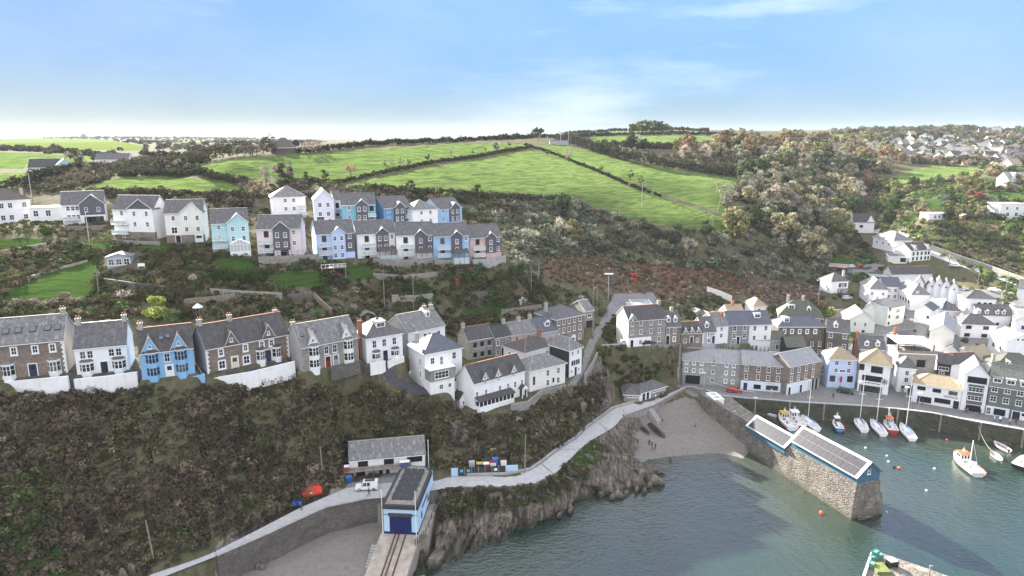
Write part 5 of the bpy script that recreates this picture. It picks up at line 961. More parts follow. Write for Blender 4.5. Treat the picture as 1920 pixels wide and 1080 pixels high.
def cliff(name, T, Bt, nu, nv, amp, label):
    def rs(P, m):
        P = np.array(P); q = np.r_[0, np.cumsum(np.hypot(*np.diff(P[:, :2], axis=0).T))]; f = np.linspace(0, q[-1], m); return np.stack([np.interp(f, q, P[:, i]) for i in range(3)], 1), q[-1]
    a, la = rs(T, nu); b_, lb = rs(Bt, nu); s_ = np.linspace(0, (la+lb)/2, nu)[:, None]; t_ = np.linspace(0, 1, nv)[None, :]
    P = a[:, None]*(1-t_[..., None])+b_[:, None]*t_[..., None]; P[..., 2] = a[:, None, 2]+(b_[:, None, 2]-a[:, None, 2])*t_**.8
    d = b_-a; d[:, 2] = 0; d /= np.linalg.norm(d, axis=1)[:, None]+1e-6; hh = t_*np.linalg.norm(b_-a, axis=1)[:, None]
    q = s_+hh*.35
    r1 = 1-np.abs(2*fbm(q*.28, hh*.10, 3, 3)-1)*1.9; r2 = 1-np.abs(2*fbm(q*.9, hh*.2+7, 9, 3)-1)*1.9; r3 = fbm(q*2.4, hh*1.3, 14, 3)
    e = np.minimum(1, t_*5)*np.ones_like(s_); D_ = amp*e*((r1-.35)*1.9+(r2-.4)*.9+(r3-.5)*1.5)
    P += d[:, None]*D_[..., None]; P[..., 2] += e*(r2-.5)*.7*(1-.3*t_)
    i = np.arange(nu*nv).reshape(nu, nv); f = np.stack([i[:-1, :-1], i[:-1, 1:], i[1:, 1:], i[1:, :-1]], -1).reshape(-1, 4)
    return tag(link(name, mesh_np(name, P.reshape(-1, 3), f, ['rock'], smooth=False)), label, kind='structure'), P
_, CLP = cliff('sea_cliff', TOPL, BOTL, 460, 52, 1.35, 'jagged slate sea cliff below the coastal path')
for u, v, u2, v2, z_ in [(974,888,996,906,6.63),(1015,870,1038,889,6.63),(1050,843,1086,842,6.5),(1120,790,1140,808,6.05),(1165,762,1172,779,5.55)]:
    q0, q1 = atz(u, v, z_), atz(u2, v2, z_); strip('path_joint', [q0, q1], [q0+np.array([.09, .12, 0]), q1+np.array([.09, .12, 0])], 'asphalt', .02, 1, drape=False)
# ---- vegetation
def leaf_mat(name, trans=.25):
    m, nt, b = nodes_of(name); n = N(nt); a = n('ShaderNodeAttribute', attribute_name='tint').outputs['Color']; oi = n('ShaderNodeObjectInfo')
    hs = n('ShaderNodeHueSaturation', {'Color': a, 'Hue': n('ShaderNodeMapRange', {'Value': oi.outputs['Random'], 'To Min': .485, 'To Max': .515}).outputs[0], 'Value': n('ShaderNodeMapRange', {'Value': oi.outputs['Random'], 'To Min': .8, 'To Max': 1.2}).outputs[0]})
    d = n('ShaderNodeBsdfDiffuse', {'Color': hs.outputs[0]}); t = n('ShaderNodeBsdfTranslucent', {'Color': hs.outputs[0]})
    mx = n('ShaderNodeMixShader', {0: trans, 1: d.outputs[0], 2: t.outputs[0]})
    nt.links.new(mx.outputs[0], nt.nodes['Material Output'].inputs['Surface']); nt.nodes.remove(b)
leaf_mat('foliage', .3)
plain('bark', (.085, .07, .055), var=.4, sc=3)
def cards(c, nrm, size, col, asp=1.0):
    """leaf sized quads: centres, normals, half sizes, colours -> mesh arrays"""
    n = len(c); r = rng.normal(size=(n, 3)); t = np.cross(nrm, r); t /= np.linalg.norm(t, axis=1)[:, None]+1e-9; w = np.cross(nrm, t)
    s = size[:, None]; a = np.broadcast_to(np.asarray(asp, float), (n,))[:, None]
    k = rng.uniform(.6, 1.2, (4, n, 1))
    v = np.stack([c-t*s*k[0]-w*s*a*.7*k[1], c+t*s*k[1]-w*s*a*.7*k[2], c+t*s*k[2]+w*s*a*.7*k[3], c-t*s*k[3]+w*s*a*.7*k[0]], 1).reshape(-1, 3)
    return v, np.arange(4*n).reshape(n, 4), np.repeat(col, 4, axis=0)
def foliage_mesh(name, cen, rad, nper, csize, cols, tint_sd=.15, zmin=-.25, asp=1.0, shell=.55):
    cen = np.asarray(cen, float); rad = np.asarray(rad, float); cols = np.asarray(cols, float)
    if rad.ndim == 1: rad = np.stack([rad, rad, rad*.85], 1)
    nper = np.broadcast_to(np.asarray(nper), (len(cen),)); i = np.repeat(np.arange(len(cen)), nper); n = len(i)
    d = rng.normal(size=(n, 3)); d /= np.linalg.norm(d, axis=1)[:, None]; d[:, 2] = np.where(d[:, 2] < zmin, -d[:, 2], d[:, 2])
    q = rng.uniform(shell, 1.05, n)[:, None]; c = cen[i]+d*rad[i]*q
    nr = d+rng.normal(size=(n, 3))*.4; nr /= np.linalg.norm(nr, axis=1)[:, None]
    cs = np.broadcast_to(np.asarray(csize, float), (len(cen),))[i]*rng.uniform(.6, 1.35, n)
    co = cols[i]*np.clip(rng.normal(1, tint_sd, (n, 1)), .3, 2.1)
    v, f, vc = cards(c, nr, cs, co, asp)
    me = mesh_np(name, v, f, ['foliage'], smooth=False)
    at = me.attributes.new('tint', 'FLOAT_COLOR', 'POINT'); at.data.foreach_set('color', np.c_[vc, np.ones(len(vc))].astype(np.float32).ravel()); return me
gr_ = np.gradient(HG, axis=0)/np.gradient(rr)[:, None]; gt_ = np.gradient(HG, axis=1)/(rr[:, None]*(th[1]-th[0]))
dA = rr[:, None]*np.gradient(rr)[:, None]*(th[1]-th[0])*np.minimum(5, np.sqrt(1+gr_**2+gt_**2))
def scatter(poly, dens, extra=None, zones=(0, 1, 3), blk=True):
    m = pip(PU, PV, poly) & np.isin(ZN, zones)
    if blk: m &= ~BLK
    if extra is not None: m &= extra
    m &= HG > .8
    i, j = np.nonzero(m); a = dA[i, j]; n = int(a.sum()*dens)
    if n == 0: return np.zeros((0, 3))
    k = rng.choice(len(i), n, p=a/a.sum()); i = i[k]; j = j[k]
    x = GX[i, j]+rng.uniform(-.5, .5, n)*np.gradient(rr)[i]; y = GY[i, j]+rng.uniform(-.5, .5, n)*np.gradient(rr)[i]
    return np.stack([x, y, ground(x, y)], 1)
GAIN = 1.7
def scrub(name, polys, dens, rmin, rmax, pal, nper, cs, zones=(0, 1, 3), hz=.8, label=None, nsc=.06, sink=.25, **kw):
    P = np.concatenate([scatter(p, dens, zones=zones) for p in polys]); n = len(P)
    if n == 0: return None
    gp = fbm(P[:, 0]*.11+5, P[:, 1]*.11, 57, 3); P = P[(gp > .42) | (rng.uniform(size=n) < .6)]; n = len(P)
    r = (rmin+(rmax-rmin)*rng.beta(1.5, 3, n))*(.6+.9*fbm(P[:, 0]*.2, P[:, 1]*.2+9, 91, 2)); f = fbm(P[:, 0]*nsc, P[:, 1]*nsc, hash(name) % 7 if False else len(name), 3)
    pal = np.array(pal); ci = np.clip(((f-.2)/.6*.7+rng.uniform(0, .3, n))*len(pal), 0, len(pal)-1).astype(int); col = pal[ci]*np.exp(rng.normal(0, .36, (n, 1)))
    P[:, 2] += r*hz*sink
    col = col*GAIN; me = foliage_mesh(name, P, np.stack([r, r, r*hz], 1), np.maximum(12, (nper*(r/rmax)**1.5)).astype(int), cs*(.75+.5*r/rmax), col, **kw)
    return tag(link(name, me), label, kind='stuff')
OL = [(.034, .044, .018), (.056, .05, .03), (.072, .066, .036), (.054, .045, .032), (.07, .052, .037), (.044, .052, .022), (.05, .068, .022)]
CLIFFP = [(-60,742),(0,742),(400,728),(560,712),(690,714),(760,744),(850,762),(870,782),(960,776),(1060,738),(1108,708),(1130,700),(1140,745),(1085,812),(1010,862),(985,880),(840,886),(660,903),(590,928),(480,985),(270,1082),(-60,1085)]
scrub('cliff_scrub', [CLIFFP], 1.6, .45, 1.6, OL, 80, .2, zones=(0, 3, 50), label='dark tangled scrub covering the steep cliff below the terrace')
scrub('cliff_thicket', [CLIFFP], .05, 1.1, 2.9, [(.07, .062, .045), (.085, .07, .05), (.06, .06, .034), (.10, .075, .06), (.05, .062, .028)], 260, .2, zones=(0,), label='twiggy bare thorn bushes standing out of the cliff scrub', asp=.4)
GARD = [(-60,470),(300,462),(560,490),(950,500),(1015,505),(1020,590),(1010,600),(860,632),(730,608),(540,600),(120,600),(-60,600)]
scrub('garden_shrubs', [GARD], .75, .5, 1.9, [(.022, .032, .014), (.032, .045, .018), (.045, .045, .022), (.06, .05, .028), (.035, .055, .02), (.075, .06, .042), (.05, .068, .028)], 90, .22, label='dark mixed shrubs filling the stepped gardens')
UPG = [(-60,420),(110,430),(200,455),(300,470),(400,480),(560,500),(560,490),(300,462),(-60,470)]
scrub('garden_shrubs', [[(-60,395),(520,395),(600,430),(560,500),(-60,520)]], .34, .4, 1.4, [(.03, .045, .018), (.05, .055, .022), (.07, .06, .035), (.09, .07, .05)], 60, .2, label='low shrubs between the upper estate houses')
SC1 = [(880,402),(1000,380),(1060,372),(1172,412),(1345,444),(1440,472),(1540,520),(1545,545),(1420,520),(1290,505),(1180,492),(1100,478),(1015,485),(1000,540),(960,520),(945,432)]
scrub('hillside_scrub', [SC1], .17, .8, 3.4, [(.035, .042, .025), (.05, .052, .034), (.075, .08, .056), (.095, .10, .074), (.055, .055, .038), (.085, .075, .06)], 150, .34, zones=(0, 1), label='grey green thorn scrub on the hillside above the bracken')
scrub('bracken', BRACKEN, .8, .4, 1.1, [(.135, .112, .092), (.115, .098, .078), (.10, .074, .055), (.14, .11, .08), (.08, .082, .05), (.115, .066, .045), (.125, .075, .05)], 36, .26, zones=(1,), label='rust red bracken on the open hillside', hz=.6, nsc=.05)
scrub('bank_scrub', [[(1010,530),(1130,560),(1170,560),(1240,560),(1330,560),(1440,575),(1550,560),(1550,600),(1440,600),(1350,575),(1330,600),(1250,600),(1160,605),(1115,595),(1020,575)]], .38, .5, 2.0, [(.035, .045, .02), (.06, .06, .03), (.11, .095, .07), (.045, .06, .022), (.15, .11, .075)], 80, .26, label='mixed scrub on the bank above the village roofs')
scrub('gully_scrub', [[(1120,665),(1126,650),(1160,647),(1268,650),(1262,715),(1200,722),(1160,738)],[(1118,605),(1170,590),(1178,640),(1120,642)],[(1250,575),(1330,575),(1330,600),(1270,612),(1240,612)]], .7, .5, 1.3, [(.03, .042, .016), (.05, .045, .026), (.04, .055, .018), (.065, .05, .035)], 85, .22, zones=(0, 3), label='dark ivy and scrub in the gully behind the cafe')
scrub('upper_hedgerow_scrub', [[(330,368),(480,366),(520,342),(600,345),(650,348),(760,362),(900,372),(1000,380),(900,420),(872,432),(868,392),(760,384),(640,372),(500,376),(440,402),(380,395)],[(-60,352),(90,326),(150,312),(300,308),(330,320),(350,330),(250,327),(200,338),(150,357),(330,371),(480,372),(470,392),(300,385),(110,362),(-60,362)],[(200,300),(330,300),(420,300),(350,312),(380,325),(330,330),(240,325)]], .15, .8, 2.8, [(.03, .035, .02), (.045, .045, .028), (.06, .05, .038), (.04, .052, .022), (.085, .062, .048)], 90, .32, label='dark thicket between the fields and the upper estate')
scrub('valley_undergrowth', [[(1355,390),(1400,332),(1290,325),(1240,292),(1420,278),(1500,268),(1660,268),(1665,320),(1650,400),(1580,480),(1560,530),(1450,482),(1345,446)]], .055, 1.0, 4.0, [(.05, .055, .03), (.07, .066, .042), (.085, .078, .055), (.06, .066, .035), (.09, .075, .055)], 110, .5, label='undergrowth below the valley wood')
scrub('hillside_gardens', [[(1600,440),(1660,498),(1680,510),(1760,515),(1640,540),(1560,520)],[(1640,345),(1750,340),(1960,335),(1960,580),(1750,472),(1640,432)]], .2, .6, 2.4, [(.035, .055, .02), (.055, .085, .028), (.08, .10, .035), (.05, .05, .03), (.10, .085, .055), (.07, .11, .03)], 90, .32, label='mixed garden shrubs on the right hand hillside')
scrub('town_garden_shrubs', [[(1540,560),(1640,540),(1650,500),(1760,510),(1960,560),(1960,700),(1560,660)]], .05, .4, 1.2, [(.04, .055, .02), (.06, .065, .03), (.07, .055, .035)], 60, .22, zones=(0, 4), label='small shrubs between the village buildings')
far1 = [(1395,300),(1430,262),(1600,246),(1960,238),(1960,262),(1820,262),(1700,256),(1660,290),(1500,300)]
scrub('far_woodland', [far1, [(1640,300),(1660,262),(1960,262),(1960,330),(1860,330),(1750,310)]], .010, 2.5, 6.5, [(.05, .05, .03), (.065, .06, .04), (.045, .055, .028), (.09, .075, .055), (.10, .07, .045)], 90, 1.1, zones=(0,), label='distant woodland around the far village', hz=1.0)
scrub('far_hedges', [[(-60,262),(-60,300),(200,300),(330,300),(450,296),(600,276),(600,265),(400,258),(-60,255)]], .0014, 2.0, 5.0, [(.05, .05, .035), (.065, .06, .045), (.045, .05, .03)], 60, 1.1, zones=(0,), label='hazy copses on the far left ridges', hz=.9)
m_ = CLP[230:330, 1:12].reshape(-1, 3); k_ = rng.choice(len(m_), 130); tag(link('cliff_grass', foliage_mesh('cliff_grass', m_[k_], rng.uniform(.3, .7, 130), 60, .13, np.array([(.07, .13, .03), (.09, .12, .035), (.06, .085, .03)])[rng.integers(0, 3, 130)])), 'bright grass tufts on the rock outcrop above the beach', kind='stuff')
m_ = CLP[:235, 1:20].reshape(-1, 3); k_ = rng.choice(len(m_), 420); tag(link('cliff_edge_scrub', foliage_mesh('cliff_edge_scrub', m_[k_], rng.uniform(.35, .95, 420), 60, .15, np.array(OL)[rng.integers(0, len(OL), 420)]*1.5*rng.uniform(.6, 1.4, (420, 1)))), 'brown scrub hanging over the top of the slate cliff', kind='stuff')
# hedges, one thing each
def hedge(name, label, px, hgt, wid, pal, step=.9, cs=.3, nper=44, jit=.35, fill=1.0):
    P = [hit(u, v) for u, v in px]; P = [p for p in P if p is not None]; c = []
    for a, b in zip(P[:-1], P[1:]):
        L = np.hypot(*(b-a)[:2]); n = max(2, int(L/step))
        for t in np.linspace(0, 1, n, endpoint=False): c.append(a+(b-a)*t)
    c = np.array(c); n = len(c); keep = rng.uniform(size=n) < fill; c = c[keep]; n = len(c)
    c[:, :2] += rng.normal(0, jit*wid*.5, (n, 2)); c[:, 2] = ground(c[:, 0], c[:, 1])
    hh = hgt*np.clip(.6+.8*fbm(c[:, 0]*.12, c[:, 1]*.12, 77, 3)+rng.normal(0, .15, n), .4, 1.9)
    c[:, 2] += hh*.42; pal = np.array(pal)*1.25; col = pal[rng.integers(0, len(pal), n)]
    me = foliage_mesh(name, c, np.stack([np.full(n, wid*.6), np.full(n, wid*.6), hh*.58], 1), nper, cs, col, zmin=-.6)
    return tag(link(name, me), label, 'hedge')
HP = [(.035, .04, .022), (.05, .045, .03), (.06, .052, .036), (.042, .05, .024)]
hedge('field_hedge', 'low hedge bank climbing diagonally between the two big hill fields', [(545,340),(600,344),(640,344),(690,331),(760,318),(860,300),(940,286),(998,277)], 1.6, 1.8, HP)
hedge('field_hedge', 'hedge running down the right edge of the large terraced field', [(985,273),(1020,283),(1060,297),(1100,314),(1130,327),(1170,344),(1200,356),(1240,369)], 1.3, 1.5, HP, fill=.75)
hedge('field_hedge', 'tall overgrown hedge along the top of the shaded strip field', [(1045,267),(1080,273),(1120,286),(1160,297),(1200,306),(1250,316),(1290,321),(1340,327),(1390,333)], 6.5, 4.5, HP+[(.07, .058, .045)], 1.1, .45, 60)
hedge('field_hedge', 'skyline hedge along the crest of the wide hill field', [(560,287),(640,279),(700,272),(760,270),(820,267),(880,264),(930,262)], 2.4, 2.4, HP, 1.3, .45)
hedge('field_hedge', 'dark hedge line below the thin hilltop field', [(930,262),(1000,259),(1062,259),(1150,254),(1250,252.5),(1340,253.5),(1400,258)], 3.0, 3.0, HP, 1.8, .6)
hedge('field_hedge', 'topmost hedge line on the hill crest beside the clump of trees', [(1060,250),(1100,247.5),(1180,243),(1250,243.5),(1330,247)], 3.0, 3.5, HP, 2.2, .7)
hedge('field_hedge', 'lower hedge of the flat green field running to the wood', [(1130,276),(1200,281),(1290,279),(1400,274)], 5.0, 4.5, HP, 1.6, .55, 50)
hedge('field_hedge', 'straggling hedge left of the bare trees towards the far fields', [(330,318),(360,309),(420,297),(470,291),(520,288)], 6.0, 4.5, HP+[(.075, .06, .05)], 1.6, .5, 50)
hedge('field_hedge', 'hedge at the far side of the green field left of the bungalow', [(-60,281),(60,284),(150,290),(190,295),(240,298)], 3.5, 3.5, HP, 2.2, .6)
hedge('field_hedge', 'dark hedge behind the cream house and bungalow field', [(0,356),(40,350),(80,338),(110,327),(150,317)], 3.6, 3.2, HP, 1.1, .4, 44)
hedge('field_hedge', 'hedge between the near yellow green field and the wide hill field', [(225,330),(300,328),(350,329),(400,336),(450,345),(480,352)], 2.6, 2.6, HP, 1.0, .4)
hedge('field_hedge', 'long dark hedge directly behind the upper left estate gardens', [(190,364),(260,367),(330,371),(400,372),(460,370)], 2.6, 2.6, [(.05, .046, .03), (.065, .056, .036)], .8, .35, 44)
hedge('field_hedge', 'hedge under the foot of the large terraced field', [(690,354),(760,361),(840,368),(920,372),(1000,377),(1060,377)], 2.4, 2.6, HP, 1.0, .4)
hedge('clipped_hedge', 'tall flat topped clipped hedge by the square dark lawn', [(400,528),(440,530),(495,532)], 3.2, 2.0, [(.04, .07, .02), (.05, .08, .024)], .7, .2, 70, .1)
hedge('clipped_hedge', 'long clipped yellow green hedge stepping down the right hand garden', [(1645,376),(1690,368),(1715,358),(1755,354)], 2.6, 2.4, [(.075, .085, .03), (.09, .09, .04)], 1.0, .35, 50, .1)
hedge('clipped_hedge', 'low clipped hedge along the lane below the round shrubs', [(1835,413),(1870,422),(1910,432)], 1.8, 2.0, [(.06, .09, .03)], .8, .3, 44, .1)
hedge('dry_hedge', 'pale dried hedge along the garden terrace behind the stone villa', [(15,572),(60,573),(110,570),(165,568),(205,566)], 1.5, 1.6, [(.26, .22, .17), (.13, .11, .075), (.20, .17, .13)], .6, .2, 50)
# trees: prototypes
def tree_proto(seed, h, cr, ch, ncl, nper, cs, pal, trunk_r=.22, asp=1.0, sd=.28, bare=False, cone=False):
    r = np.random.default_rng(seed); b = MB(); tz = h*(.38 if not cone else .2)
    b.tube([(0, 0, -1), (.05*h*.1, 0, tz*.5), (0, .1, tz)], [trunk_r*1.25, trunk_r, trunk_r*.75], 7)
    cen = []; rad = []
    for i in range(ncl):
        a = r.uniform(0, 2*math.pi); zz = r.uniform(0, 1)
        if cone: q = cr*(1-zz)*r.uniform(.3, 1)
        else: q = cr*math.sqrt(max(0.02, 1-(2*zz-1)**2*.9))*r.uniform(.35, .95)
        c = (math.cos(a)*q, math.sin(a)*q, h-ch+ch*zz*.88); cen.append(c); rad.append(cr*r.uniform(.26, .46)*(1 if not cone else (1.15-zz)))
        if i < 9:
            b.tube([(0, .05, tz*.8), (c[0]*.45, c[1]*.45, tz+(c[2]-tz)*.55), c], [trunk_r*.5, trunk_r*.3, trunk_r*.1], 5)
    pal = np.array(pal); col = pal[r.integers(0, len(pal), ncl)]*r.uniform(.75, 1.3, (ncl, 1))*2.5
    crown = foliage_mesh('crown', cen, np.array(rad), nper, cs, col, tint_sd=sd, zmin=-.7, asp=asp, shell=.2 if bare else .45)
    return b.bm('trunk', ['bark'], smooth=True), crown
PAL = dict(olive=[(.085, .085, .035), (.10, .09, .045), (.07, .075, .03)], tan=[(.105, .094, .056), (.095, .085, .054), (.12, .104, .064)], grey=[(.13, .115, .09), (.12, .11, .10), (.155, .14, .12)], dark=[(.028, .038, .018), (.035, .046, .02), (.024, .032, .018)], green=[(.05, .07, .025), (.06, .08, .03), (.04, .06, .022)], rust=[(.11, .075, .045), (.10, .068, .042), (.12, .085, .05)], twig=[(.10, .08, .07), (.12, .10, .085), (.085, .07, .06)], pale=[(.09, .098, .062), (.105, .11, .072), (.08, .085, .055)], lime=[(.12, .14, .035), (.10, .12, .03)], red=[(.12, .04, .03), (.10, .038, .03)], white=[(.42, .38, .33), (.34, .31, .25), (.12, .13, .08)], blue=[(.06, .075, .06), (.05, .065, .055)])
PROTO = {}
def proto(kind, var=0):
    if (kind, var) in PROTO: return PROTO[(kind, var)]
    s = sum(map(ord, kind))*7+var
    if kind in ('twig', 'greybare'): p = tree_proto(s, 9, 3.6, 6.8, 20, 34, .34, PAL['twig' if kind == 'twig' else 'grey'], .2, .28, .3, True)
    elif kind == 'conifer': p = tree_proto(s, 10, 2.2, 9.0, 26, 30, .38, PAL['dark'], .2, .6, .25, False, True)
    elif kind == 'smalldark': p = tree_proto(s, 4.2, 1.5, 2.8, 9, 40, .24, PAL['dark']+PAL['olive'][:1], .14)
    elif kind == 'smallrust': p = tree_proto(s, 4.6, 2.6, 3.2, 14, 40, .26, PAL['rust']+PAL['tan'][:1], .16, .5)
    elif kind == 'smallbare': p = tree_proto(s, 5, 1.7, 3.6, 10, 26, .26, PAL['twig'], .13, .25, .3, True)
    elif kind == 'wind': p = tree_proto(s, 6, 3.0, 4, 14, 40, .32, PAL['dark']+PAL['twig'][:1], .2)
    else: p = tree_proto(s, 9.5, 4.0, 7.6, 22, 46, .42, PAL[kind], .24)
    PROTO[(kind, var)] = p; return p
def tree(name, label, kind, pos, sc=1.0, group=None, cat='tree', var=None, szz=1.0):
    tm, cm = proto(kind, var if var is not None else random.randrange(3)); o = thing(name, label, cat, pos, random.uniform(0, 6.28), group)
    o.scale = (sc, sc, sc*szz); link('trunk', tm, o); link('crown', cm, o); return o
def plant_tree(u, v, label, kind, sc, name='tree', group=None, **k):
    p = hit(u, v)
    if p is None: return
    p[2] -= .1; return tree(name, label, kind, p, sc, group, **k)
def wood(poly, n, mind, mix, sc, zones=(0, 1, 3, 4), grp='trees of the valley wood', tries=40):
    c = scatter(poly, .02, zones=zones); rng.shuffle(c); kept = []
    for p in c:
        if len(kept) >= n: break
        if all((p[0]-q[0])**2+(p[1]-q[1])**2 > mind*mind for q in kept): kept.append(p)
    for p in kept:
        kd, lab = mix[rng.integers(0, len(mix))]
        tree('woodland_tree', lab, kd, p-np.array([0, 0, .3]), sc*rng.uniform(.7, 1.25), grp+': '+lab)
    return len(kept)
MIXV = [('olive', 'olive brown broadleaf tree in the valley wood'), ('tan', 'tan autumn tree with rounded crown in the valley wood'), ('greybare', 'grey half bare tree in the valley wood'), ('greybare', 'grey half bare tree in the valley wood'), ('pale', 'pale sage green tree in the valley wood'), ('tan', 'tan autumn tree with rounded crown in the valley wood'), ('dark', 'dark evergreen tree in the valley wood'), ('pale', 'pale sage green tree in the valley wood')]
w1 = wood([(1352,388),(1385,350),(1400,322),(1470,300),(1590,320),(1610,362),(1600,400),(1585,470),(1555,505),(1500,500),(1440,470),(1350,440)], 120, 5.6, MIXV, 1.25)
MIXW = [(k, l.replace('in the valley wood', 'on the wooded slope under the far village')) for k, l in MIXV]+[('rust', 'rust coloured tree on the wooded slope under the far village')]
w2 = wood([(1395,320),(1300,312),(1240,292),(1420,268),(1520,268),(1660,272),(1680,300),(1665,320),(1640,370),(1612,360),(1590,318),(1470,298)], 85, 8.5, MIXW, 1.3, grp='trees of the upper wood')
MIXG = [('green', 'mid green garden tree among the right hand hillside houses'), ('olive', 'olive garden tree among the right hand hillside houses'), ('dark', 'dark garden tree among the right hand hillside houses'), ('tan', 'tan autumn garden tree among the right hand hillside houses')]
w3 = wood([(1640,340),(1690,348),(1850,334),(1960,340),(1960,470),(1860,430),(1760,420),(1660,430)], 50, 6, MIXG, .8, grp='garden trees on the right hillside')
MIXF = [('dark', 'small dark tree between the far village roofs'), ('tan', 'small tan tree between the far village roofs'), ('green', 'small green tree between the far village roofs')]
w4 = wood([(1660,300),(1680,262),(1930,256),(1960,330),(1860,325),(1740,308)], 40, 11, MIXF, .9, grp='trees of the far village')
# single trees one can point at
for i, (u, v, kd, s, lb) in enumerate([(608,340,'smalldark',1.1,'round dark bush tree standing alone in the wide hill field corner'),(658,331,'smallrust',1.15,'russet spreading tree at the lower end of the diagonal hedge'),(735,314,'smallbare',.8,'bent leafless tree on the diagonal hedge, first right of the russet tree'),(722,312,'smalldark',.6,'small dark tree in the hill field beside the russet tree'),(752,312,'smallbare',1.0,'slim leafless tree on the diagonal hedge'),(766,311,'smalldark',.7,'dark tree in the middle of the diagonal hedge'),(802,303,'smalldark',.85,'dark flame shaped tree on the upper diagonal hedge'),(846,294,'smallbare',1.0,'fan shaped bare tree alone above the diagonal hedge'),(887,289,'smalldark',.6,'round dark tree near the top of the diagonal hedge'),(910,284,'smalldark',.5,'tiny dark tree near the hedge junction'),(930,283,'wind',.75,'bushy tree at the top end of the diagonal hedge'),(955,276,'smalldark',.8,'dark tree left of the hedge junction'),(1009,263,'wind',1.5,'large windswept tree on the skyline beside the hedge junction'),(1066,303,'twig',.75,'bare tree on the hedge of the large terraced field'),(1027,292,'smalldark',.9,'thick dark bush on the field hedge left of the bare tree'),(1048,297,'smalldark',.8,'dark bush on the field hedge just left of the bare tree'),(1127,322,'smalldark',.9,'dark scrubby tree half way down the shaded field hedge'),(1182,338,'smalldark',1.3,'dark leaning tree in the shaded field below the hedge'),(1202,349,'smalldark',1.3,'broad dark thorn right of the leaning tree'),(1183,279,'dark',1.0,'dark evergreen beside the big grey tree on the field hedge'),(1195,280,'greybare',1.1,'big rounded grey tree on the hedge of the strip field'),(1210,282,'dark',.8,'low dark evergreen right of the big grey tree'),(1057,403,'dark',.95,'big dark holly at the foot of the terraced field'),(1325,443,'dark',.7,'square dark evergreen at the bottom corner of the terraced field'),(1025,455,'pale',.75,'pale leafed sallow tree on the scrub slope'),(1075,458,'olive',.95,'big olive tree on the scrub slope'),(1055,450,'greybare',1.0,'grey half bare tree beside the big olive tree'),(1290,490,'twig',1.05,'bare white limbed tree on the scrub slope'),(1468,412,'dark',.9,'dark green pine in the front of the valley wood'),(1535,400,'conifer',1.4,'tall dark conifer in the middle of the valley wood'),(1555,385,'conifer',1.2,'second tall dark conifer behind the middle of the wood'),(1640,395,'conifer',1.4,'dark spreading pine beside the small grey white house'),(1690,308,'rust',1.0,'orange autumn tree at the corner of the lawn like field'),(1720,306,'rust',.9,'brown autumn tree at the lawn like field edge'),(1836,376,'red',.6,'slim crimson tree above the round clipped shrubs'),(1818,372,'red',.5,'small dull red tree left of the crimson tree'),(1770,390,'blue',.8,'blue grey conifer in the right hand garden'),(1836,533,'conifer',.75,'neat green cone shaped conifer beside the lane wall'),(1848,538,'dark',.45,'dark shrub at the foot of the cone shaped conifer'),(1885,578,'pale',.75,'pale grey green round tree among the village roofs'),(1895,628,'lime',.35,'palm like green plant beside the four window house'),(1566,545,'lime',.35,'slim yellow green poplar beside the timbered house'),(1556,596,'lime',.45,'yellow green bush tree at the foot of the bracken'),(1540,580,'rust',.4,'orange bush below the floodlight pole'),(292,602,'lime',.62,'large yellow green shrub behind the blue villa'),(325,615,'green',.5,'rounded green shrub right of the yellow green shrub'),(145,312,'wind',1.3,'dense dark tree beside the turquoise barn'),(176,309,'conifer',.7,'small pointed pine right of the turquoise barn'),(300,322,'wind',1.0,'windblown thorn at the hedge corner of the near field'),(345,326,'wind',1.1,'second windblown thorn right along the near field hedge'),(500,352,'twig',.9,'tan bare tree left of the upper back row of houses'),(535,345,'wind',1.3,'dense dark green tree behind the white back row house'),(580,352,'smalldark',1.5,'dark rounded bush behind the lavender house'),(485,372,'tan',.7,'tan leafed tree left of the white back row house'),(842,382,'smalldark',1.4,'dark bush above the light blue back row house'),(895,375,'smalldark',1.4,'round dark bush at the foot of the field'),(770,365,'smalldark',1.3,'dark bush tree above the deep blue house'),(660,378,'smalldark',1.1,'dark shrub behind the teal blue house'),(810,585,'green',.35,'green shrub above the back cottage row'),(1130,775,'twig',.5,'bare bush on the cliff under the path bend'),(860,840,'twig',.7,'pinkish brown bare bush on the cliff right of the long white shed'),(1240,640,'green',.35,'clump of green ivy at the stair top')]):
    plant_tree(u, v, lb, kd, s, 'tree')
for i, (u, v, s, kd) in enumerate([(1186,241,1.0,'dark'),(1197,240,1.3,'olive'),(1208,240,1.5,'dark'),(1219,240,1.4,'olive'),(1230,240,1.45,'dark'),(1241,240,1.3,'dark'),(1250,241,1.0,'olive')]): tree('hilltop_tree', 'rounded dark tree in the clump crowning the hill', kd, atd(u, v+1.5, 700)-np.array([0, 0, 3.6*s]), s, 'hilltop clump of trees')
for u, v, s in [(1370,256,.8),(1390,256,.85),(1408,257,.7)]:
    p = hit(u, v); 
    if p is not None: tree('skyline_tree', 'big rounded tree on the skyline left of the wood', 'olive', p, s, 'skyline trees')
for u, v in [(445,296),(458,294),(470,293),(482,292),(495,290),(572,288),(585,287),(598,285)]:
    p = hit(u, v)
    if p is not None: tree('bare_tree', 'leafless brown tree around the dark farmhouse on the skyline', 'twig', p, .62, 'bare trees round the farmhouse')
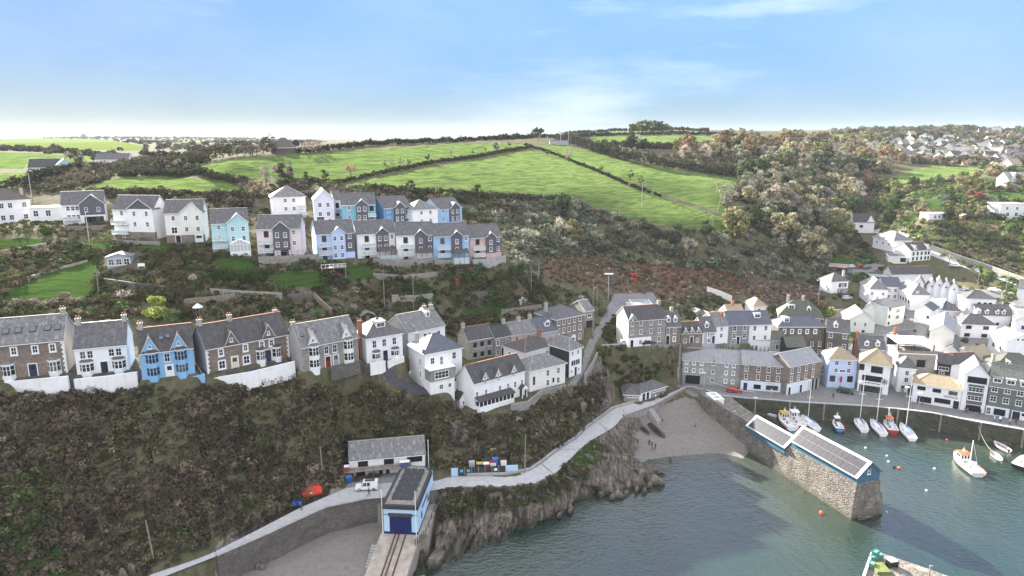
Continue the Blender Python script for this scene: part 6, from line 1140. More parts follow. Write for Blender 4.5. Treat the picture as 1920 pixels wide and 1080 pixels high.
# named garden plants
def shrub(u, v, label, r, pal, n=160, cs=.18, hz=.8, name='shrub', asp=1.0, stem=0):
    p = hit(u, v)
    if p is None: return
    k = 7; cen = [(rng.uniform(-.45, .45)*r, rng.uniform(-.45, .45)*r, r*hz*rng.uniform(.4, .8)+stem) for _ in range(k)] if hz != 9 else [(0, 0, r*.8)]
    pal = np.array(PAL[pal] if isinstance(pal, str) else pal); me = foliage_mesh('leaves', cen, np.array([(r*.6, r*.6, r*.55*hz)]*k), n//k+10, cs, pal[rng.integers(0, len(pal), k)], zmin=-.8)
    o = thing(name, label, 'shrub', p); link('foliage', me, o); b = MB(); b.tube([(0, 0, -.5), (0, 0, max(.5, stem+r*.4))], [.09, .05]); b.build('stem', 'bark', o); return o
def ballbush(u, v, label, r, pal=((.05, .085, .025), (.06, .10, .03)), name='clipped_shrub'):
    p = hit(u, v)
    if p is None: return
    o = thing(name, label, 'shrub', p); pal = np.array(pal)
    me = foliage_mesh('foliage', [(0, 0, r*.75)], np.array([(r, r, r*.85)]), int(260*r), .16, pal[:1], zmin=-.7, shell=.85); link('foliage', me, o); b = MB(); b.tube([(0, 0, -.4), (0, 0, r*.6)], .1); b.build('stem', 'bark', o)
ballbush(139,472,'big round clipped green bush on the left terrace lawn',1.9); ballbush(205,461,'pale green dome shaped bush left of the small lawn',1.6,((.12,.15,.07),)); ballbush(88,440,'dark green clipped bush by the spiky palm',1.3)
shrub(120,454,'white flowering arching shrub above the terrace lawn',1.2,'white',200,.16); shrub(78,480,'feathery pinkish tan ornamental grasses on the left rockery',2.2,((.30,.22,.17),(.22,.16,.12),(.14,.11,.08)),300,.2); shrub(15,482,'tan grass clump at the left edge of the rockery',1.3,((.26,.20,.14),(.16,.13,.08)),200); shrub(50,470,'green leaved shrub in the middle of the rockery',1.2,'green')
shrub(182,530,'tall white plumed shrub left of the summer house',1.0,'white',200,.14,1.6,stem=1.2); shrub(232,560,'wide white flowering shrub below the summer house',2.8,'white',420,.18,.6); shrub(365,545,'white blossomed tree like shrub right of the summer house',1.6,'white',300,.15,.8,stem=2.4); shrub(290,520,'pinkish brown seed head shrub below the summer house',1.8,((.22,.16,.13),(.16,.12,.09)),280); shrub(200,610,'pale flowered climber behind the white villa',1.8,'white',260,.16,.6)
shrub(664,588,'pampas grass with tall white plumes behind the hipped villa',1.6,'white',220,.12,1.3,'pampas_grass'); shrub(500,598,'grey lavender clump in the walled kitchen garden',.9,'pale'); shrub(120,560,'feathery tan grass clump below the terrace lawn',1.5,((.18,.16,.10),(.12,.12,.07)),260); shrub(885,487,'white flowering bush below the pink estate house',.8,'white'); shrub(1000,497,'silver grey bush right of the estate houses',1.6,'pale'); shrub(92,412,'spiky green palm in front of the white annex',1.6,'green',200,.3,1.0,'palm',stem=1.2)
shrub(1140,555,'pale straw coloured reeds beside the car park',1.7,((.34,.28,.20),(.22,.18,.12)),260,.16,1.1); shrub(1105,560,'white plumed reeds left of the floodlight pole',1.6,'white',260,.14,1.2)
for i, (u, v, r, w_) in enumerate([(1842,408,2.6,'first and largest'),(1858,410,2.3,'second'),(1868,412,2.0,'third'),(1877,414,2.3,'fourth'),(1890,425,2.0,'lowest'),(1910,424,2.2,'rightmost')]): ballbush(u, v, w_+' round clipped shrub in the row below the big flat roofed house', r)
for u, v, r, lb, pl_ in [(1820,434,3.0,'bright yellow green mounded shrub below the round shrubs',((.17,.19,.04),)),(1800,440,2.6,'dark mounded shrub left of the yellow green shrub',((.05,.07,.03),)),(1838,442,3.6,'long grey green mounded shrub below the yellow green shrub',((.10,.10,.075),)),(1862,452,3.2,'wide green mounded shrub right of the grey green shrub',((.07,.095,.035),)),(1838,468,2.6,'rounded green shrub lowest of the right hand mounds',((.06,.09,.03),)),(1778,470,2.4,'lime green mound beside the lane fence',((.13,.15,.04),)),(1895,455,3.0,'olive mounded shrub at the right side of the garden',((.09,.10,.045),)),(1900,490,2.6,'olive mounded shrub near the right edge above the lane',((.09,.09,.05),)),(1768,425,2.4,'pale green mound above the lane bend',((.09,.12,.06),))]: ballbush(u, v, lb, r, pl_, 'mounded_shrub')
print('TREES', w1, w2, w3, w4)
# ---- walls, pier, path furniture, boats, cars, people
def wallpx(name, label, px, h, th=.45, mat='wall_stone', cope=None, down=2.5, z=None, cat='wall', group=None, ext=None):
    """a wall whose top line was surveyed as (u, v[, z]); h is its height above the ground"""
    P = []
    for q in px:
        if len(q) == 3: p = atz(*q); P.append((p[0], p[1], q[2]))
        else:
            p = hit(*q); P.append((p[0], p[1], p[2]+h))
    return wallw(name, label, P, h, th, mat, cope, down, cat, group)
def wallw(name, label, P, h, th=.45, mat='wall_stone', cope=None, down=2.5, cat='wall', group=None, batter=0):
    P = [np.array(p, float) for p in P]; A = off(P, th/2); B = off(P, -th/2); o = P[0]; b = MB(); rings = []
    for i, p in enumerate(P):
        a, c = A[i], B[i]; rings.append([(a[0], a[1], p[2]-h-down), (c[0], c[1], p[2]-h-down), (c[0], c[1], p[2]), (a[0], a[1], p[2])])
    rings = [[(x-o[0], y-o[1], zz-o[2]) for x, y, zz in r] for r in rings]
    b.loft(rings, 0); 
    t = b.build(name, mat, None, tuple(o)); tag(t, label, cat, group)
    if cope:
        A = off(P, th/2+.06); B = off(P, -th/2-.06); c = MB()
        c.loft([[(A[i][0]-o[0], A[i][1]-o[1], P[i][2]-o[2]), (B[i][0]-o[0], B[i][1]-o[1], P[i][2]-o[2]), (B[i][0]-o[0], B[i][1]-o[1], P[i][2]-o[2]+.14), (A[i][0]-o[0], A[i][1]-o[1], P[i][2]-o[2]+.14)] for i in range(len(P))])
        c.build('coping', cope, t)
    return t
# sea walls
pl_ = L3(PATH_LO)
cove = [p for p in pl_[1:7]]; wallw('sea_wall', 'curving dark stone sea wall holding the coastal path above the cove', [p+np.array([0, 0, .25]) for p in off(cove, .25)], 5.5, .6, 'wall_stonedark', 'concrete')
wallw('path_wall', 'dark stone retaining wall under the coastal path between slip and cliff bend', [p+np.array([0, 0, -.02]) for p in off(pl_[8:12], .2)], 2.2, .5, 'wall_stonedark', None, 2)
bw = pl_[17:]+[atz(1297, 727, 4.7), atz(1318, 733, 5.2)]
wallw('beach_wall', 'stone wall curving round the top of the beach below the archway building', [p+np.array([0, 0, .45]) for p in off(bw, .2)], 3.2, .6, 'wall_stonegrey', 'concrete')
wallw('path_kerb_wall', 'low pale wall along the landward side of the coastal path', [p+np.array([0, 0, .55]) for p in off(pu[8:18], -.35)], .6, .3, 'concrete', None, .8)
qw = off(QE, .3); wallw('quay_wall', 'long dark weedy harbour quay wall with pale coping', [p+np.array([0, 0, .02]) for p in qw], 6.5, .7, 'quay_stone', 'concrete', 1)
for i in range(7):
    p = QE[4]+(QE[-2]-QE[4])*(i/6); k = int(np.argmin([np.hypot(*(q-p)[:2]) for q in QE])); a = QE[min(k, len(QE)-2)]; t_ = (QE[min(k, len(QE)-2)+1]-a)[:2]; t_ /= np.linalg.norm(t_)
    q = a[:2]+t_*((p[:2]-a[:2])@t_); nn = np.array([t_[1], -t_[0]]); b = MB(); b.box(-.2, .2, -.3, 0, -5.5, .1); b.build('fender_post', 'oldwood', None, (*(q+nn*.72), QZ), math.atan2(t_[1], t_[0])); tag(bpy.context.scene.objects[-1] if False else COL.objects[-1], 'upright timber fender post fixed to the quay wall', 'post', 'fender posts on the quay wall')
# garden and terrace retaining walls
gw = 'garden retaining walls'
wallpx('retaining_wall', 'long white retaining wall below the stone villa at the left end', [(-60,722,29.8),(0,717,30.3),(127,705,31.3)], 2.9, .5, 'wall_white', None, 1)
wallpx('retaining_wall', 'white sloping retaining wall below the small white villa', [(139,711,30.35),(200,705,30.75),(257,697,31.25)], 3, .5, 'wall_white', None, 1)
wallpx('retaining_wall', 'bright blue retaining wall with flower pots below the blue villa', [(274,717,29.2),(330,711,29.4),(384,701,29.9)], 2.3, .5, 'wall_blue', None, 1)
wallpx('retaining_wall', 'white retaining wall with railings below the long stone double villa', [(397,709,28.75),(470,697,29.15),(500,690,29.45),(552,677,29.85)], 2.7, .5, 'wall_white', None, 1)
wallpx('garden_wall', 'stepped stone garden wall in front of the grey double villa', [(620,690,28.2),(674,677,28.2)], 1.8, .4, 'wall_stonedark', None, 1)
wallpx('garden_wall', 'white forecourt wall below the hipped roof villa, left half', [(694,681,27.4),(722,676,27.3)], 1.8, .3, 'wall_white', None, 1); wallpx('garden_wall', 'white forecourt wall below the hipped roof villa, right half', [(727,677,27),(757,667,27.2)], 1.8, .3, 'wall_white', None, 1)
wallpx('terrace_wall', 'white curved parking terrace wall left of the big headland villa', [(708,702,23.6),(729,711,22.4),(764,705,22.4),(772,690,22.4)], 3.0, .3, 'wall_white', None, 1.5)
wallpx('cliff_wall', 'rough stone garden wall along the cliff edge below the white houses', [(958,758,16.6),(990,752,16.6),(1016,731,17),(1060,721,17)], 1.0, .4, 'wall_stonegrey', None, 1)
wallpx('gully_wall', 'long stone wall along the top of the gully by the lane', [(1128,648,17.9),(1150,646,17.7),(1186,645,17.5)], 1.6, .5, 'wall_stone', 'concrete', 4)
wallpx('gully_wall', 'tall red brown retaining wall at the left back of the gully', [(1140,655,15.6),(1165,652,15.8),(1192,651,15.8)], 7, .6, 'wall_stone', None, 3)
wallpx('lane_wall', 'curving stone wall along the top of the cliff path', [(1096,702,17.6),(1112,678,17.8),(1120,660,18)], .9, .4, 'wall_stonegrey', None, 2)
wallpx('lane_wall', 'pale stone retaining wall along the hillside lane on the right', [(1745,470),(1800,490),(1860,510),(1930,536),(1990,566)], 2.4, .5, 'wall_stonelight', 'concrete')
wallpx('stone_wall', 'dark retaining wall behind the archway building roof', [(1280,653,14.6),(1330,655,14.2),(1392,660,13.4)], 4, .5, 'wall_stonedark', None, 2)
wallpx('garden_wall', 'stone garden wall behind the square dark lawn', [(486,500),(540,498),(598,494)], 2.6, .4, 'wall_stonegrey'); wallpx('garden_wall', 'low grey wall below the rockery on the left', [(-40,482),(30,472),(88,462)], 1.0, .3, 'wall_stonelight')
wallpx('garden_wall', 'concrete and stone terrace wall below the middle estate houses', [(700,498),(760,500),(812,495)], 2.0, .4, 'wall_stonegrey'); wallpx('garden_wall', 'grey terrace wall below the bright blue estate house', [(815,500),(850,500),(884,494)], 2.0, .4, 'wall_stonegrey')
wallpx('garden_wall', 'pale block terrace wall below the pink estate house', [(886,500),(925,498),(948,492)], 2.2, .4, 'concrete'); wallpx('garden_wall', 'long grey garden wall behind the three storey stone house', [(940,592),(985,586),(1015,582)], 1.8, .4, 'wall_stonegrey')
wallpx('garden_wall', 'sloping stone wall of the kitchen garden behind the double villas', [(590,562),(606,578),(622,592)], 1.8, .4, 'wall_stone'); wallpx('garden_wall', 'dark stone wall at the back of the kitchen garden', [(540,564),(565,562),(588,561)], 1.6, .4, 'wall_stonedark')
wallpx('village_wall', 'long white boundary wall below the timbered house', [(1325,548),(1350,556),(1372,566)], 2.2, .3, 'wall_whitewarm'); wallpx('village_wall', 'tan stone wall beside the white gabled hall', [(1553,596),(1575,594),(1586,594)], 3.0, .5, 'wall_stonelight')
for lb, px, h, mt in [('dark dry stone terrace wall above the white flowering shrub', [(190,530),(260,540),(330,546)], 1.2, 'wall_stonedark'), ('stone terrace wall behind the gazebo', [(345,572),(400,566),(445,560)], 1.4, 'wall_stone'), ('long stone terrace wall under the clipped hedge', [(395,552),(450,556),(530,560)], 1.5, 'wall_stonegrey'), ('pale stone path edge crossing the rockery', [(60,520),(110,505),(165,490)], .5, 'wall_stonelight'), ('grey terrace wall under the slate apex house', [(212,455),(250,458),(300,460)], 1.0, 'wall_stonegrey'), ('stone patio wall of the slate gabled house', [(120,432),(160,432),(200,430)], 1.3, 'wall_stone'), ('grey garden wall below the timber deck', [(700,520),(760,524),(830,516)], 1.2, 'wall_stonegrey'), ('tan block wall on the upper gardens right of the poles', [(735,565),(780,566),(812,562)], 1.8, 'wall_stonelight'), ('stone wall dividing the back gardens of the cottages', [(830,560),(880,556),(930,552)], 1.2, 'wall_stonedark')]: wallpx('garden_wall', lb, px, h, .4, mt)
# fences
def fence(label, px, h=1.3, post=2.0, name='fence', mat='oldwood', rails=3):
    P = [hit(*q) for q in px]; o = thing(name, label, 'fence', P[0]); b = MB(); pb = MB()
    for a, c in zip(P[:-1], P[1:]):
        a = a-P[0]; c = c-P[0]
        for k in range(rails): z = h*(.3+.7*k/max(1, rails-1)) if rails > 1 else h; b.tube([(a[0], a[1], a[2]+z), (c[0], c[1], c[2]+z)], .05, 4)
        L = np.linalg.norm(c-a); n = max(1, int(L/post))
        for i in range(n+1): q = a+(c-a)*i/n; link('post', POSTM(h, mat), o, tuple(q))
    b.build('rails', mat, o); return o
PM = {}
def POSTM(h, mat):
    if (h, mat) not in PM: b = MB(); b.box(-.06, .06, -.06, .06, -.5, h+.12); PM[(h, mat)] = b.bm('post', [mat])
    return PM[(h, mat)]
fence('timber trellis fence along the top of the stone garden wall', [(486,499),(540,497),(598,493)], 3.6, 2.2); fence('timber fence beside the steps to the wooden deck', [(597,492),(608,510),(616,524)], 1.2); fence('timber fence in the kitchen garden behind the grey double villa', [(552,600),(580,596),(606,588)], 1.2)
fence('wire mesh fence along the lane below the clipped shrubs', [(1748,462),(1800,483),(1860,503),(1905,522)], 2.4, 5, rails=2); fence('field fence posts running down to the wood', [(1340,345),(1352,372),(1345,400)], 1.2, 5, rails=1)
# timber deck of the powder blue house
p = hit(625,512); t = thing('garden_deck', 'raised timber deck with white railings below the powder blue house', 'deck', p, .35); b = MB(); b.box(-3.2, 3.2, -2, 2, 1.6, 1.8); b.build('platform', 'oldwood', t); b = MB(); b.box(-3.2, 3.2, -2, -1.92, 2.7, 2.8)
for i in range(7): x = -3.15+6.3*i/6; b.box(x-.05, x+.05, -2, -1.9, 1.8, 2.7)
b.build('railing', 'trim', t)
for x in (-3, 0, 3): b = MB(); b.box(x-.1, x+.1, -1.9, -1.7, -2, 1.6); b.build('leg', 'oldwood', t)
# summer house, sheds, gazebo
def shed(u, v, label, w, d, h, rz, wm='oldwood', rm='roof_slatedark', glass=False, name='garden_shed'):
    p = hit(u, v); t = thing(name, label, 'shed', p, rz); b = MB(); b.hull([(-w/2, 0, -1), (w/2, 0, -1), (w/2, 0, h), (0, 0, h+.7), (-w/2, 0, h)], [(-w/2, d, -1), (w/2, d, -1), (w/2, d, h), (0, d, h+.7), (-w/2, d, h)]); b.build('wall', wm, t)
    b = MB(); b.profy([(-w/2-.3, h-.2), (0, h+.72), (w/2+.3, h-.2), (w/2+.3, h-.06), (0, h+.86), (-w/2-.3, h-.06)], -.4, d+.2); b.build('roof', rm, t)
    if glass:
        for x in (-w*.32, 0, w*.32): add_window(t, w*.24, 1.6, 'w', (x, 0, 1.1), 0)
    else: b = MB(); b.box(-.4, .4, -.05, 0, 0, 1.8); b.build('door', 'wood', t)
shed(224,499,'pale blue grey summer house with glazed front among dark shrubs', 5.6, 3.5, 2.5, .25, 'wall_bluegrey', 'roof_lichen', True, 'summer_house')
shed(857,534,'small dark red timber shed on the garden slope', 1.8, 1.8, 1.8, .3, 'door_red', 'roof_slatedark'); shed(690,604,'dark garden shed with pale roof behind the hipped villa', 3.2, 2.4, 1.8, .4, 'wall_blackwall', 'roof_lichen'); shed(978,560,'orange brown timber shed right of the back gardens', 4, 2.6, 2.0, .2, 'wood', 'roof_brownroof'); shed(981,573,'small glass greenhouse below the timber shed', 2, 2.4, 1.7, .2, 'balcony_glass', 'balcony_glass', name='greenhouse')
shed(1312,595,'grey roofed garden shed above the cottages', 3.2, 3, 2.0, .3, 'wall_stonegrey', 'roof_slate'); shed(1327,600,'brown timber shed next to the grey roofed garden shed', 3, 2.6, 2.0, .3, 'wood', 'roof_pinkroof'); shed(1810,412,'brown open timber cabin in the right hand garden', 4.5, 3, 2.2, .1, 'wood', 'roof_pinkroof')
p = hit(372,590); t = thing('gazebo', 'small white topped garden gazebo behind the long stone villa', 'gazebo', p); b = MB(); n8 = [(1.1*math.cos(a), 1.1*math.sin(a)) for a in [k*math.pi/4 for k in range(8)]]
b.hull([(x*1.15, y*1.15, 1.8) for x, y in n8], [(x*.03, y*.03, 2.8) for x, y in n8]); b.build('roof', 'roof_white', t)
for x, y in n8: b = MB(); b.tube([(x*.9, y*.9, -.5), (x*.9, y*.9, 1.85)], .06); b.build('post', 'oldwood', t)
p = hit(265,502); t = thing('garden_bench', 'white garden bench on the terrace right of the summer house', 'bench', p, .3); b = MB(); b.box(-.8, .8, -.25, .25, .42, .5); b.build('seat', 'whitepaint', t); b = MB(); b.box(-.8, .8, .22, .28, .5, 1.1); b.build('backrest', 'whitepaint', t)
for x in (-.7, .7): b = MB(); b.box(x-.05, x+.05, -.22, .25, -.3, .42); b.build('leg', 'whitepaint', t)
p = hit(232,586); t = thing('trampoline_table', 'small blue square table top on the garden slope behind the white villa', 'table', p); t.name = 'garden_table'; b = MB(); b.box(-.9, .9, -.7, .7, .7, .8); b.build('tabletop', 'wall_lavender', t)
for x in (-.7, .7): b = MB(); b.box(x-.05, x+.05, -.3, .3, -.4, .7); b.build('leg', 'oldwood', t)
# ---- pier with two boat sheds
def lerp(a, b, t): return a+(b-a)*t
b = MB(); top = 4.55; L_ = [np.array([68.4, 124.2]), np.array([59.9, 147.2]), np.array([52.4, 172.0]), np.array([51.4, 178.5])]; Rr = [np.array([75.1, 126.3]), np.array([67.4, 149.5]), np.array([61.3, 173.0]), np.array([60.8, 178.6])]
bl = [PW[0], PW[1], PW[2], PW[3]]; brr = [PIER_B, np.array([68.2, 149.7]), np.array([61.9, 173.0]), np.array([61.0, 178.6])]
o = np.array([64, 150, 0.])
def lo(p, z): return (p[0]-o[0], p[1]-o[1], z)
t = thing('pier', 'long stone harbour pier with sloping pale outer wall', 'pier', tuple(o)); b.loft([[lo(bl[i], -3), lo(brr[i], -3), lo(Rr[i], top), lo(L_[i], top)] for i in range(4)]); b.build('pier_body', 'pier_stone', t)
b = MB(); ph = [7.5, 7.2, 6.6, 5.4]
b.loft([[lo(L_[i]+np.array([-.02, 0]), top-.3), lo(L_[i]+np.array([1.5, .3]), top-.3), lo(L_[i]+np.array([1.45, .3]), ph[i]), lo(L_[i]+np.array([.25, 0]), ph[i])] for i in range(4)]); b.build('parapet', 'pier_stone', t)
b = MB(); b.hull([lo(L_[0]+np.array([.05, .0]), top-.2), lo(Rr[0]+np.array([-.3, .1]), top-.2), lo(Rr[0]+np.array([-.8, 2.6]), top-.2), lo(L_[0]+np.array([-.8, 2.3]), top-.2)], [lo(L_[0]+np.array([.25, .1]), 7.5), lo(Rr[0]+np.array([-.5, .2]), 7.2), lo(Rr[0]+np.array([-.9, 2.5]), 7.2), lo(L_[0]+np.array([-.6, 2.2]), 7.5)]); b.build('end_block', 'pier_stone', t)
b = MB(); rng2 = np.random.default_rng(3)
for s_ in (-1,):
    pass
def pier_shed(label, A, Bp, wid, z0, ze, zr, mat, name, panelfrac, rows):
    """A front-left, Bp back-left corner on the parapet (world xy)"""
    A = np.array(A); Bp = np.array(Bp); ax = (Bp-A); Ln = np.linalg.norm(ax); a = math.atan2(ax[1], ax[0])-math.pi/2
    mid = A+np.array([math.cos(a), math.sin(a)])*wid/2; t = thing(name, label, 'boat shed', (*mid, z0), a); hw = wid/2; h = ze-z0; hr = zr-z0
    b = MB(); b.hull([(-hw, 0, -.6), (hw, 0, -.6), (hw, 0, h), (0, 0, hr), (-hw, 0, h)], [(-hw, Ln, -.6), (hw, Ln, -.6), (hw, Ln, h), (0, Ln, hr), (-hw, Ln, h)]); b.build('wall', mat, t)
    sl = (hr-h)/hw; b = MB(); e = .5; b.profy([(-hw-e, h-e*sl+.05), (0, hr+.05), (hw+e, h-e*sl+.05), (hw+e, h-e*sl+.2), (0, hr+.2), (-hw-e, h-e*sl+.2)], -.5, Ln+.3, 0, 1); ro = b.build('roof', ['roof_white', 'framedark'], t)
    b = MB(); an = math.atan(sl)
    def P(s, y, n): return (-hw-e+s*math.cos(an)-n*math.sin(an), y, h-e*sl+.2+s*math.sin(an)+n*math.cos(an))
    Sl = (hw+e)/math.cos(an); s0, s1 = .1, Sl-.5; y0, y1 = .32, Ln-.45; nr, nc = rows
    for i in range(nr):
        for j in range(nc):
            a0 = s0+(s1-s0)*i/nr+.03; a1 = s0+(s1-s0)*(i+1)/nr-.03; c0 = y0+(y1-y0)*j/nc+.02; c1 = y0+(y1-y0)*(j+1)/nc-.02
            b.hull([P(a0, c0, .02), P(a1, c0, .02), P(a1, c1, .02), P(a0, c1, .02)], [P(a0, c0, .08), P(a1, c0, .08), P(a1, c1, .08), P(a0, c1, .08)])
    b.build('solar_panels', 'solar', ro); return t, hw, h, hr
gA = atz(1595, 895, 9.3)[:2]; gB = atz(1482, 827, 9.0)[:2]
dirv = (L_[1]-L_[0]); dirv /= np.linalg.norm(dirv); gA = L_[0]+np.array([.3, .3]); gB = gA+dirv*18
t, hw, h, hr = pier_shed('blue boarded shed at the pier end with roof covered in solar panels', gA, gB, 6.0, 7.0, 9.1, 11.6, 'cladblue', 'boat_shed', 1, (2, 13))
w_ = MB(); add_window(t, .8, 1.3, 'w', (0, 0, 2.6), 0); b = MB(); b.box(-.75, .75, -.25, 0, 1.75, 1.85); b.profy([(-.6, 3.25), (.6, 3.25), (0, 3.75)], -.3, .05); b.build('window_hood', 'cladblue', t)
gC = gB+dirv*1.2+np.array([-.6, -.2]); gD = gC+dirv*12.5
pier_shed('smaller lower pier shed with white edged roof of solar panels', gC, gD, 5.0, 5.6, 7.0, 8.9, 'cladblue', 'boat_shed', 1, (1, 16))
# lobster pot pile, crates and tarps on the pier root
def pile(label, pos, n, cols, s, cat='fishing gear', name='gear_pile', group=None):
    t = thing(name, label, cat, tuple(pos)); r = np.random.default_rng(n*7+len(label))
    for i in range(n):
        b = MB(); a, c, d = r.uniform(.3, .8)*s, r.uniform(.3, .7)*s, r.uniform(.25, .6)*s; x, y = r.uniform(-1, 1, 2)*s; z = r.uniform(0, .4)*s
        b.hull([(x-a, y-c, z-.2), (x+a, y-c, z-.2), (x+a, y+c, z-.2), (x-a, y+c, z-.2)], [(x-a*.85, y-c*.85, z+d), (x+a*.8, y-c*.9, z+d), (x+a*.9, y+c*.8, z+d), (x-a*.8, y+c*.85, z+d)]); b.build('crate' if i % 2 else 'bundle', cols[i % len(cols)], t)
    return t
for i, (f, lb, cl) in enumerate([(.80, 'white and blue tarpaulin heap on the pier before the small shed', ['whitepaint', 'bluetarp', 'lightgrey']), (.87, 'pale boxes and nets heaped along the pier', ['whitepaint', 'metal', 'wall_lavender']), (.93, 'white fish boxes stacked at the pier root', ['whitepaint', 'lightgrey', 'metal'])]):
    q = lerp(L_[1], L_[2], (f-.55)*1.9)+np.array([3.0, .6]); pile(lb, (*q, top), 7, cl, 1.3)
q = L_[2]+np.array([2.2, 1]); t = thing('flat_roof_hut', 'white flat topped hut with roof hatches at the pier root', 'hut', (*q, top), .15); b = MB(); b.box(-1.4, 1.4, -2.6, 2.6, -.2, 2.3); b.build('wall', 'wall_white', t); b = MB(); b.box(-1.5, 1.5, -2.7, 2.7, 2.3, 2.42); r_ = b.build('roof', 'roof_white', t)
for y in (-1.2, 1.0): b = MB(); b.box(-.6, .6, y-.4, y+.4, 2.42, 2.6); b.build('hatch', 'metal', r_)
# ladders and small jetties on the pier's harbour side
for i, f in enumerate((.15, .45, .75)):
    q = lerp(Rr[0], Rr[1], f); t = thing('boarding_stage', 'dark timber boarding stage sticking out of the pier, '+('nearest the pier end', 'second from the pier end', 'third from the pier end')[i], 'jetty', (*q, top), .35); b = MB(); b.box(-.5, 1.8, -.12, .12, -.1, .1); b.build('beam', 'trimdark', t); b = MB(); b.tube([(1.7, 0, .1), (1.7, 0, 1.3)], .05); b.ball((1.7, 0, 1.4), .16); b.build('lamp', 'whitepaint', t)
# near corner pier with pots at the bottom of the picture
c0 = atz(1622, 1085, 5.5)
t = thing('south_pier', 'corner of a second stone pier at the bottom edge of the picture', 'pier', (*c0[:2], 0)); t.name = 'stone_pier'
q0 = [atz(1632,1040,5.5), atz(1648,1035,5.5), atz(1745,1068,5.5), atz(1860,1110,5.5), atz(1860,1190,5.5), atz(1585,1190,5.5)]
b = MB(); b.prof([(p[0]-c0[0], p[1]-c0[1]) for p in q0], -3, 5.5); b.build('pier_body', 'pier_stone', t)
b = MB(); b.loft([[(p[0]-c0[0]+dx, p[1]-c0[1]+dy, zz) for dx, dy, zz in ((0, 0, 5.4), (.45, 0, 5.4), (.45, 0, 6.0), (0, 0, 6.0))] for p in (q0[0], atz(1607, 1110, 5.5))]); b.build('parapet', 'whitewash', t)
p = atz(1648,1066,5.5); b = MB(); b.box(-1.1, 1.1, -1.6, 1.0, 0, .5); o_ = b.build('moss_block', 'mossy', t, (p[0]-c0[0], p[1]-c0[1], 5.5))
for i, (u, v, z, lb) in enumerate([(1637,1050,5.6,'green net lobster pots at the left of the pier corner pile'),(1648,1046,5.6,'green net lobster pots in the middle of the pier corner pile'),(1641,1040,6.3,'topmost green lobster pot of the pier corner pile'),(1634,1062,5.6,'lowest green lobster pot hanging over the whitewashed parapet')]):
    p = atz(u, v, z); t = thing('lobster_pot', lb, 'lobster pot', tuple(p), .3*i, 'green lobster pots on the pier corner'); b = MB(); w_ = .55
    for x in (-w_, w_):
        for y in (-.4, .4): b.tube([(x, y, 0), (x, y, .75)], .04, 4)
    for zz in (0, .75):
        for y in (-.4, .4): b.tube([(-w_, y, zz), (w_, y, zz)], .04, 4)
        for x in (-w_, w_): b.tube([(x, -.4, zz), (x, .4, zz)], .04, 4)
    b.build('cage_frame', 'netgreen', t); b = MB(); b.box(-w_*.9, w_*.9, -.36, .36, .03, .7); b.build('netting', 'netgreen', t)
p = atz(1672,1062,5.5); t = thing('winch', 'black winch with white square cover on the pier corner', 'winch', tuple(p), .2); b = MB(); b.box(-.6, .6, -.5, .7, 1.1, 1.25); b.build('cover', 'whitepaint', t); b = MB(); b.tube([(-.7, 0, .5), (.7, 0, .5)], .5, 12); b.box(-.8, -.7, -.5, .5, 0, 1.1); b.box(.7, .8, -.5, .5, 0, 1.1); b.build('drum', 'black', t)
p = atz(1742,1080,5.5); t = thing('mooring_post', 'weathered upright post on the second pier', 'post', tuple(p)); b = MB(); b.tube([(0, 0, -.2), (0, 0, 1.7)], [.12, .1]); b.build('shaft', 'oldwood', t); b = MB(); b.box(-.15, .35, -.1, .1, 1.7, 1.9); b.build('cap', 'oldwood', t)
# ---- boathouse (old lifeboat station) and slipway
bp = atz(764, 997, 4.6); A1 = atz(723, 997, 4.6); A2 = atz(783.5, 1001, 4.6); ba = math.atan2(*(A2-A1)[1::-1]); bw_ = 6.2; bl_ = 15.0; 
c0 = atz(724, 996, 4.6); back = atz(812, 912, 6.0); dv = (back-atz(783.5,1001,4.6))[:2]; ba = math.atan2(dv[1], dv[0])-math.pi/2; bl_ = float(np.linalg.norm(dv))
mid = atz(783.5,1001,4.6)[:2]-np.array([math.cos(ba), math.sin(ba)])*bw_/2; zb_ = 4.6; BH = 4.9
t = thing('aquarium_boathouse', 'pale blue old lifeboat house with dark blue slip doors and solar panels', 'boathouse', (*mid, zb_), ba); hw = bw_/2
b = MB(); b.box(-hw, hw, 0, bl_, -3, BH); b.build('wall', 'wall_poolblue', t)
b = MB(); pr = [(-hw-.25, -.35), (hw+.25, -.35), (hw+.25, bl_-1.6), (hw-1.4, bl_+.3), (-hw+1.4, bl_+.3), (-hw-.25, bl_-1.6)]; b.prof(pr, BH, BH+.75, 0); b.prof([(x*.82, .5+(y)*.94) for x, y in pr], BH+.75, BH+.8, 1); ro = b.build('roof', ['membrane', 'ballast'], t)
b = MB(); 
for i in range(5):
    for j in range(3):
        x0 = -hw*.64+j*hw*.44; y0 = 1.6+i*2.35
        b.hull([(x0, y0, BH+.85), (x0+hw*.39, y0, BH+.85), (x0+hw*.39, y0+1.75, BH+1.3), (x0, y0+1.75, BH+1.3)], [(x0, y0, BH+.91), (x0+hw*.39, y0, BH+.91), (x0+hw*.39, y0+1.75, BH+1.36), (x0, y0+1.75, BH+1.36)])
b.build('solar_panels', 'solar', ro)
b = MB(); b.box(-1.95, 1.95, -.08, 0, 0, 3.35)
for i in range(8): x = -1.95+3.9*i/7; b.box(x-.05, x+.05, -.13, -.08, 0, 3.35)
b.build('slip_door', 'navyroll', t); b = MB(); b.box(-2.2, 2.2, -.2, 0, 3.38, 4.0); b.build('door_header', 'roof_slatedark', t); b = MB(); b.box(-hw-.02, -2.2, -.05, 0, 3.6, 3.72); b.box(2.2, hw+.02, -.05, 0, 3.6, 3.72); b.build('band', 'membrane', t)
b = MB(); b.box(-hw-.04, hw+.04, -.06, bl_, -3, .25); b.build('plinth', 'navyroll', t)
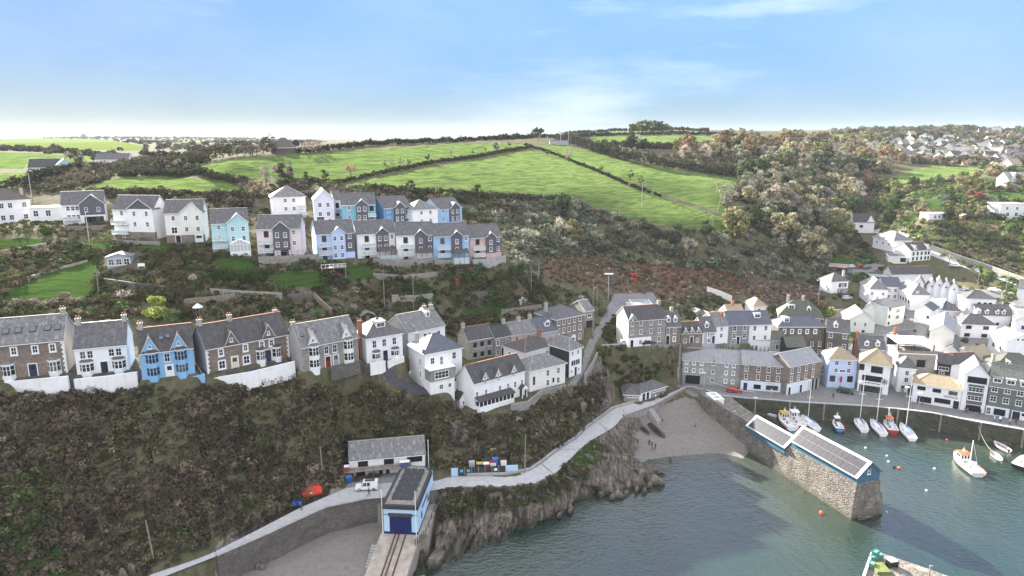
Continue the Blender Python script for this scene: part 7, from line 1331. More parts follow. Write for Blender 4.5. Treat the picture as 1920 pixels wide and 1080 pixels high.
for y in (3.5, 9.5): add_window(t, .7, 1.2, 'k', (hw, y, 1.7), math.pi/2)
text_obj('AQUARIUM', .95, 'navyroll', t, (hw+.03, 6.6, 2.6), math.pi/2)
for x, y, lb in ((-hw-.15, -.3, 'left'), (hw-.2, -.35, 'right')):
    q = Matrix.Rotation(ba, 3, 'Z') @ Vector((x, y, 0)); f = thing('flagpole', 'white flagpole standing at the front '+lb+' corner of the boathouse', 'flagpole', (mid[0]+q.x, mid[1]+q.y, zb_-.5)); b = MB(); b.tube([(0, 0, 0), (0, 0, 9.0)], [.09, .06], 8); b.build('mast', 'whitepaint', f); b = MB(); b.ball((0, 0, 9.05), .12); b.build('finial', 'whitepaint', f)
q = hit(804, 880); f = thing('flagpole', 'white flagpole behind the boathouse by the long shed', 'flagpole', tuple(q)); b = MB(); b.tube([(0, 0, 0), (0, 0, 6.5)], [.09, .06], 8); b.build('mast', 'whitepaint', f); b = MB(); b.ball((0, 0, 6.55), .12); b.build('finial', 'whitepaint', f)
Rm = Matrix.Rotation(ba, 3, 'Z')
sp = thing('slipway', 'weathered concrete slipway with rusty rails running down from the boathouse', 'slipway', (*mid, 0), ba)
b = MB(); b.hull([(-hw-.6, .3, -3), (hw+.5, .3, -3), (hw+.5, .3, 4.5), (-hw-.6, .3, 4.5)], [(-hw-1.2, -15, -3), (hw-.3, -15, -3), (hw-.3, -15, 1.2), (-hw-1.2, -15, 1.2)]); b.box(hw+.02, hw+1.7, .3, bl_+2, -3, 4.5); b.build('ramp', 'slip_concrete', sp)
for x in (-1.0, -.3, .9): b = MB(); b.hull([(x-.12, .2, 4.5), (x+.12, .2, 4.5), (x+.12, .2, 4.58), (x-.12, .2, 4.58)], [(x-.5, -14.8, 1.22), (x-.2, -14.8, 1.22), (x-.2, -14.8, 1.32), (x-.5, -14.8, 1.32)]); b.build('rail', 'rust', sp)
b = MB()
for i in range(12): b.box(-hw-1.7, -hw-.65, -9+i*.55, -8.5+i*.55, -2, 1.2+i*.22)
b.build('steps', 'concrete', sp)
def railing(label, P, h=1.05, mat='metaldark', n=8, name='railing'):
    P = [np.array(p, float) for p in P]; o = thing(name, label, 'railing', tuple(P[0])); b = MB()
    for z in (h, h*.5): b.tube([tuple(p-P[0]+np.array([0, 0, z])) for p in P], .035, 5)
    b.build('rails', mat, o)
    for a, c in zip(P[:-1], P[1:]):
        for i in range(n): q = a+(c-a)*i/n-P[0]; link('post', POSTM(h, mat), o, tuple(q))
W_ = lambda x, y, z: np.array([*(mid+np.array((Rm @ Vector((x, y, 0)))[:2])), z])
railing('dark metal railing down the seaward edge of the boathouse slip', [W_(hw+1.5, bl_+1, 4.6), W_(hw+1.5, 0, 4.5), W_(hw-.2, -3, 3.9)], n=6)
# long white shed with balcony and stair
sA = atz(655, 868, 10.2); A_, B_, ze_, _ = solve((655,868,797,855), ze=10.0); sa = math.atan2(B_[1]-A_[1], B_[0]-A_[0]); sw = float(np.hypot(*(B_-A_)[:2])); sm_ = (A_+B_)/2; zg = 6.9
for k in [dict(name='long_shed', label='long white two storey fishermen store with grey lichen roof and timber balcony', cat='store', group=None, w=sw, a=sa, p=sm_, z=zg, h=10.0-zg+.6, dep=6.5, roof='gable', rise=2.4, wall='white', rf='lichen', E=1, win=[('F',[.78],[.78],.7,.9,'d')], panel=[(.11,.24,.52,.93,'darkopen'),(.45,.58,.52,.93,'darkopen'),(.79,.96,.55,.95,'darkopen'),(.08,.2,-.02,.34,'darkopen'),(.38,.43,-.02,.36,'darkopen'),(.47,.52,-.02,.36,'darkopen'),(.7,.74,-.02,.36,'darkopen')])]:
    t = house(k); q = MB(); q.box(-sw/2-1.0, sw/2-3, -1.7, -.05, 1.72, 1.85); bo = q.build('balcony', 'oldwood', t); q = MB()
    for zz in (2.3, 2.75): q.box(-sw/2-1, sw/2-3, -1.7, -1.62, zz, zz+.08)
    for i in range(8): x = -sw/2-.95+(sw-2.1)*i/7; q.box(x-.06, x+.06, -1.7, -1.6, -.5 if i % 3 == 0 else 1.8, 2.8)
    q.build('railing', 'wood', bo); q = MB(); q.hull([(-sw/2-5, -1.6, -.3), (-sw/2-1, -1.6, 1.7), (-sw/2-1, -1.6, 1.95), (-sw/2-5, -1.6, .0)], [(-sw/2-5, -.3, -.3), (-sw/2-1, -.3, 1.7), (-sw/2-1, -.3, 1.95), (-sw/2-5, -.3, .0)])
    for y in (-1.65, -.25): q.hull([(-sw/2-5, y-.04, .7), (-sw/2-1, y-.04, 2.7), (-sw/2-1, y-.04, 2.85), (-sw/2-5, y-.04, .85)], [(-sw/2-5, y+.04, .7), (-sw/2-1, y+.04, 2.7), (-sw/2-1, y+.04, 2.85), (-sw/2-5, y+.04, .85)])
    for i in range(4): x = -sw/2-5+i*1.3; q.box(x-.06, x+.06, -1.7, -1.6, -1, .8+i*.62)
    q.build('staircase', 'wood', t)
    SR = Matrix.Rotation(sa, 3, 'Z'); SH = lambda x, y, z: tuple(np.array(sm_[:2]).tolist()[i]+(SR @ Vector((x, y, 0)))[i] for i in range(2))+(zg+z,)
def binbox(label, pos, s, mats, rz=0, name='storage_bin', cat='bin'):
    t = thing(name, label, cat, pos, rz); b = MB(); a, c, h = s; b.hull([(-a*.42, -c*.42, 0), (a*.42, -c*.42, 0), (a*.42, c*.42, 0), (-a*.42, c*.42, 0)], [(-a/2, -c/2, h), (a/2, -c/2, h), (a/2, c/2, h), (-a/2, c/2, h)]); b.build('body', mats[0], t); b = MB(); b.box(-a*.53, a*.53, -c*.53, c*.53, h, h+.12); b.build('lid', mats[1], t); return t
binbox('red and white fish tub at the left end of the shed balcony', SH(-sw/2-.5, -.9, 1.86), (1.0, .9, 1.0), ('redpaint', 'whitepaint'), sa); binbox('blue tub full of white net on the shed balcony', SH(sw*.22, -1.0, 1.86), (1.9, 1.1, .9), ('bluetarp', 'whitepaint'), sa); binbox('yellow topped blue fish box below the stair', SH(-sw/2-1.8, -2.6, 0), (1.2, .9, .9), ('bluepaint', 'yellow'), sa); binbox('plain blue fish box left of the white van', SH(-sw/2-.2, -2.4, 0), (1.1, 1.0, 1.3), ('bluepaint', 'bluetarp'), sa)
p = atz(584,925,7.1); t = thing('covered_dinghy', 'bright red tarpaulin covered boat on the path beside the pole', 'covered boat', tuple(p), .35); b = MB()
b.loft([[(x, -wd, 0), (x, wd, 0), (x, wd*1.05, .45), (x, wd*.35, h_), (x, -wd*.35, h_), (x, -wd*1.05, .45)] for x, wd, h_ in ((-2.1, .45, .8), (-1.5, .95, 1.3), (0, 1.15, 1.55), (1.4, 1.0, 1.5), (2.0, .8, 1.0))]); b.build('cover', 'redtarp', t); b = MB(); b.box(-.35, .3, -1.2, -1.1, .55, .8); b.build('label_patch', 'whitepaint', t)
p = atz(559,944,7.1); pile('navy blue tarpaulin bundle left of the red covered boat', tuple(p), 4, ['navyroll', 'bluepaint'], .8, 'tarpaulin', 'tarpaulin_bundle')
p = atz(290,1060,7.4); pile('blue and white bundle at the foot of the leaning pole', tuple(p), 4, ['bluetarp', 'bluetarp', 'whitepaint'], .6, 'bundle', 'rope_bundle')
# black storage enclosure beside the path
pA = atz(846, 893, 6.8); pB = atz(948, 889, 6.7); dv = (pB-pA)[:2]; Le = float(np.linalg.norm(dv)); ea = math.atan2(dv[1], dv[0])
t = thing('storage_enclosure', 'row of black panels with blue end panels screening fishing gear by the path', 'enclosure', tuple(pA), ea)
for i in range(8):
    x0 = Le*i/8; b = MB(); b.box(x0+.05, x0+Le/8-.05, 0, .12, -.3, 1.75); b.build('panel', 'wall_lightblue' if i == 0 else 'wall_blackwall', t); b = MB(); b.box(x0-.06, x0+.05, -.05, .14, -.3, 1.95); b.build('post', 'oldwood', t)
b = MB(); b.box(Le, Le+2.6, .3, .4, -.3, 1.7); b.build('panel', 'wall_lightblue', t)
for i, c in ((1, 'cyan'), (2, 'cyan'), (6, 'whitepaint')): b = MB(); b.box(Le*(i+.3)/8, Le*(i+.75)/8, -.03, 0, .8, 1.35); b.build('notice', c, t)
ER = Matrix.Rotation(ea, 3, 'Z'); EP = lambda x, y, z: tuple(pA[i]+(ER @ Vector((x, y, 0)))[i] for i in range(2))+(pA[2]+z,)
for i, (x, c1, c2, lb, h) in enumerate([(4.3, 'metal', 'metal', 'grey wire fish cage', 2.4), (5.9, 'navyroll', 'yellow', 'dark box with yellow lid', 2.0), (7.3, 'redpaint', 'whitepaint', 'red tub with white floats', 1.9), (8.7, 'whitepaint', 'redpaint', 'white box with red lid', 2.2), (9.2, 'bluepaint', 'bluetarp', 'tall blue drum', 2.9), (10.9, 'whitepaint', 'cream_box', 'cream coloured polystyrene crate', 2.1)]): binbox(lb+' standing behind the black panels', EP(x, 1.2, 0), (1.2, 1.0, h), (c1, c2), ea, 'gear_box', 'gear box')
# ---- poles, lamps, masts
def pole(u, v, h, label, lean=0, name='utility_pole', cross=True, mat='oldwood', z=None, rad=.15):
    p = atz(u, v, z) if z is not None else hit(u, v); t = thing(name, label, 'pole', tuple(p)); b = MB(); b.tube([(0, 0, -.6), (lean, 0, h)], [rad, rad*.7], 8); b.build('shaft', mat, t)
    if cross: b = MB(); b.box(lean-.7, lean+.7, -.06, .06, h-.5, h-.38); [b.tube([(lean+x, 0, h-.38), (lean+x, 0, h-.2)], .05, 5) for x in (-.6, .6)]; b.build('crossarm', mat, t)
    return t
pole(291,1060,8.0,'leaning timber pole at the bottom left beside the path',-.6,cross=False,z=7.4); pole(607,912,8.6,'timber utility pole beside the red covered boat',-.2,z=7.1,cross=False); pole(984,886,8.6,'timber utility pole right of the storage enclosure',.1,z=6.7,cross=False)
for u, v, h, lb in [(721,575,10,'timber utility pole in the gardens above the hipped villa'),(776,585,10.5,'second timber utility pole right along the gardens'),(168,458,9,'grey pole in front of the slate apex estate house'),(996,555,8,'timber pole on the slope right of the back gardens'),(1010,540,8,'dark pole with diagonal stay on the scrub slope'),(1112,580,9.5,'timber pole left of the floodlights'),(1119,590,9,'second pole beside the car park bank'),(1203,388,11,'pale power pole in the terraced field'),(1161,408,10,'dark power pole at the lower edge of the terraced field'),(1336,440,8,'dark power pole at the bottom corner of the field'),(60,372,9,'street lamp column behind the white annex'),(1778,505,8,'pole beside the hillside lane'),(1886,545,8,'telegraph pole in the lane wall garden'),(1832,540,6,'short pole by the lane wall'),(1848,690,8,'grey lamp column in the village lane'),(186,552,7,'thin pole on the terrace lawn under the white plumed shrub'),(1070,302,12,'field power pole by the bare tree')]:
    pole(u, v, h, lb, 0, cross=h > 9 and h < 11.5, mat='metal' if 'grey' in lb or 'lamp' in lb or 'pale' in lb else 'oldwood', rad=.13)
for u, v, h, n_, lb in [(1140,565,9,4,'pair of floodlights on a tall pole by the car park'),(1085,566+14,7,0,'short white post near the car park')][:1]+[(1534,569,9,3,'three headed white floodlight pole below the bracken slope')]:
    t = pole(u, v, h, lb, 0, 'floodlight_pole', False, 'metal'); b = MB(); b.box(-1.2, 1.2, -.06, .06, h-.1, h+.05); b.build('crossarm', 'metal', t)
    for i in range(n_): x = -1.1+2.2*i/(n_-1); b = MB(); b.box(x-.28, x+.28, -.3, .15, h+.05, h+.4); b.build('floodlight', 'whitepaint', t)
def lamp(u, v, h, label, z=QZ):
    p = atz(u, v, z); t = thing('street_lamp', label, 'street lamp', tuple(p)); b = MB(); b.tube([(0, 0, 0), (0, 0, h)], [.11, .07], 8); b.build('post', 'metal', t); b = MB(); b.box(-.5, .5, -.18, .18, h, h+.22); b.build('lamp_head', 'whitepaint', t)
lamp(1415,775,4.2,'white topped lamp post on the pier root tied with a rope',4.55); lamp(1319,731,5,'lamp post at the corner of the archway yard'); lamp(1514,740,4.2,'white lamp post on the quay before the angled stone wing',QZ)
lamp(1611,746,4.6,'lamp post before the white house with the ship wheel'); lamp(1698,757,4.6,'lamp post at the narrow white harbour house'); lamp(1722,764,4.0,'slim post in front of the tan roofed shop')
p = hit(1051,272); 
for dx, lb in ((0, 'tall thin lattice radio mast on the hill crest'), (5, 'second thin radio mast on the hill crest')):
    t = thing('radio_mast', lb, 'mast', (p[0]+dx, p[1], p[2])); b = MB(); b.tube([(0, 0, 0), (0, 0, 24 if dx == 0 else 16)], [.16, .06], 5); b.build('mast_pole', 'metal', t)
t = thing('radio_hut', 'grey block hut at the foot of the radio masts', 'hut', (p[0]-1, p[1]+3, p[2])); b = MB(); b.box(-6, 6, -2, 2, -1, 3); b.build('wall', 'wall_grey', t); b = MB(); b.box(-6.3, 6.3, -2.3, 2.3, 3, 3.25); b.build('roof', 'roof_slate', t)
p = hit(157, 259.5); t = thing('church_tower', 'hazy square tower on the far left horizon', 'tower', (p[0], p[1], p[2]-2)); b = MB(); b.box(-4, 4, -4, 4, -6, 14); b.build('wall', 'wall_stonegrey', t)
for x in (-3.3, 0, 3.3): b = MB(); b.box(x-.8, x+.8, -4.1, 4.1, 14, 15.2); b.build('battlement', 'wall_stonegrey', t)
# ropes
def rope(label, P, sag=.6, rad=.05, mat='whitepaint'):
    a, c = np.array(P[0]), np.array(P[1]); pts = [a+(c-a)*s-np.array([0, 0, sag*4*s*(1-s)])-a for s in np.linspace(0, 1, 12)]; b = MB(); b.tube([tuple(q) for q in pts], rad, 5); tag(b.build('rope', mat, None, tuple(a)), label, 'rope')
rope('white cable slung from the archway building to the pier lamp post', (atz(1341,718,5.5), atz(1415,735,8.8)), .5); rope('green mooring rope from the quay to the white dinghy', (atz(1831,787,QZ+.2), atz(1861,846,.6)), 1.2, .06, 'rope')
# stairs
t = thing('stone_steps', 'long narrow stone steps climbing beside the archway building', 'steps', tuple(atz(1268,722,4.8))); b = MB(); e = atz(1271,648,15.5)-atz(1268,722,4.8)
for i in range(30): f = i/30; b.box(e[0]*f-.9, e[0]*f+.9, e[1]*f, e[1]*f+e[1]/30+.4, e[2]*f-3, e[2]*f+.25)
b.build('treads', 'concrete', t); b = MB()
for x in (-1.1, 1.1): b.hull([(x-.18, 0, -2), (x+.18, 0, -2), (x+.18, 0, 1.1), (x-.18, 0, 1.1)], [(e[0]+x-.18, e[1], e[2]-4), (e[0]+x+.18, e[1], e[2]-4), (e[0]+x+.18, e[1], e[2]+1.1), (e[0]+x-.18, e[1], e[2]+1.1)])
b.build('side_wall', 'wall_stonedark', t)
t = thing('beach_steps', 'grey concrete steps from the coastal path down to the beach', 'steps', tuple(atz(1221,764,4.9)), -.9); b = MB()
for i in range(10): b.box(0+i*.35, .38+i*.35, -1.6, .2, -4, -.25*i)
b.build('treads', 'concrete', t)
t = thing('quay_steps', 'dark weedy steps down the quay wall behind the boats', 'steps', tuple(atz(1700,768,QZ)), -.35); b = MB()
for i in range(14): b.box(i*.4, .42+i*.4, -1.6, -.3, -6, -.28*i)
b.build('treads', 'quay_stone', t)
# rocks
def rock_mesh(seed):
    r = np.random.default_rng(seed); b = bmesh.new(); bmesh.ops.create_icosphere(b, subdivisions=3, radius=1)
    k = r.normal(size=(9, 3))*np.array([1, 1, .6]); k /= np.linalg.norm(k, axis=1)[:, None]; of = r.uniform(.35, .8, 9)
    for v in b.verts:
        p = np.array(v.co)
        for kk, o_ in zip(k, of):
            d = p@kk
            if d > o_: p = p-kk*(d-o_)*.98
        p = p*(1+.35*(fbm(p[0]*2.5+seed, p[1]*2.5+p[2]*2, seed, 3)-.5)); v.co = p
    me = bpy.data.meshes.new('boulder'); b.to_mesh(me); b.free(); me.materials.append(MATS['rock']); return me
RK = [rock_mesh(i) for i in range(5)]
def rock(u, v, z, s, label, rz=None, group=None):
    p = atz(u, v, z); o = link('boulder', random.choice(RK), None, tuple(p), random.uniform(0, 6) if rz is None else rz); o.scale = s; tag(o, label, 'rock', group); return o
for u, v, z, s, lb in [(1224,806,1.4,(1.0,5.2,2.0),'long dark slab of rock lying on the beach'),(1205,808,1.4,(.9,4.0,1.8),'dark rock slab left of the long slab on the beach'),(1236,785,2.2,(.8,2.2,.7),'low rock under the beach steps'),(1222,905,.2,(2.8,1.6,2.2),'rock at the seaward tip of the headland'),(1200,895,.6,(2.2,1.6,2.6),'pointed rock behind the headland tip'),(1180,910,.2,(1.4,2.4,1.8),'rock nose left of the headland tip'),(1155,930,.1,(1.8,1.6,1.6),'seaweed dark rock standing in the water by the headland'),(1145,905,1,(1.6,2.0,2.4),'jagged rock below the grassy outcrop'),(815,1055,.3,(1.2,3.4,2.6),'upright rock blade beside the slipway'),(845,1000,1.2,(1.4,2.4,2.8),'brown rock buttress right of the slipway'),(790,1090,.4,(2.2,1.6,1.4),'flat pale rock at the foot of the slipway'),(485,1062,2.4,(1.2,1.0,.9),'lone boulder at the back of the cove'),(470,1040,3,(2.0,1.4,1.6),'rock heap below the sea wall of the cove'),(505,1015,3,(2.4,1.2,1.3),'rock ledge below the sea wall of the cove'),(230,1078,9,(1.0,.7,1.3),'small pale crag at the bottom left of the cliff'),(245,1065,9.6,(.8,.6,1.0),'second small pale crag at the bottom left of the cliff'),(1092,765,11,(1.5,1.0,1.6),'pale rock showing through the cliff scrub under the white houses'),(1110,755,11,(1.0,.8,1.4),'small pale rock right along the cliff scrub')]: rock(u, v, z, s, lb, rz=.38 if 'beach' in lb else -.4)
rg = np.random.default_rng(5)
for i in range(30):
    f = i/30*(len(SHORE[2:15])-1.01); k = int(f); a, c = np.array(SHORE[2:15][k][:2]), np.array(SHORE[2:15][k+1][:2]); q = a+(c-a)*(f-k); rock(q[0]+rg.normal(0, 5), q[1]-rg.uniform(-3, 12), .1+rg.uniform(0, .6), (rg.uniform(.3, .9), rg.uniform(.8, 2.0), rg.uniform(.5, 1.5)), 'jagged dark rock along the foot of the slate cliff', -.4+rg.normal(0, .25), 'rocks at the foot of the cliff')
# buoys
def buoy(u, v, mat, label, r=.3): p = atz(u, v, .1); t = thing('mooring_buoy', label, 'buoy', tuple(p)); b = MB(); b.ball((0, 0, .05), r); b.build('float', mat, t); b = MB(); b.tube([(0, 0, r), (0, 0, r+.2)], .05); b.build('ring', 'metaldark', t)
for u, v, m, l, r in [(1540,962,'orange','large pink mooring buoy off the pier wall',.45),(1686,878,'orange','orange mooring buoy in the middle of the harbour',.42),(1676,876,'navyroll','dark blue mooring buoy beside the orange one',.35),(1775,825,'orange','small orange buoy below the quay',.25),(1666,866,'whitepaint','white buoy left of the dark blue buoy',.28),(1663,855,'whitepaint','white buoy behind the pier shed roof',.25),(1623,840,'whitepaint','white buoy near the moored yachts',.28),(1752,879,'whitepaint','white buoy left of the red and white fishing boat',.28),(1737,920,'whitepaint','lonely white buoy right of the pier end',.26),(1662,960,'whitepaint','tiny pale buoy at the pier corner',.2),(1450,868,'whitepaint','tiny white float close to the pier shadow',.2)][:10]: buoy(u, v, m, l, r)
# ---- boats
def hull_rings(L, B, Dk, draft, fine=1.8, tran=.7):
    rs = []
    for t in (0, .12, .3, .5, .7, .85, .95, 1.0):
        hb = B/2*(tran+(1-tran)*min(1, t/.4)) if t < .4 else B/2*max(.02, 1-((t-.4)/.6)**fine)
        zs = Dk*(1+.08*(1-t)**2+.35*t**2); x = L*(t-.5)+(.0 if t < 1 else .0); k = .35 if t < .9 else .1
        rs.append([(x, -hb, zs), (x, -hb*.9, zs*.45), (x-.15*t, -hb*.55*max(k, .4), -draft*.5), (x-.2*t, 0, -draft), (x-.15*t, hb*.55*max(k, .4), -draft*.5), (x, hb*.9, zs*.45), (x, hb, zs)])
    return rs
def boat_at(a, c): 
    A = atz(*a, 0); Bq = atz(*c, 0); d = (Bq-A)[:2]; return (A+Bq)/2, math.atan2(d[1], d[0]), float(np.linalg.norm(d))
def hullobj(t, L, B, Dk, draft, hmat, dmat, rail=None, **kw):
    rs = hull_rings(L, B, Dk, draft, **kw); b = MB(); b.loft(rs, [0, 0, 1, 1, 0, 0, 2]); h = b.build('hull', [hmat, kw.get('bottom', 'navyroll') if False else 'metaldark', dmat], t, smooth=False)
    b = MB()
    for s in (0, 6): b.tube([(r[s][0], r[s][1]*.99, r[s][2]+.04) for r in rs], .05, 5)
    b.build('gunwale', rail or hmat, t); return rs
def yacht(st, bw, label, mast_h, cover='bluetarp', hull='whitepaint', cat='sailing boat'):
    p, a, L = boat_at(st, bw); L = max(6.5, min(L, 9.5)); t = thing('sailing_yacht', label, cat, (p[0], p[1], 0), a); B = L*.33
    rs = hullobj(t, L, B, .85, .9, hull, 'deck_white'); b = MB(); b.loft([[(x, -w, .85), (x, w, .85), (x, w*.75, z), (x, -w*.75, z)] for x, w, z in ((-L*.12, B*.3, 1.25), (L*.08, B*.3, 1.35), (L*.26, B*.14, 1.12))]); co = b.build('cabin', 'whitepaint', t)
    b = MB()
    for s in (-1, 1): b.box(-L*.09, L*.07, s*B*.27-.015, s*B*.27+.015, 1.0, 1.18)
    b.build('cabin_window', 'window_glass', co); b = MB(); b.box(-L*.42, -L*.14, -B*.22, B*.22, .9, .96); b.build('cockpit', 'lightgrey', t)
    b = MB(); b.tube([(L*.07, 0, 1.2), (L*.07, 0, mast_h)], [.085, .06], 8); 
    for z in (mast_h*.6,): b.tube([(L*.07, -.9, z), (L*.07, .9, z)], .035, 5)
    mo = b.build('mast', 'whitepaint', t); b = MB()
    for q in ((L*.5, 0, 1.15), (-L*.49, 0, .95), (L*.07, -B*.48, .9), (L*.07, B*.48, .9)): b.tube([q, (L*.07, 0, mast_h-.2)], .018, 3)
    b.build('rigging', 'metaldark', mo); b = MB(); b.tube([(L*.05, 0, 1.95), (-L*.2, 0, 1.95), (-L*.36, 0, 1.9)], [.15, .14, .09], 8); b.build('sail_cover', cover, t)
    b = MB()
    for s in (-1, 1):
        for i in range(5): x = -L*.45+i*L*.2; b.tube([(x, s*B*.45*(1 if i < 3 else .8), .9), (x, s*B*.45*(1 if i < 3 else .8), 1.4)], .02, 4)
    b.build('stanchion', 'metal', t); return t
def fishing(st, bw, label, hull, deck, roofm, mast, L=None, wheel_at=.12, fend=None, mast_at=-.1, stern=None):
    p, a, L0 = boat_at(st, bw); L = L or max(5.5, min(L0, 11)); t = thing('fishing_boat', label, 'fishing boat', (p[0], p[1], 0), a); B = L*.38
    rs = hullobj(t, L, B, 1.05, .8, hull, deck, 'whitepaint' if hull != 'whitepaint' else 'orange', tran=.82); x = L*wheel_at; b = MB(); w = B*.28
    b.hull([(x-L*.1, -w, 1.0), (x+L*.1, -w, 1.0), (x+L*.1, w, 1.0), (x-L*.1, w, 1.0)], [(x-L*.1, -w*.92, 2.7), (x+L*.08, -w*.92, 2.7), (x+L*.08, w*.92, 2.7), (x-L*.1, w*.92, 2.7)]); wo = b.build('wheelhouse', 'whitepaint', t)
    b = MB(); b.box(x-L*.12, x+L*.11, -w*1.1, w*1.1, 2.7, 2.85); b.build('roof', roofm, wo); b = MB()
    for s in (-1, 1): b.box(x-L*.07, x+L*.06, s*w*.98-.02, s*w*.98+.02, 1.95, 2.5)
    for y in (-.6, 0, .6): b.box(x+L*.089, x+L*.1, y*w-.18, y*w+.18, 1.95, 2.5); b.box(x-L*.103, x-L*.099, y*w-.18, y*w+.18, 1.7, 2.5)
    b.build('cabin_window', 'window_glass', wo); b = MB(); b.tube([(x, 0, 2.8), (x, 0, 4.2)], .05, 6); b.ball((x, 0, 3.3), .25); b.tube([(x, -.4, 3.8), (x, .4, 3.8)], .03, 4); b.build('aerial', 'whitepaint', wo)
    if mast: b = MB(); b.tube([(L*mast_at, 0, 1), (L*mast_at, 0, mast)], [.13, .09], 8); b.tube([(L*mast_at, 0, 1.7), (-L*.38, 0, 3.0)], .08, 6); b.tube([(L*mast_at, 0, mast-.1), (-L*.38, 0, 3.0)], .02, 4); b.build('mast', 'whitepaint', t)
    for i in range(6): xx = -L*.42+i*L*.07; b = MB(); b.box(xx, xx+.5, -B*.3+(i % 3)*B*.2, -B*.3+(i % 3)*B*.2+.45, 1.08, 1.5+(i % 2)*.2); b.build('fish_box', ('lightgrey', 'whitepaint', 'oldwood')[i % 3], t)
    if fend:
        for i in range(7): f = .1+.12*i; q = rs[min(6, int(f*7))][0]; b = MB(); b.ball((L*(f-.5), q[1]*1.04-.1, .75), (.27, .27, .45), 0, 8); b.build('fender', fend, t)
    if stern: b = MB(); b.box(-L*.5-.03, -L*.5, -B*.3, B*.3, .35, .8); b.build('stern_panel', stern, t)
    return t
def dinghy(st, bw, label, hull, inside='deck_white', name='dinghy', motor=False, L=None, cover=None):
    p, a, L0 = boat_at(st, bw); L = L or max(2.6, min(L0, 6.5)); t = thing(name, label, 'small boat', (p[0], p[1], 0), a); B = L*.42; rs = hull_rings(L, B, .48, .2, 1.9, .75)
    b = MB(); inn = [[(q[0]*.96, q[1]*.88, max(.15, q[2]*.95) if k in (0, 6) else max(.12, q[2])) for k, q in enumerate(r)] for r in rs]; b.loft([r+[(q[0], q[1]*.86, q[2]-.04 if k in (0, 6) else .14) for k, q in reversed(list(enumerate(r)))] for r in rs], [0]*6+[0]+[1]*6+[0], True); b.build('hull', [hull, inside], t); b = MB()
    for x in (-.25, .02, .24): w = B*.4*(1-max(0, x)*.9); b.box(L*x-.12, L*x+.12, -w, w, .33, .38)
    b.build('thwart', 'wood' if hull != 'bluepaint' else 'whitepaint', t); b = MB()
    for s in (0, 6): b.tube([(r[s][0], r[s][1], r[s][2]+.02) for r in rs], .045 if name != 'inflatable_boat' else .2, 6)
    b.build('gunwale', hull if name == 'inflatable_boat' else 'wood', t)
    if motor: b = MB(); b.box(-L*.5-.35, -L*.5, -.18, .18, .3, .95); b.build('outboard', 'black', t)
    if cover: b = MB(); b.loft([[(q[0][0], q[0][1]*.95, q[0][2]+.04), (q[6][0], q[6][1]*.95, q[6][2]+.04), (q[6][0], 0, q[6][2]+.3)] for q in rs]); b.build('cover', cover, t)
    return t
plain('deck_white', (.58, .59, .58), .6, .15, 2)
yacht((1532,810),(1501,783),'white sailing yacht with long blue sail cover, leftmost of the tall masts',12.5); yacht((1622,815),(1603,782),'white sailing yacht with dark blue cover and dinghy rack behind, second tall mast',14.5,'navyroll')
yacht((1656,819),(1632,791),'white sailing yacht with bright blue cockpit cover beside the orange roofed boat',13.5,'bluetarp'); yacht((1712,830),(1686,797),'largest white sailing yacht with blue covers, rightmost of the moored row',16.5,'bluetarp')
fishing((1486,808),(1460,780),'small white fishing boat with yellow cabin roof behind the pier shed','whitepaint','deck_white','yellow',4.5,mast_at=-.2); fishing((1502,806),(1481,779),'white cabin boat with red stern beside the yellow roofed boat','redpaint','deck_white','whitepaint',3.4,wheel_at=.15)
fishing((1577,816),(1561,789),'small blue hulled cabin boat with orange fenders in the middle of the moorings','bluepaint','deck_white','whitepaint',0,fend='orange',L=6.2,stern='cyan'); fishing((1680,822),(1655,785),'fishing boat with orange wheelhouse roof and dark red stern between two yachts','redpaint','lightgrey','orange',4.8,mast_at=.25,L=8)
fishing((1838,898),(1784,852),'white fishing boat with orange cabin top and orange and white fenders alone in the harbour','whitepaint','deck_white','orange',7.2,fend='orange',L=10.5,wheel_at=.14,mast_at=-.14,stern='lightgrey')
fishing((1896,892),(1960,850),'black and white fishing boat with pink buoys cut by the right edge','black','deck_white','whitepaint',6.5,fend='orange',L=11)
dinghy((1874,864),(1857,848),'small white open dinghy tied to the quay by a green rope','whitepaint'); dinghy((1890,849),(1864,832),'white and pink inflatable boat with black outboard behind the dinghy','wall_palepink','lightgrey','inflatable_boat',True)
dinghy((1632,969),(1608,976),'dark green dinghy moored at the foot of the pier end','metaldark','oldwood'); dinghy((1533,779),(1568,787),'long blue and white open boat lying under the quay wall','bluepaint','deck_white',L=6.5); dinghy((1512,780),(1534,781),'cream punt lying under the quay wall','cream_box'); dinghy((1574,784),(1600,789),'grey blue punt under the quay wall right of the blue hulled boat','lightgrey')
dinghy((1618,783),(1600,780),'striped white tender raft behind the second yacht','whitepaint'); dinghy((1433,770),(1460,776),'pale blue rowing boat pulled in at the pier root','wall_lilac'); dinghy((1447,768),(1482,773),'grey covered rowing boat under the quay wall near the pier root','lightgrey',cover='lightgrey'); dinghy((1420,773),(1442,777),'brown rowing boat close to the pier lamp','wood'); dinghy((1438,778),(1456,784),'white rowing boat with net heap behind the small pier shed','whitepaint',cover='lightgrey'); dinghy((1395,768),(1418,772),'white and blue rowing boat nearest the pier root','whitepaint')
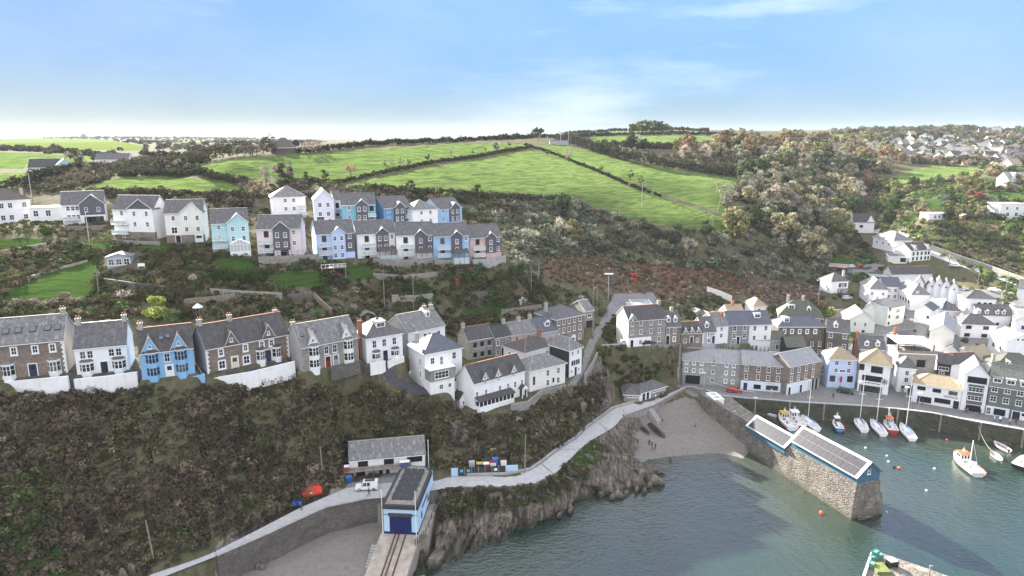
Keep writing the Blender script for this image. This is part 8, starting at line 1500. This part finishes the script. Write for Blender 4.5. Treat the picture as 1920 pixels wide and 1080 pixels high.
# ---- cars
def car(pos, rz, label, paint, glassm='window_glass', van=False, cat='car', group=None, est=False):
    t = thing('parked_van' if van else 'parked_car', label, 'van' if van else cat, tuple(pos), rz, group); L, Wd = (4.4, 1.75) if van else (4.2, 1.75); b = MB(); w = Wd/2
    prof = [(-L/2, .35), (L/2, .35), (L/2, .75), (L*.42, .88), (L*.22, .98), (-L*.46, .98), (-L/2, .85)]
    b.hull([(x, -w, z) for x, z in prof], [(x, w, z) for x, z in prof]); bo = b.build('body', paint, t); b = MB()
    tp = (1.85, .12, -.49) if van else (1.45, .05, -.32 if not est else -.44); a0 = -L*.49 if van or est else -L*.42
    b.loft([[(a0, -w*.96, .98), (L*.24, -w*.96, .98), (L*tp[1]+.1, -w*.8, tp[0]), (L*tp[2], -w*.8, tp[0])], [(a0, w*.96, .98), (L*.24, w*.96, .98), (L*tp[1]+.1, w*.8, tp[0]), (L*tp[2], w*.8, tp[0])]]); b.build('cabin', paint, t); b = MB()
    zt = tp[0]-.12
    for s in (-1, 1):
        y0, y1 = s*w*.965, s*w*.835
        for x0, x1, x2, x3 in ([(L*.0, L*.2, L*.12, L*.0)] + ([(-L*.16, -L*.02, -L*.02, -L*.16)] if van else [(-L*.22, -L*.02, -L*.02, -L*.2), (-L*.36, -L*.24, -L*.22, -L*.3)][:2])): b.face([(x0, y0, 1.04), (x1, y0, 1.04), (x2, y1, zt), (x3, y1, zt)])
    xa, xb = L*.245, L*tp[1]+.115; b.face([(xa, -w*.85, 1.03), (xa, w*.85, 1.03), (xb+.02, w*.72, zt), (xb+.02, -w*.72, zt)]); b.face([(a0-.01, -w*.8, 1.1), (a0-.01, w*.8, 1.1), (L*tp[2]-.03, w*.7, zt), (L*tp[2]-.03, -w*.7, zt)])
    b.build('window', glassm, t); b = MB()
    for x in (-L*.31, L*.31):
        for s in (-1, 1): q = MB(); q.tube([(x, s*(w-.2), .32), (x, s*(w+.02), .32)], .32, 12); wo = q.build('wheel', 'tyre', t); q = MB(); q.tube([(x, s*(w-.1), .32), (x, s*(w+.035), .32)], .19, 8); q.build('rim', 'metal', wo)
    for s in (-1, 1): q = MB(); q.box(L/2-.02, L/2+.02, s*w*.72-.18, s*w*.72+.18, .62, .76); q.build('headlight', 'balcony_glass', t); q = MB(); q.box(-L/2-.02, -L/2+.01, s*w*.82-.1, s*w*.82+.1, .66, .84); q.build('tail_light', 'redpaint', t)
    if van: q = MB(); [q.box(x, x+.05, -w*.7, w*.7, 1.93, 1.98) for x in (-1.4, -.6, .1)]; [q.box(-1.6, .3, y-.1, y+.1, 1.98, 2.06) for y in (-.4, .1, .4)]; q.build('roof_rack', 'metaldark', t)
    return t
for nm, c in dict(car_red=(.36, .025, .015), car_white=(.72, .72, .72), car_black=(.012, .013, .014), car_green=(.02, .045, .03), car_grey=(.2, .21, .22), car_silver=(.5, .52, .54), car_blue=(.03, .07, .2)).items(): plain(nm, c, .3, .05, spec=.5)
car(atz(688,917,7.0), math.pi+.12, 'white panel van with ladder rack parked before the long white store', 'car_white', van=True)
car(atz(1376,735,QZ), -.22, 'bright red pick up style car parked before the archway building', 'car_red'); car(atz(1585,737,QZ), -.65, 'dark green estate car parked in front of the pale lilac house', 'car_green', est=True)
for u, v, z, rz, c, l in [(1172,646,17.1,.2,'car_silver','silver car at the left end of the big grey stone house'),(1192,645,17.1,.25,'car_black','black car parked before the white ground floor of the big grey stone house'),(1214,646,17.1,.25,'car_black','second black car parked right of the first before the big grey stone house')]: car(atz(u, v, z), rz, l, c)
for u, v, rz, c, l in [(1598,503,.3,'car_white','white car in the row beside the tin roofed shelter'),(1614,503,.4,'car_red','red car in the row beside the tin roofed shelter'),(1626,504,.5,'car_grey','grey car in the row beside the tin roofed shelter'),(1588,562,.5,'car_silver','silver car beside the white gabled halls'),(1580,556,.5,'car_black','black car behind the silver car below the timbered house'),(1790,501,-.4,'car_white','white car parked on the hillside lane'),(1864,547,-.2,'car_white','white van like car in the yard below the lane wall'),(1903,356,0,'car_blue','blue car parked below the right edge houses')]: car(hit(u, v)+np.array([0, 0, .25]), rz, l, c)
p = hit(1189,524); t = thing('red_hut', 'small bright red hut like box on the bracken slope', 'hut', tuple(p)); b = MB(); b.box(-.9, .9, -.7, .7, -.5, 2.0); b.build('wall', 'redpaint', t); b = MB(); b.box(-1, 1, -.8, .8, 2.0, 2.15); b.build('roof', 'car_red', t); b = MB(); b.box(-.5, .5, -.73, -.7, .9, 1.6); b.build('pane', 'window_glass', t)
# ---- people: one continuous skinned body, hair and jacket as parts
def person_mesh(pose):
    sw = {'stand': (.04, -.04, .1, -.1), 'walk': (.26, -.26, -.28, .28), 'bend': (.05, -.05, .35, .35)}[pose]; fwd = .0 if pose != 'bend' else .35
    J = [(0, 0, .95, .15, .11), (0, fwd*.3, 1.18, .15, .10), (0, fwd*.7, 1.40, .17, .10), (0, fwd*.95+.01, 1.52, .06, .06), (0, fwd+.03, 1.60, .085, .095), (0, fwd+.03, 1.70, .085, .10), (0, fwd+.02, 1.76, .05, .06)]; E = [(0, 1), (1, 2), (2, 3), (3, 4), (4, 5), (5, 6)]
    for s, lg, ar in ((-1, sw[0], sw[2]), (1, sw[1], sw[3])):
        n = len(J); J += [(s*.1, 0, .88, .095, .1), (s*.11, lg*.55+.03, .49, .065, .07), (s*.115, lg-.02*(1 if lg < 0 else 0), .09, .045, .05), (s*.125, lg+.14, .04, .04, .035)]; E += [(0, n), (n, n+1), (n+1, n+2), (n+2, n+3)]
        m = len(J); y2 = fwd*.7; J += [(s*.21, y2, 1.42, .065, .065), (s*.27, y2+ar*.5, 1.14, .05, .05), (s*.27, y2+ar+.08, .90, .035, .035), (s*.265, y2+ar+.13, .80, .03, .045)]; E += [(2, m), (m, m+1), (m+1, m+2), (m+2, m+3)]
    me = bpy.data.meshes.new('person_body'); me.from_pydata([j[:3] for j in J], E, []); o = bpy.data.objects.new('tmp', me); COL.objects.link(o); md = o.modifiers.new('s', 'SKIN'); 
    for v, j in zip(me.skin_vertices[0].data, J): v.radius = (j[3], j[4])
    me.skin_vertices[0].data[0].use_root = True; sb = o.modifiers.new('u', 'SUBSURF'); sb.levels = 1
    r = bpy.data.meshes.new_from_object(o.evaluated_get(bpy.context.evaluated_depsgraph_get())); bpy.data.objects.remove(o)
    for q in ('car_blue', 'car_black', 'skin'): r.materials.append(MATS[q])
    for f in r.polygons: c = f.center; f.material_index = 2 if c.z > 1.5 or (abs(c.x) > .2 and c.z < .88 and c.z > .7) else (0 if c.z > .92 else 1); f.use_smooth = True
    return r, fwd
PMESH = {k: person_mesh(k) for k in ('stand', 'walk', 'bend')}
b = MB(); b.ball((0, .01, 1.715), (.1, .115, .1), 0, 10); HAIR = b.bm('hair', ['hair'])
def person(pos, rz, label, pose, top, legs, group=None, sc=1.0):
    me, fwd = PMESH[pose]; o = link('person', me, None, tuple(pos), rz); o.scale = (sc,)*3; tag(o, label, 'person', group)
    for i, q in enumerate((top, legs)): o.material_slots[i].link = 'OBJECT'; o.material_slots[i].material = MATS[q]
    link('hair', HAIR, o, (0, fwd, 0)); return o
for u, v, z, rz, ps, tp, lg, l in [(692,930,7.0,2.0,'walk','car_black','car_black','person in black walking past the white van'),(566,957,7.1,1.0,'bend','car_blue','car_black','person in dark blue stooping beside the white bundle on the path'),(1303,803,1.9,.4,'walk','car_grey','car_black','person walking alone across the beach'),(1217,836,1.3,.3,'stand','car_black','car_black','leftmost person in black of the beach group'),(1222,840,1.2,-.3,'stand','car_blue','car_black','person in dark blue in the middle of the beach group'),(1223.5,846,1.1,.2,'walk','car_grey','car_black','person in grey at the front of the beach group'),(1229,843,1.1,1.0,'stand','car_black','car_black','rightmost person in black of the beach group'),(1189,853,.9,.5,'walk','netgreen','netgreen','child in green standing by the rocks'),(1257,870,-.3,.6,'bend','car_black','car_black','bather in black wading at the waterline'),(1238,746,5.0,.6,'walk','car_black','car_black','person in black on the path by the cafe'),(1243,745,4.9,.4,'walk','car_grey','car_black','person in grey beside the one in black by the cafe'),(1247,744,4.9,.4,'stand','car_black','car_blue','third person on the path by the cafe'),(1229,749,5.1,.6,'walk','whitepaint','car_grey','small person in white on the path by the cafe'),(1562,747,QZ,.0,'walk','car_black','car_black','person in black crossing the open quay'),(1446,739,QZ,.4,'walk','whitepaint','lightgrey','person dressed in white before the shopfront'),(1720,757,QZ,.5,'stand','car_black','car_black','person in black by the tan roofed shop left window'),(1729,759,QZ,-.5,'stand','car_black','car_blue','second person by the tan roofed shop left window'),(1813,776,QZ,1.2,'walk','car_grey','car_black','person in grey walking before the slate gabled building'),(1809,774,QZ,1.2,'walk','redpaint','car_black','person in red beside the one in grey walking'),(1837,778,QZ,.2,'stand','car_green','car_black','person standing at the dark shop doorway'),(1864,791,QZ,.3,'walk','cyan','car_blue','person in pale blue on the quay edge'),(1875,792,QZ,.1,'stand','whitepaint','car_black','person in white top on the quay edge'),(1893,797,QZ,.3,'stand','car_grey','car_black','person in grey near the right end of the quay'),(1904,797,QZ,.2,'walk','car_black','car_black','rightmost person in black on the quay')]: person(atz(u, v, z), rz, l, ps, tp, lg)
# outdoor tables before the shop
for i, u in enumerate((1758, 1767, 1776, 1784)):
    p = atz(u, 759+i*1.6, QZ); t = thing('cafe_table', 'dark pavement table before the tan roofed shop', 'table', tuple(p), -.5, 'tables outside the tan roofed shop'); b = MB(); b.box(-.7, .7, -.45, .45, .7, .78); b.build('tabletop', 'black', t); b = MB(); b.tube([(0, 0, 0), (0, 0, .7)], .06); b.build('leg', 'black', t); b = MB(); b.box(-.7, .7, -.9, -.65, .4, .46); b.box(-.6, -.5, -.85, -.7, 0, .4); b.box(.5, .6, -.85, -.7, 0, .4); b.build('bench', 'black', t)
# ---- camera, sun, sky, air
cam = bpy.data.cameras.new('camera'); cam.sensor_width = 36; cam.lens = 36*FPX/1920; cam.clip_end = 20000; cam.clip_start = .5
co = bpy.data.objects.new('camera', cam); COL.objects.link(co); co.location = (0, 0, CAMZ); co.rotation_euler = (math.pi/2-PITCH, 0, 0); S.camera = co
SUN_AZ, SUN_EL = R(-35), R(25)
sun = bpy.data.lights.new('sun', 'SUN'); sun.energy = 5.0; sun.angle = R(.53); sun.color = (1, .94, .84)
so = bpy.data.objects.new('sun', sun); COL.objects.link(so)
sd_ = Vector((math.sin(SUN_AZ)*math.cos(SUN_EL), math.cos(SUN_AZ)*math.cos(SUN_EL), math.sin(SUN_EL))); so.rotation_euler = sd_.to_track_quat('Z', 'Y').to_euler(); so.location = (-100, 100, 200)
w = bpy.data.worlds.new('World'); S.world = w; w.use_nodes = True; nt = w.node_tree; n = N(nt); bg = nt.nodes['Background']
sk = n('ShaderNodeTexSky', sky_type='NISHITA'); sk.sun_disc = False; sk.sun_elevation = SUN_EL; sk.sun_rotation = SUN_AZ; sk.air_density = 1.0; sk.dust_density = .3; sk.ozone_density = 2.5; sk.altitude = 50
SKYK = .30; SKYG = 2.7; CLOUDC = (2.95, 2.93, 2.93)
tc = n('ShaderNodeTexCoord').outputs['Generated']; sp_ = n('ShaderNodeSeparateXYZ', {'Vector': tc}); z = sp_.outputs[2]; yb = sp_.outputs[1]
def m2(op, a, b): return n('ShaderNodeMath', {0: a, 1: b}, operation=op).outputs[0]
def wisps(rot, scl, sc, lo, hi):
    cv = n('ShaderNodeMapping', {'Vector': tc}); cv.inputs['Scale'].default_value = scl; cv.inputs['Rotation'].default_value = rot
    return n.ramp(n.noise(cv.outputs[0], sc, 8, .62), lo, hi)
c1 = wisps((0, .10, .4), (1, 1.5, 6), 1.7, .50, .80); c2 = n.ramp(n.noise(n.scale(tc, (1, 1, 2.5)), 1.3, 3, .5), .42, .68)
thin = m2('MULTIPLY', m2('MULTIPLY', c1, c2), .45)
veil = m2('MULTIPLY', wisps((0, 0, .2), (1, 1, 2.2), 1.1, .48, .85), .14)          # thin high veil
deck = m2('MULTIPLY', m2('MAXIMUM', n.ramp(z, .34, .62), n.ramp(yb, .15, -.35)), n.ramp(n.noise(tc, 2.2, 5, .6), .25, .5))   # unseen broken white cloud, added overhead and behind the drone as neutral fill
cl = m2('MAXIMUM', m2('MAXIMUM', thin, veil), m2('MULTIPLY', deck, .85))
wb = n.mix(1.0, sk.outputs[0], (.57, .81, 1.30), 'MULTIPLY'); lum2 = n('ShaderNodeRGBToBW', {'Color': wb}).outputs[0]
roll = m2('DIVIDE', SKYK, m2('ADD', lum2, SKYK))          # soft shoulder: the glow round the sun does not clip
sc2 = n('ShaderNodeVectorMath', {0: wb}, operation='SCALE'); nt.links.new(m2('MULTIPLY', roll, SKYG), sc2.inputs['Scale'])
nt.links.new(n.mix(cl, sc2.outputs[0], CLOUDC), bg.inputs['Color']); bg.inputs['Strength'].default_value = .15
hz = bpy.data.materials.new('haze'); hz.use_nodes = True; hn = hz.node_tree; hn.nodes.remove(hn.nodes['Principled BSDF']); pv = hn.nodes.new('ShaderNodeVolumePrincipled')
pv.inputs['Color'].default_value = (.86, .93, 1, 1); pv.inputs['Density'].default_value = .00006; pv.inputs['Anisotropy'].default_value = 0; hn.links.new(pv.outputs[0], hn.nodes['Material Output'].inputs['Volume']); MATS['haze'] = hz
if HAZE:
    b = MB(); b.box(-4500, 4500, -4500, 4600, -12, 135); tag(b.build('haze', 'haze', uv=False), kind='stuff')
S.view_settings.view_transform = 'Standard'; S.view_settings.look = 'None'; S.view_settings.exposure = 2.27; S.view_settings.gamma = 1; S.view_settings.use_curve_mapping = False
S.cycles.max_bounces = 6; S.cycles.diffuse_bounces = 3; S.cycles.glossy_bounces = 2; S.cycles.transmission_bounces = 3; S.cycles.volume_bounces = 0; S.cycles.transparent_max_bounces = 6
S.cycles.use_denoising = True; S.cycles.denoising_prefilter = 'ACCURATE'
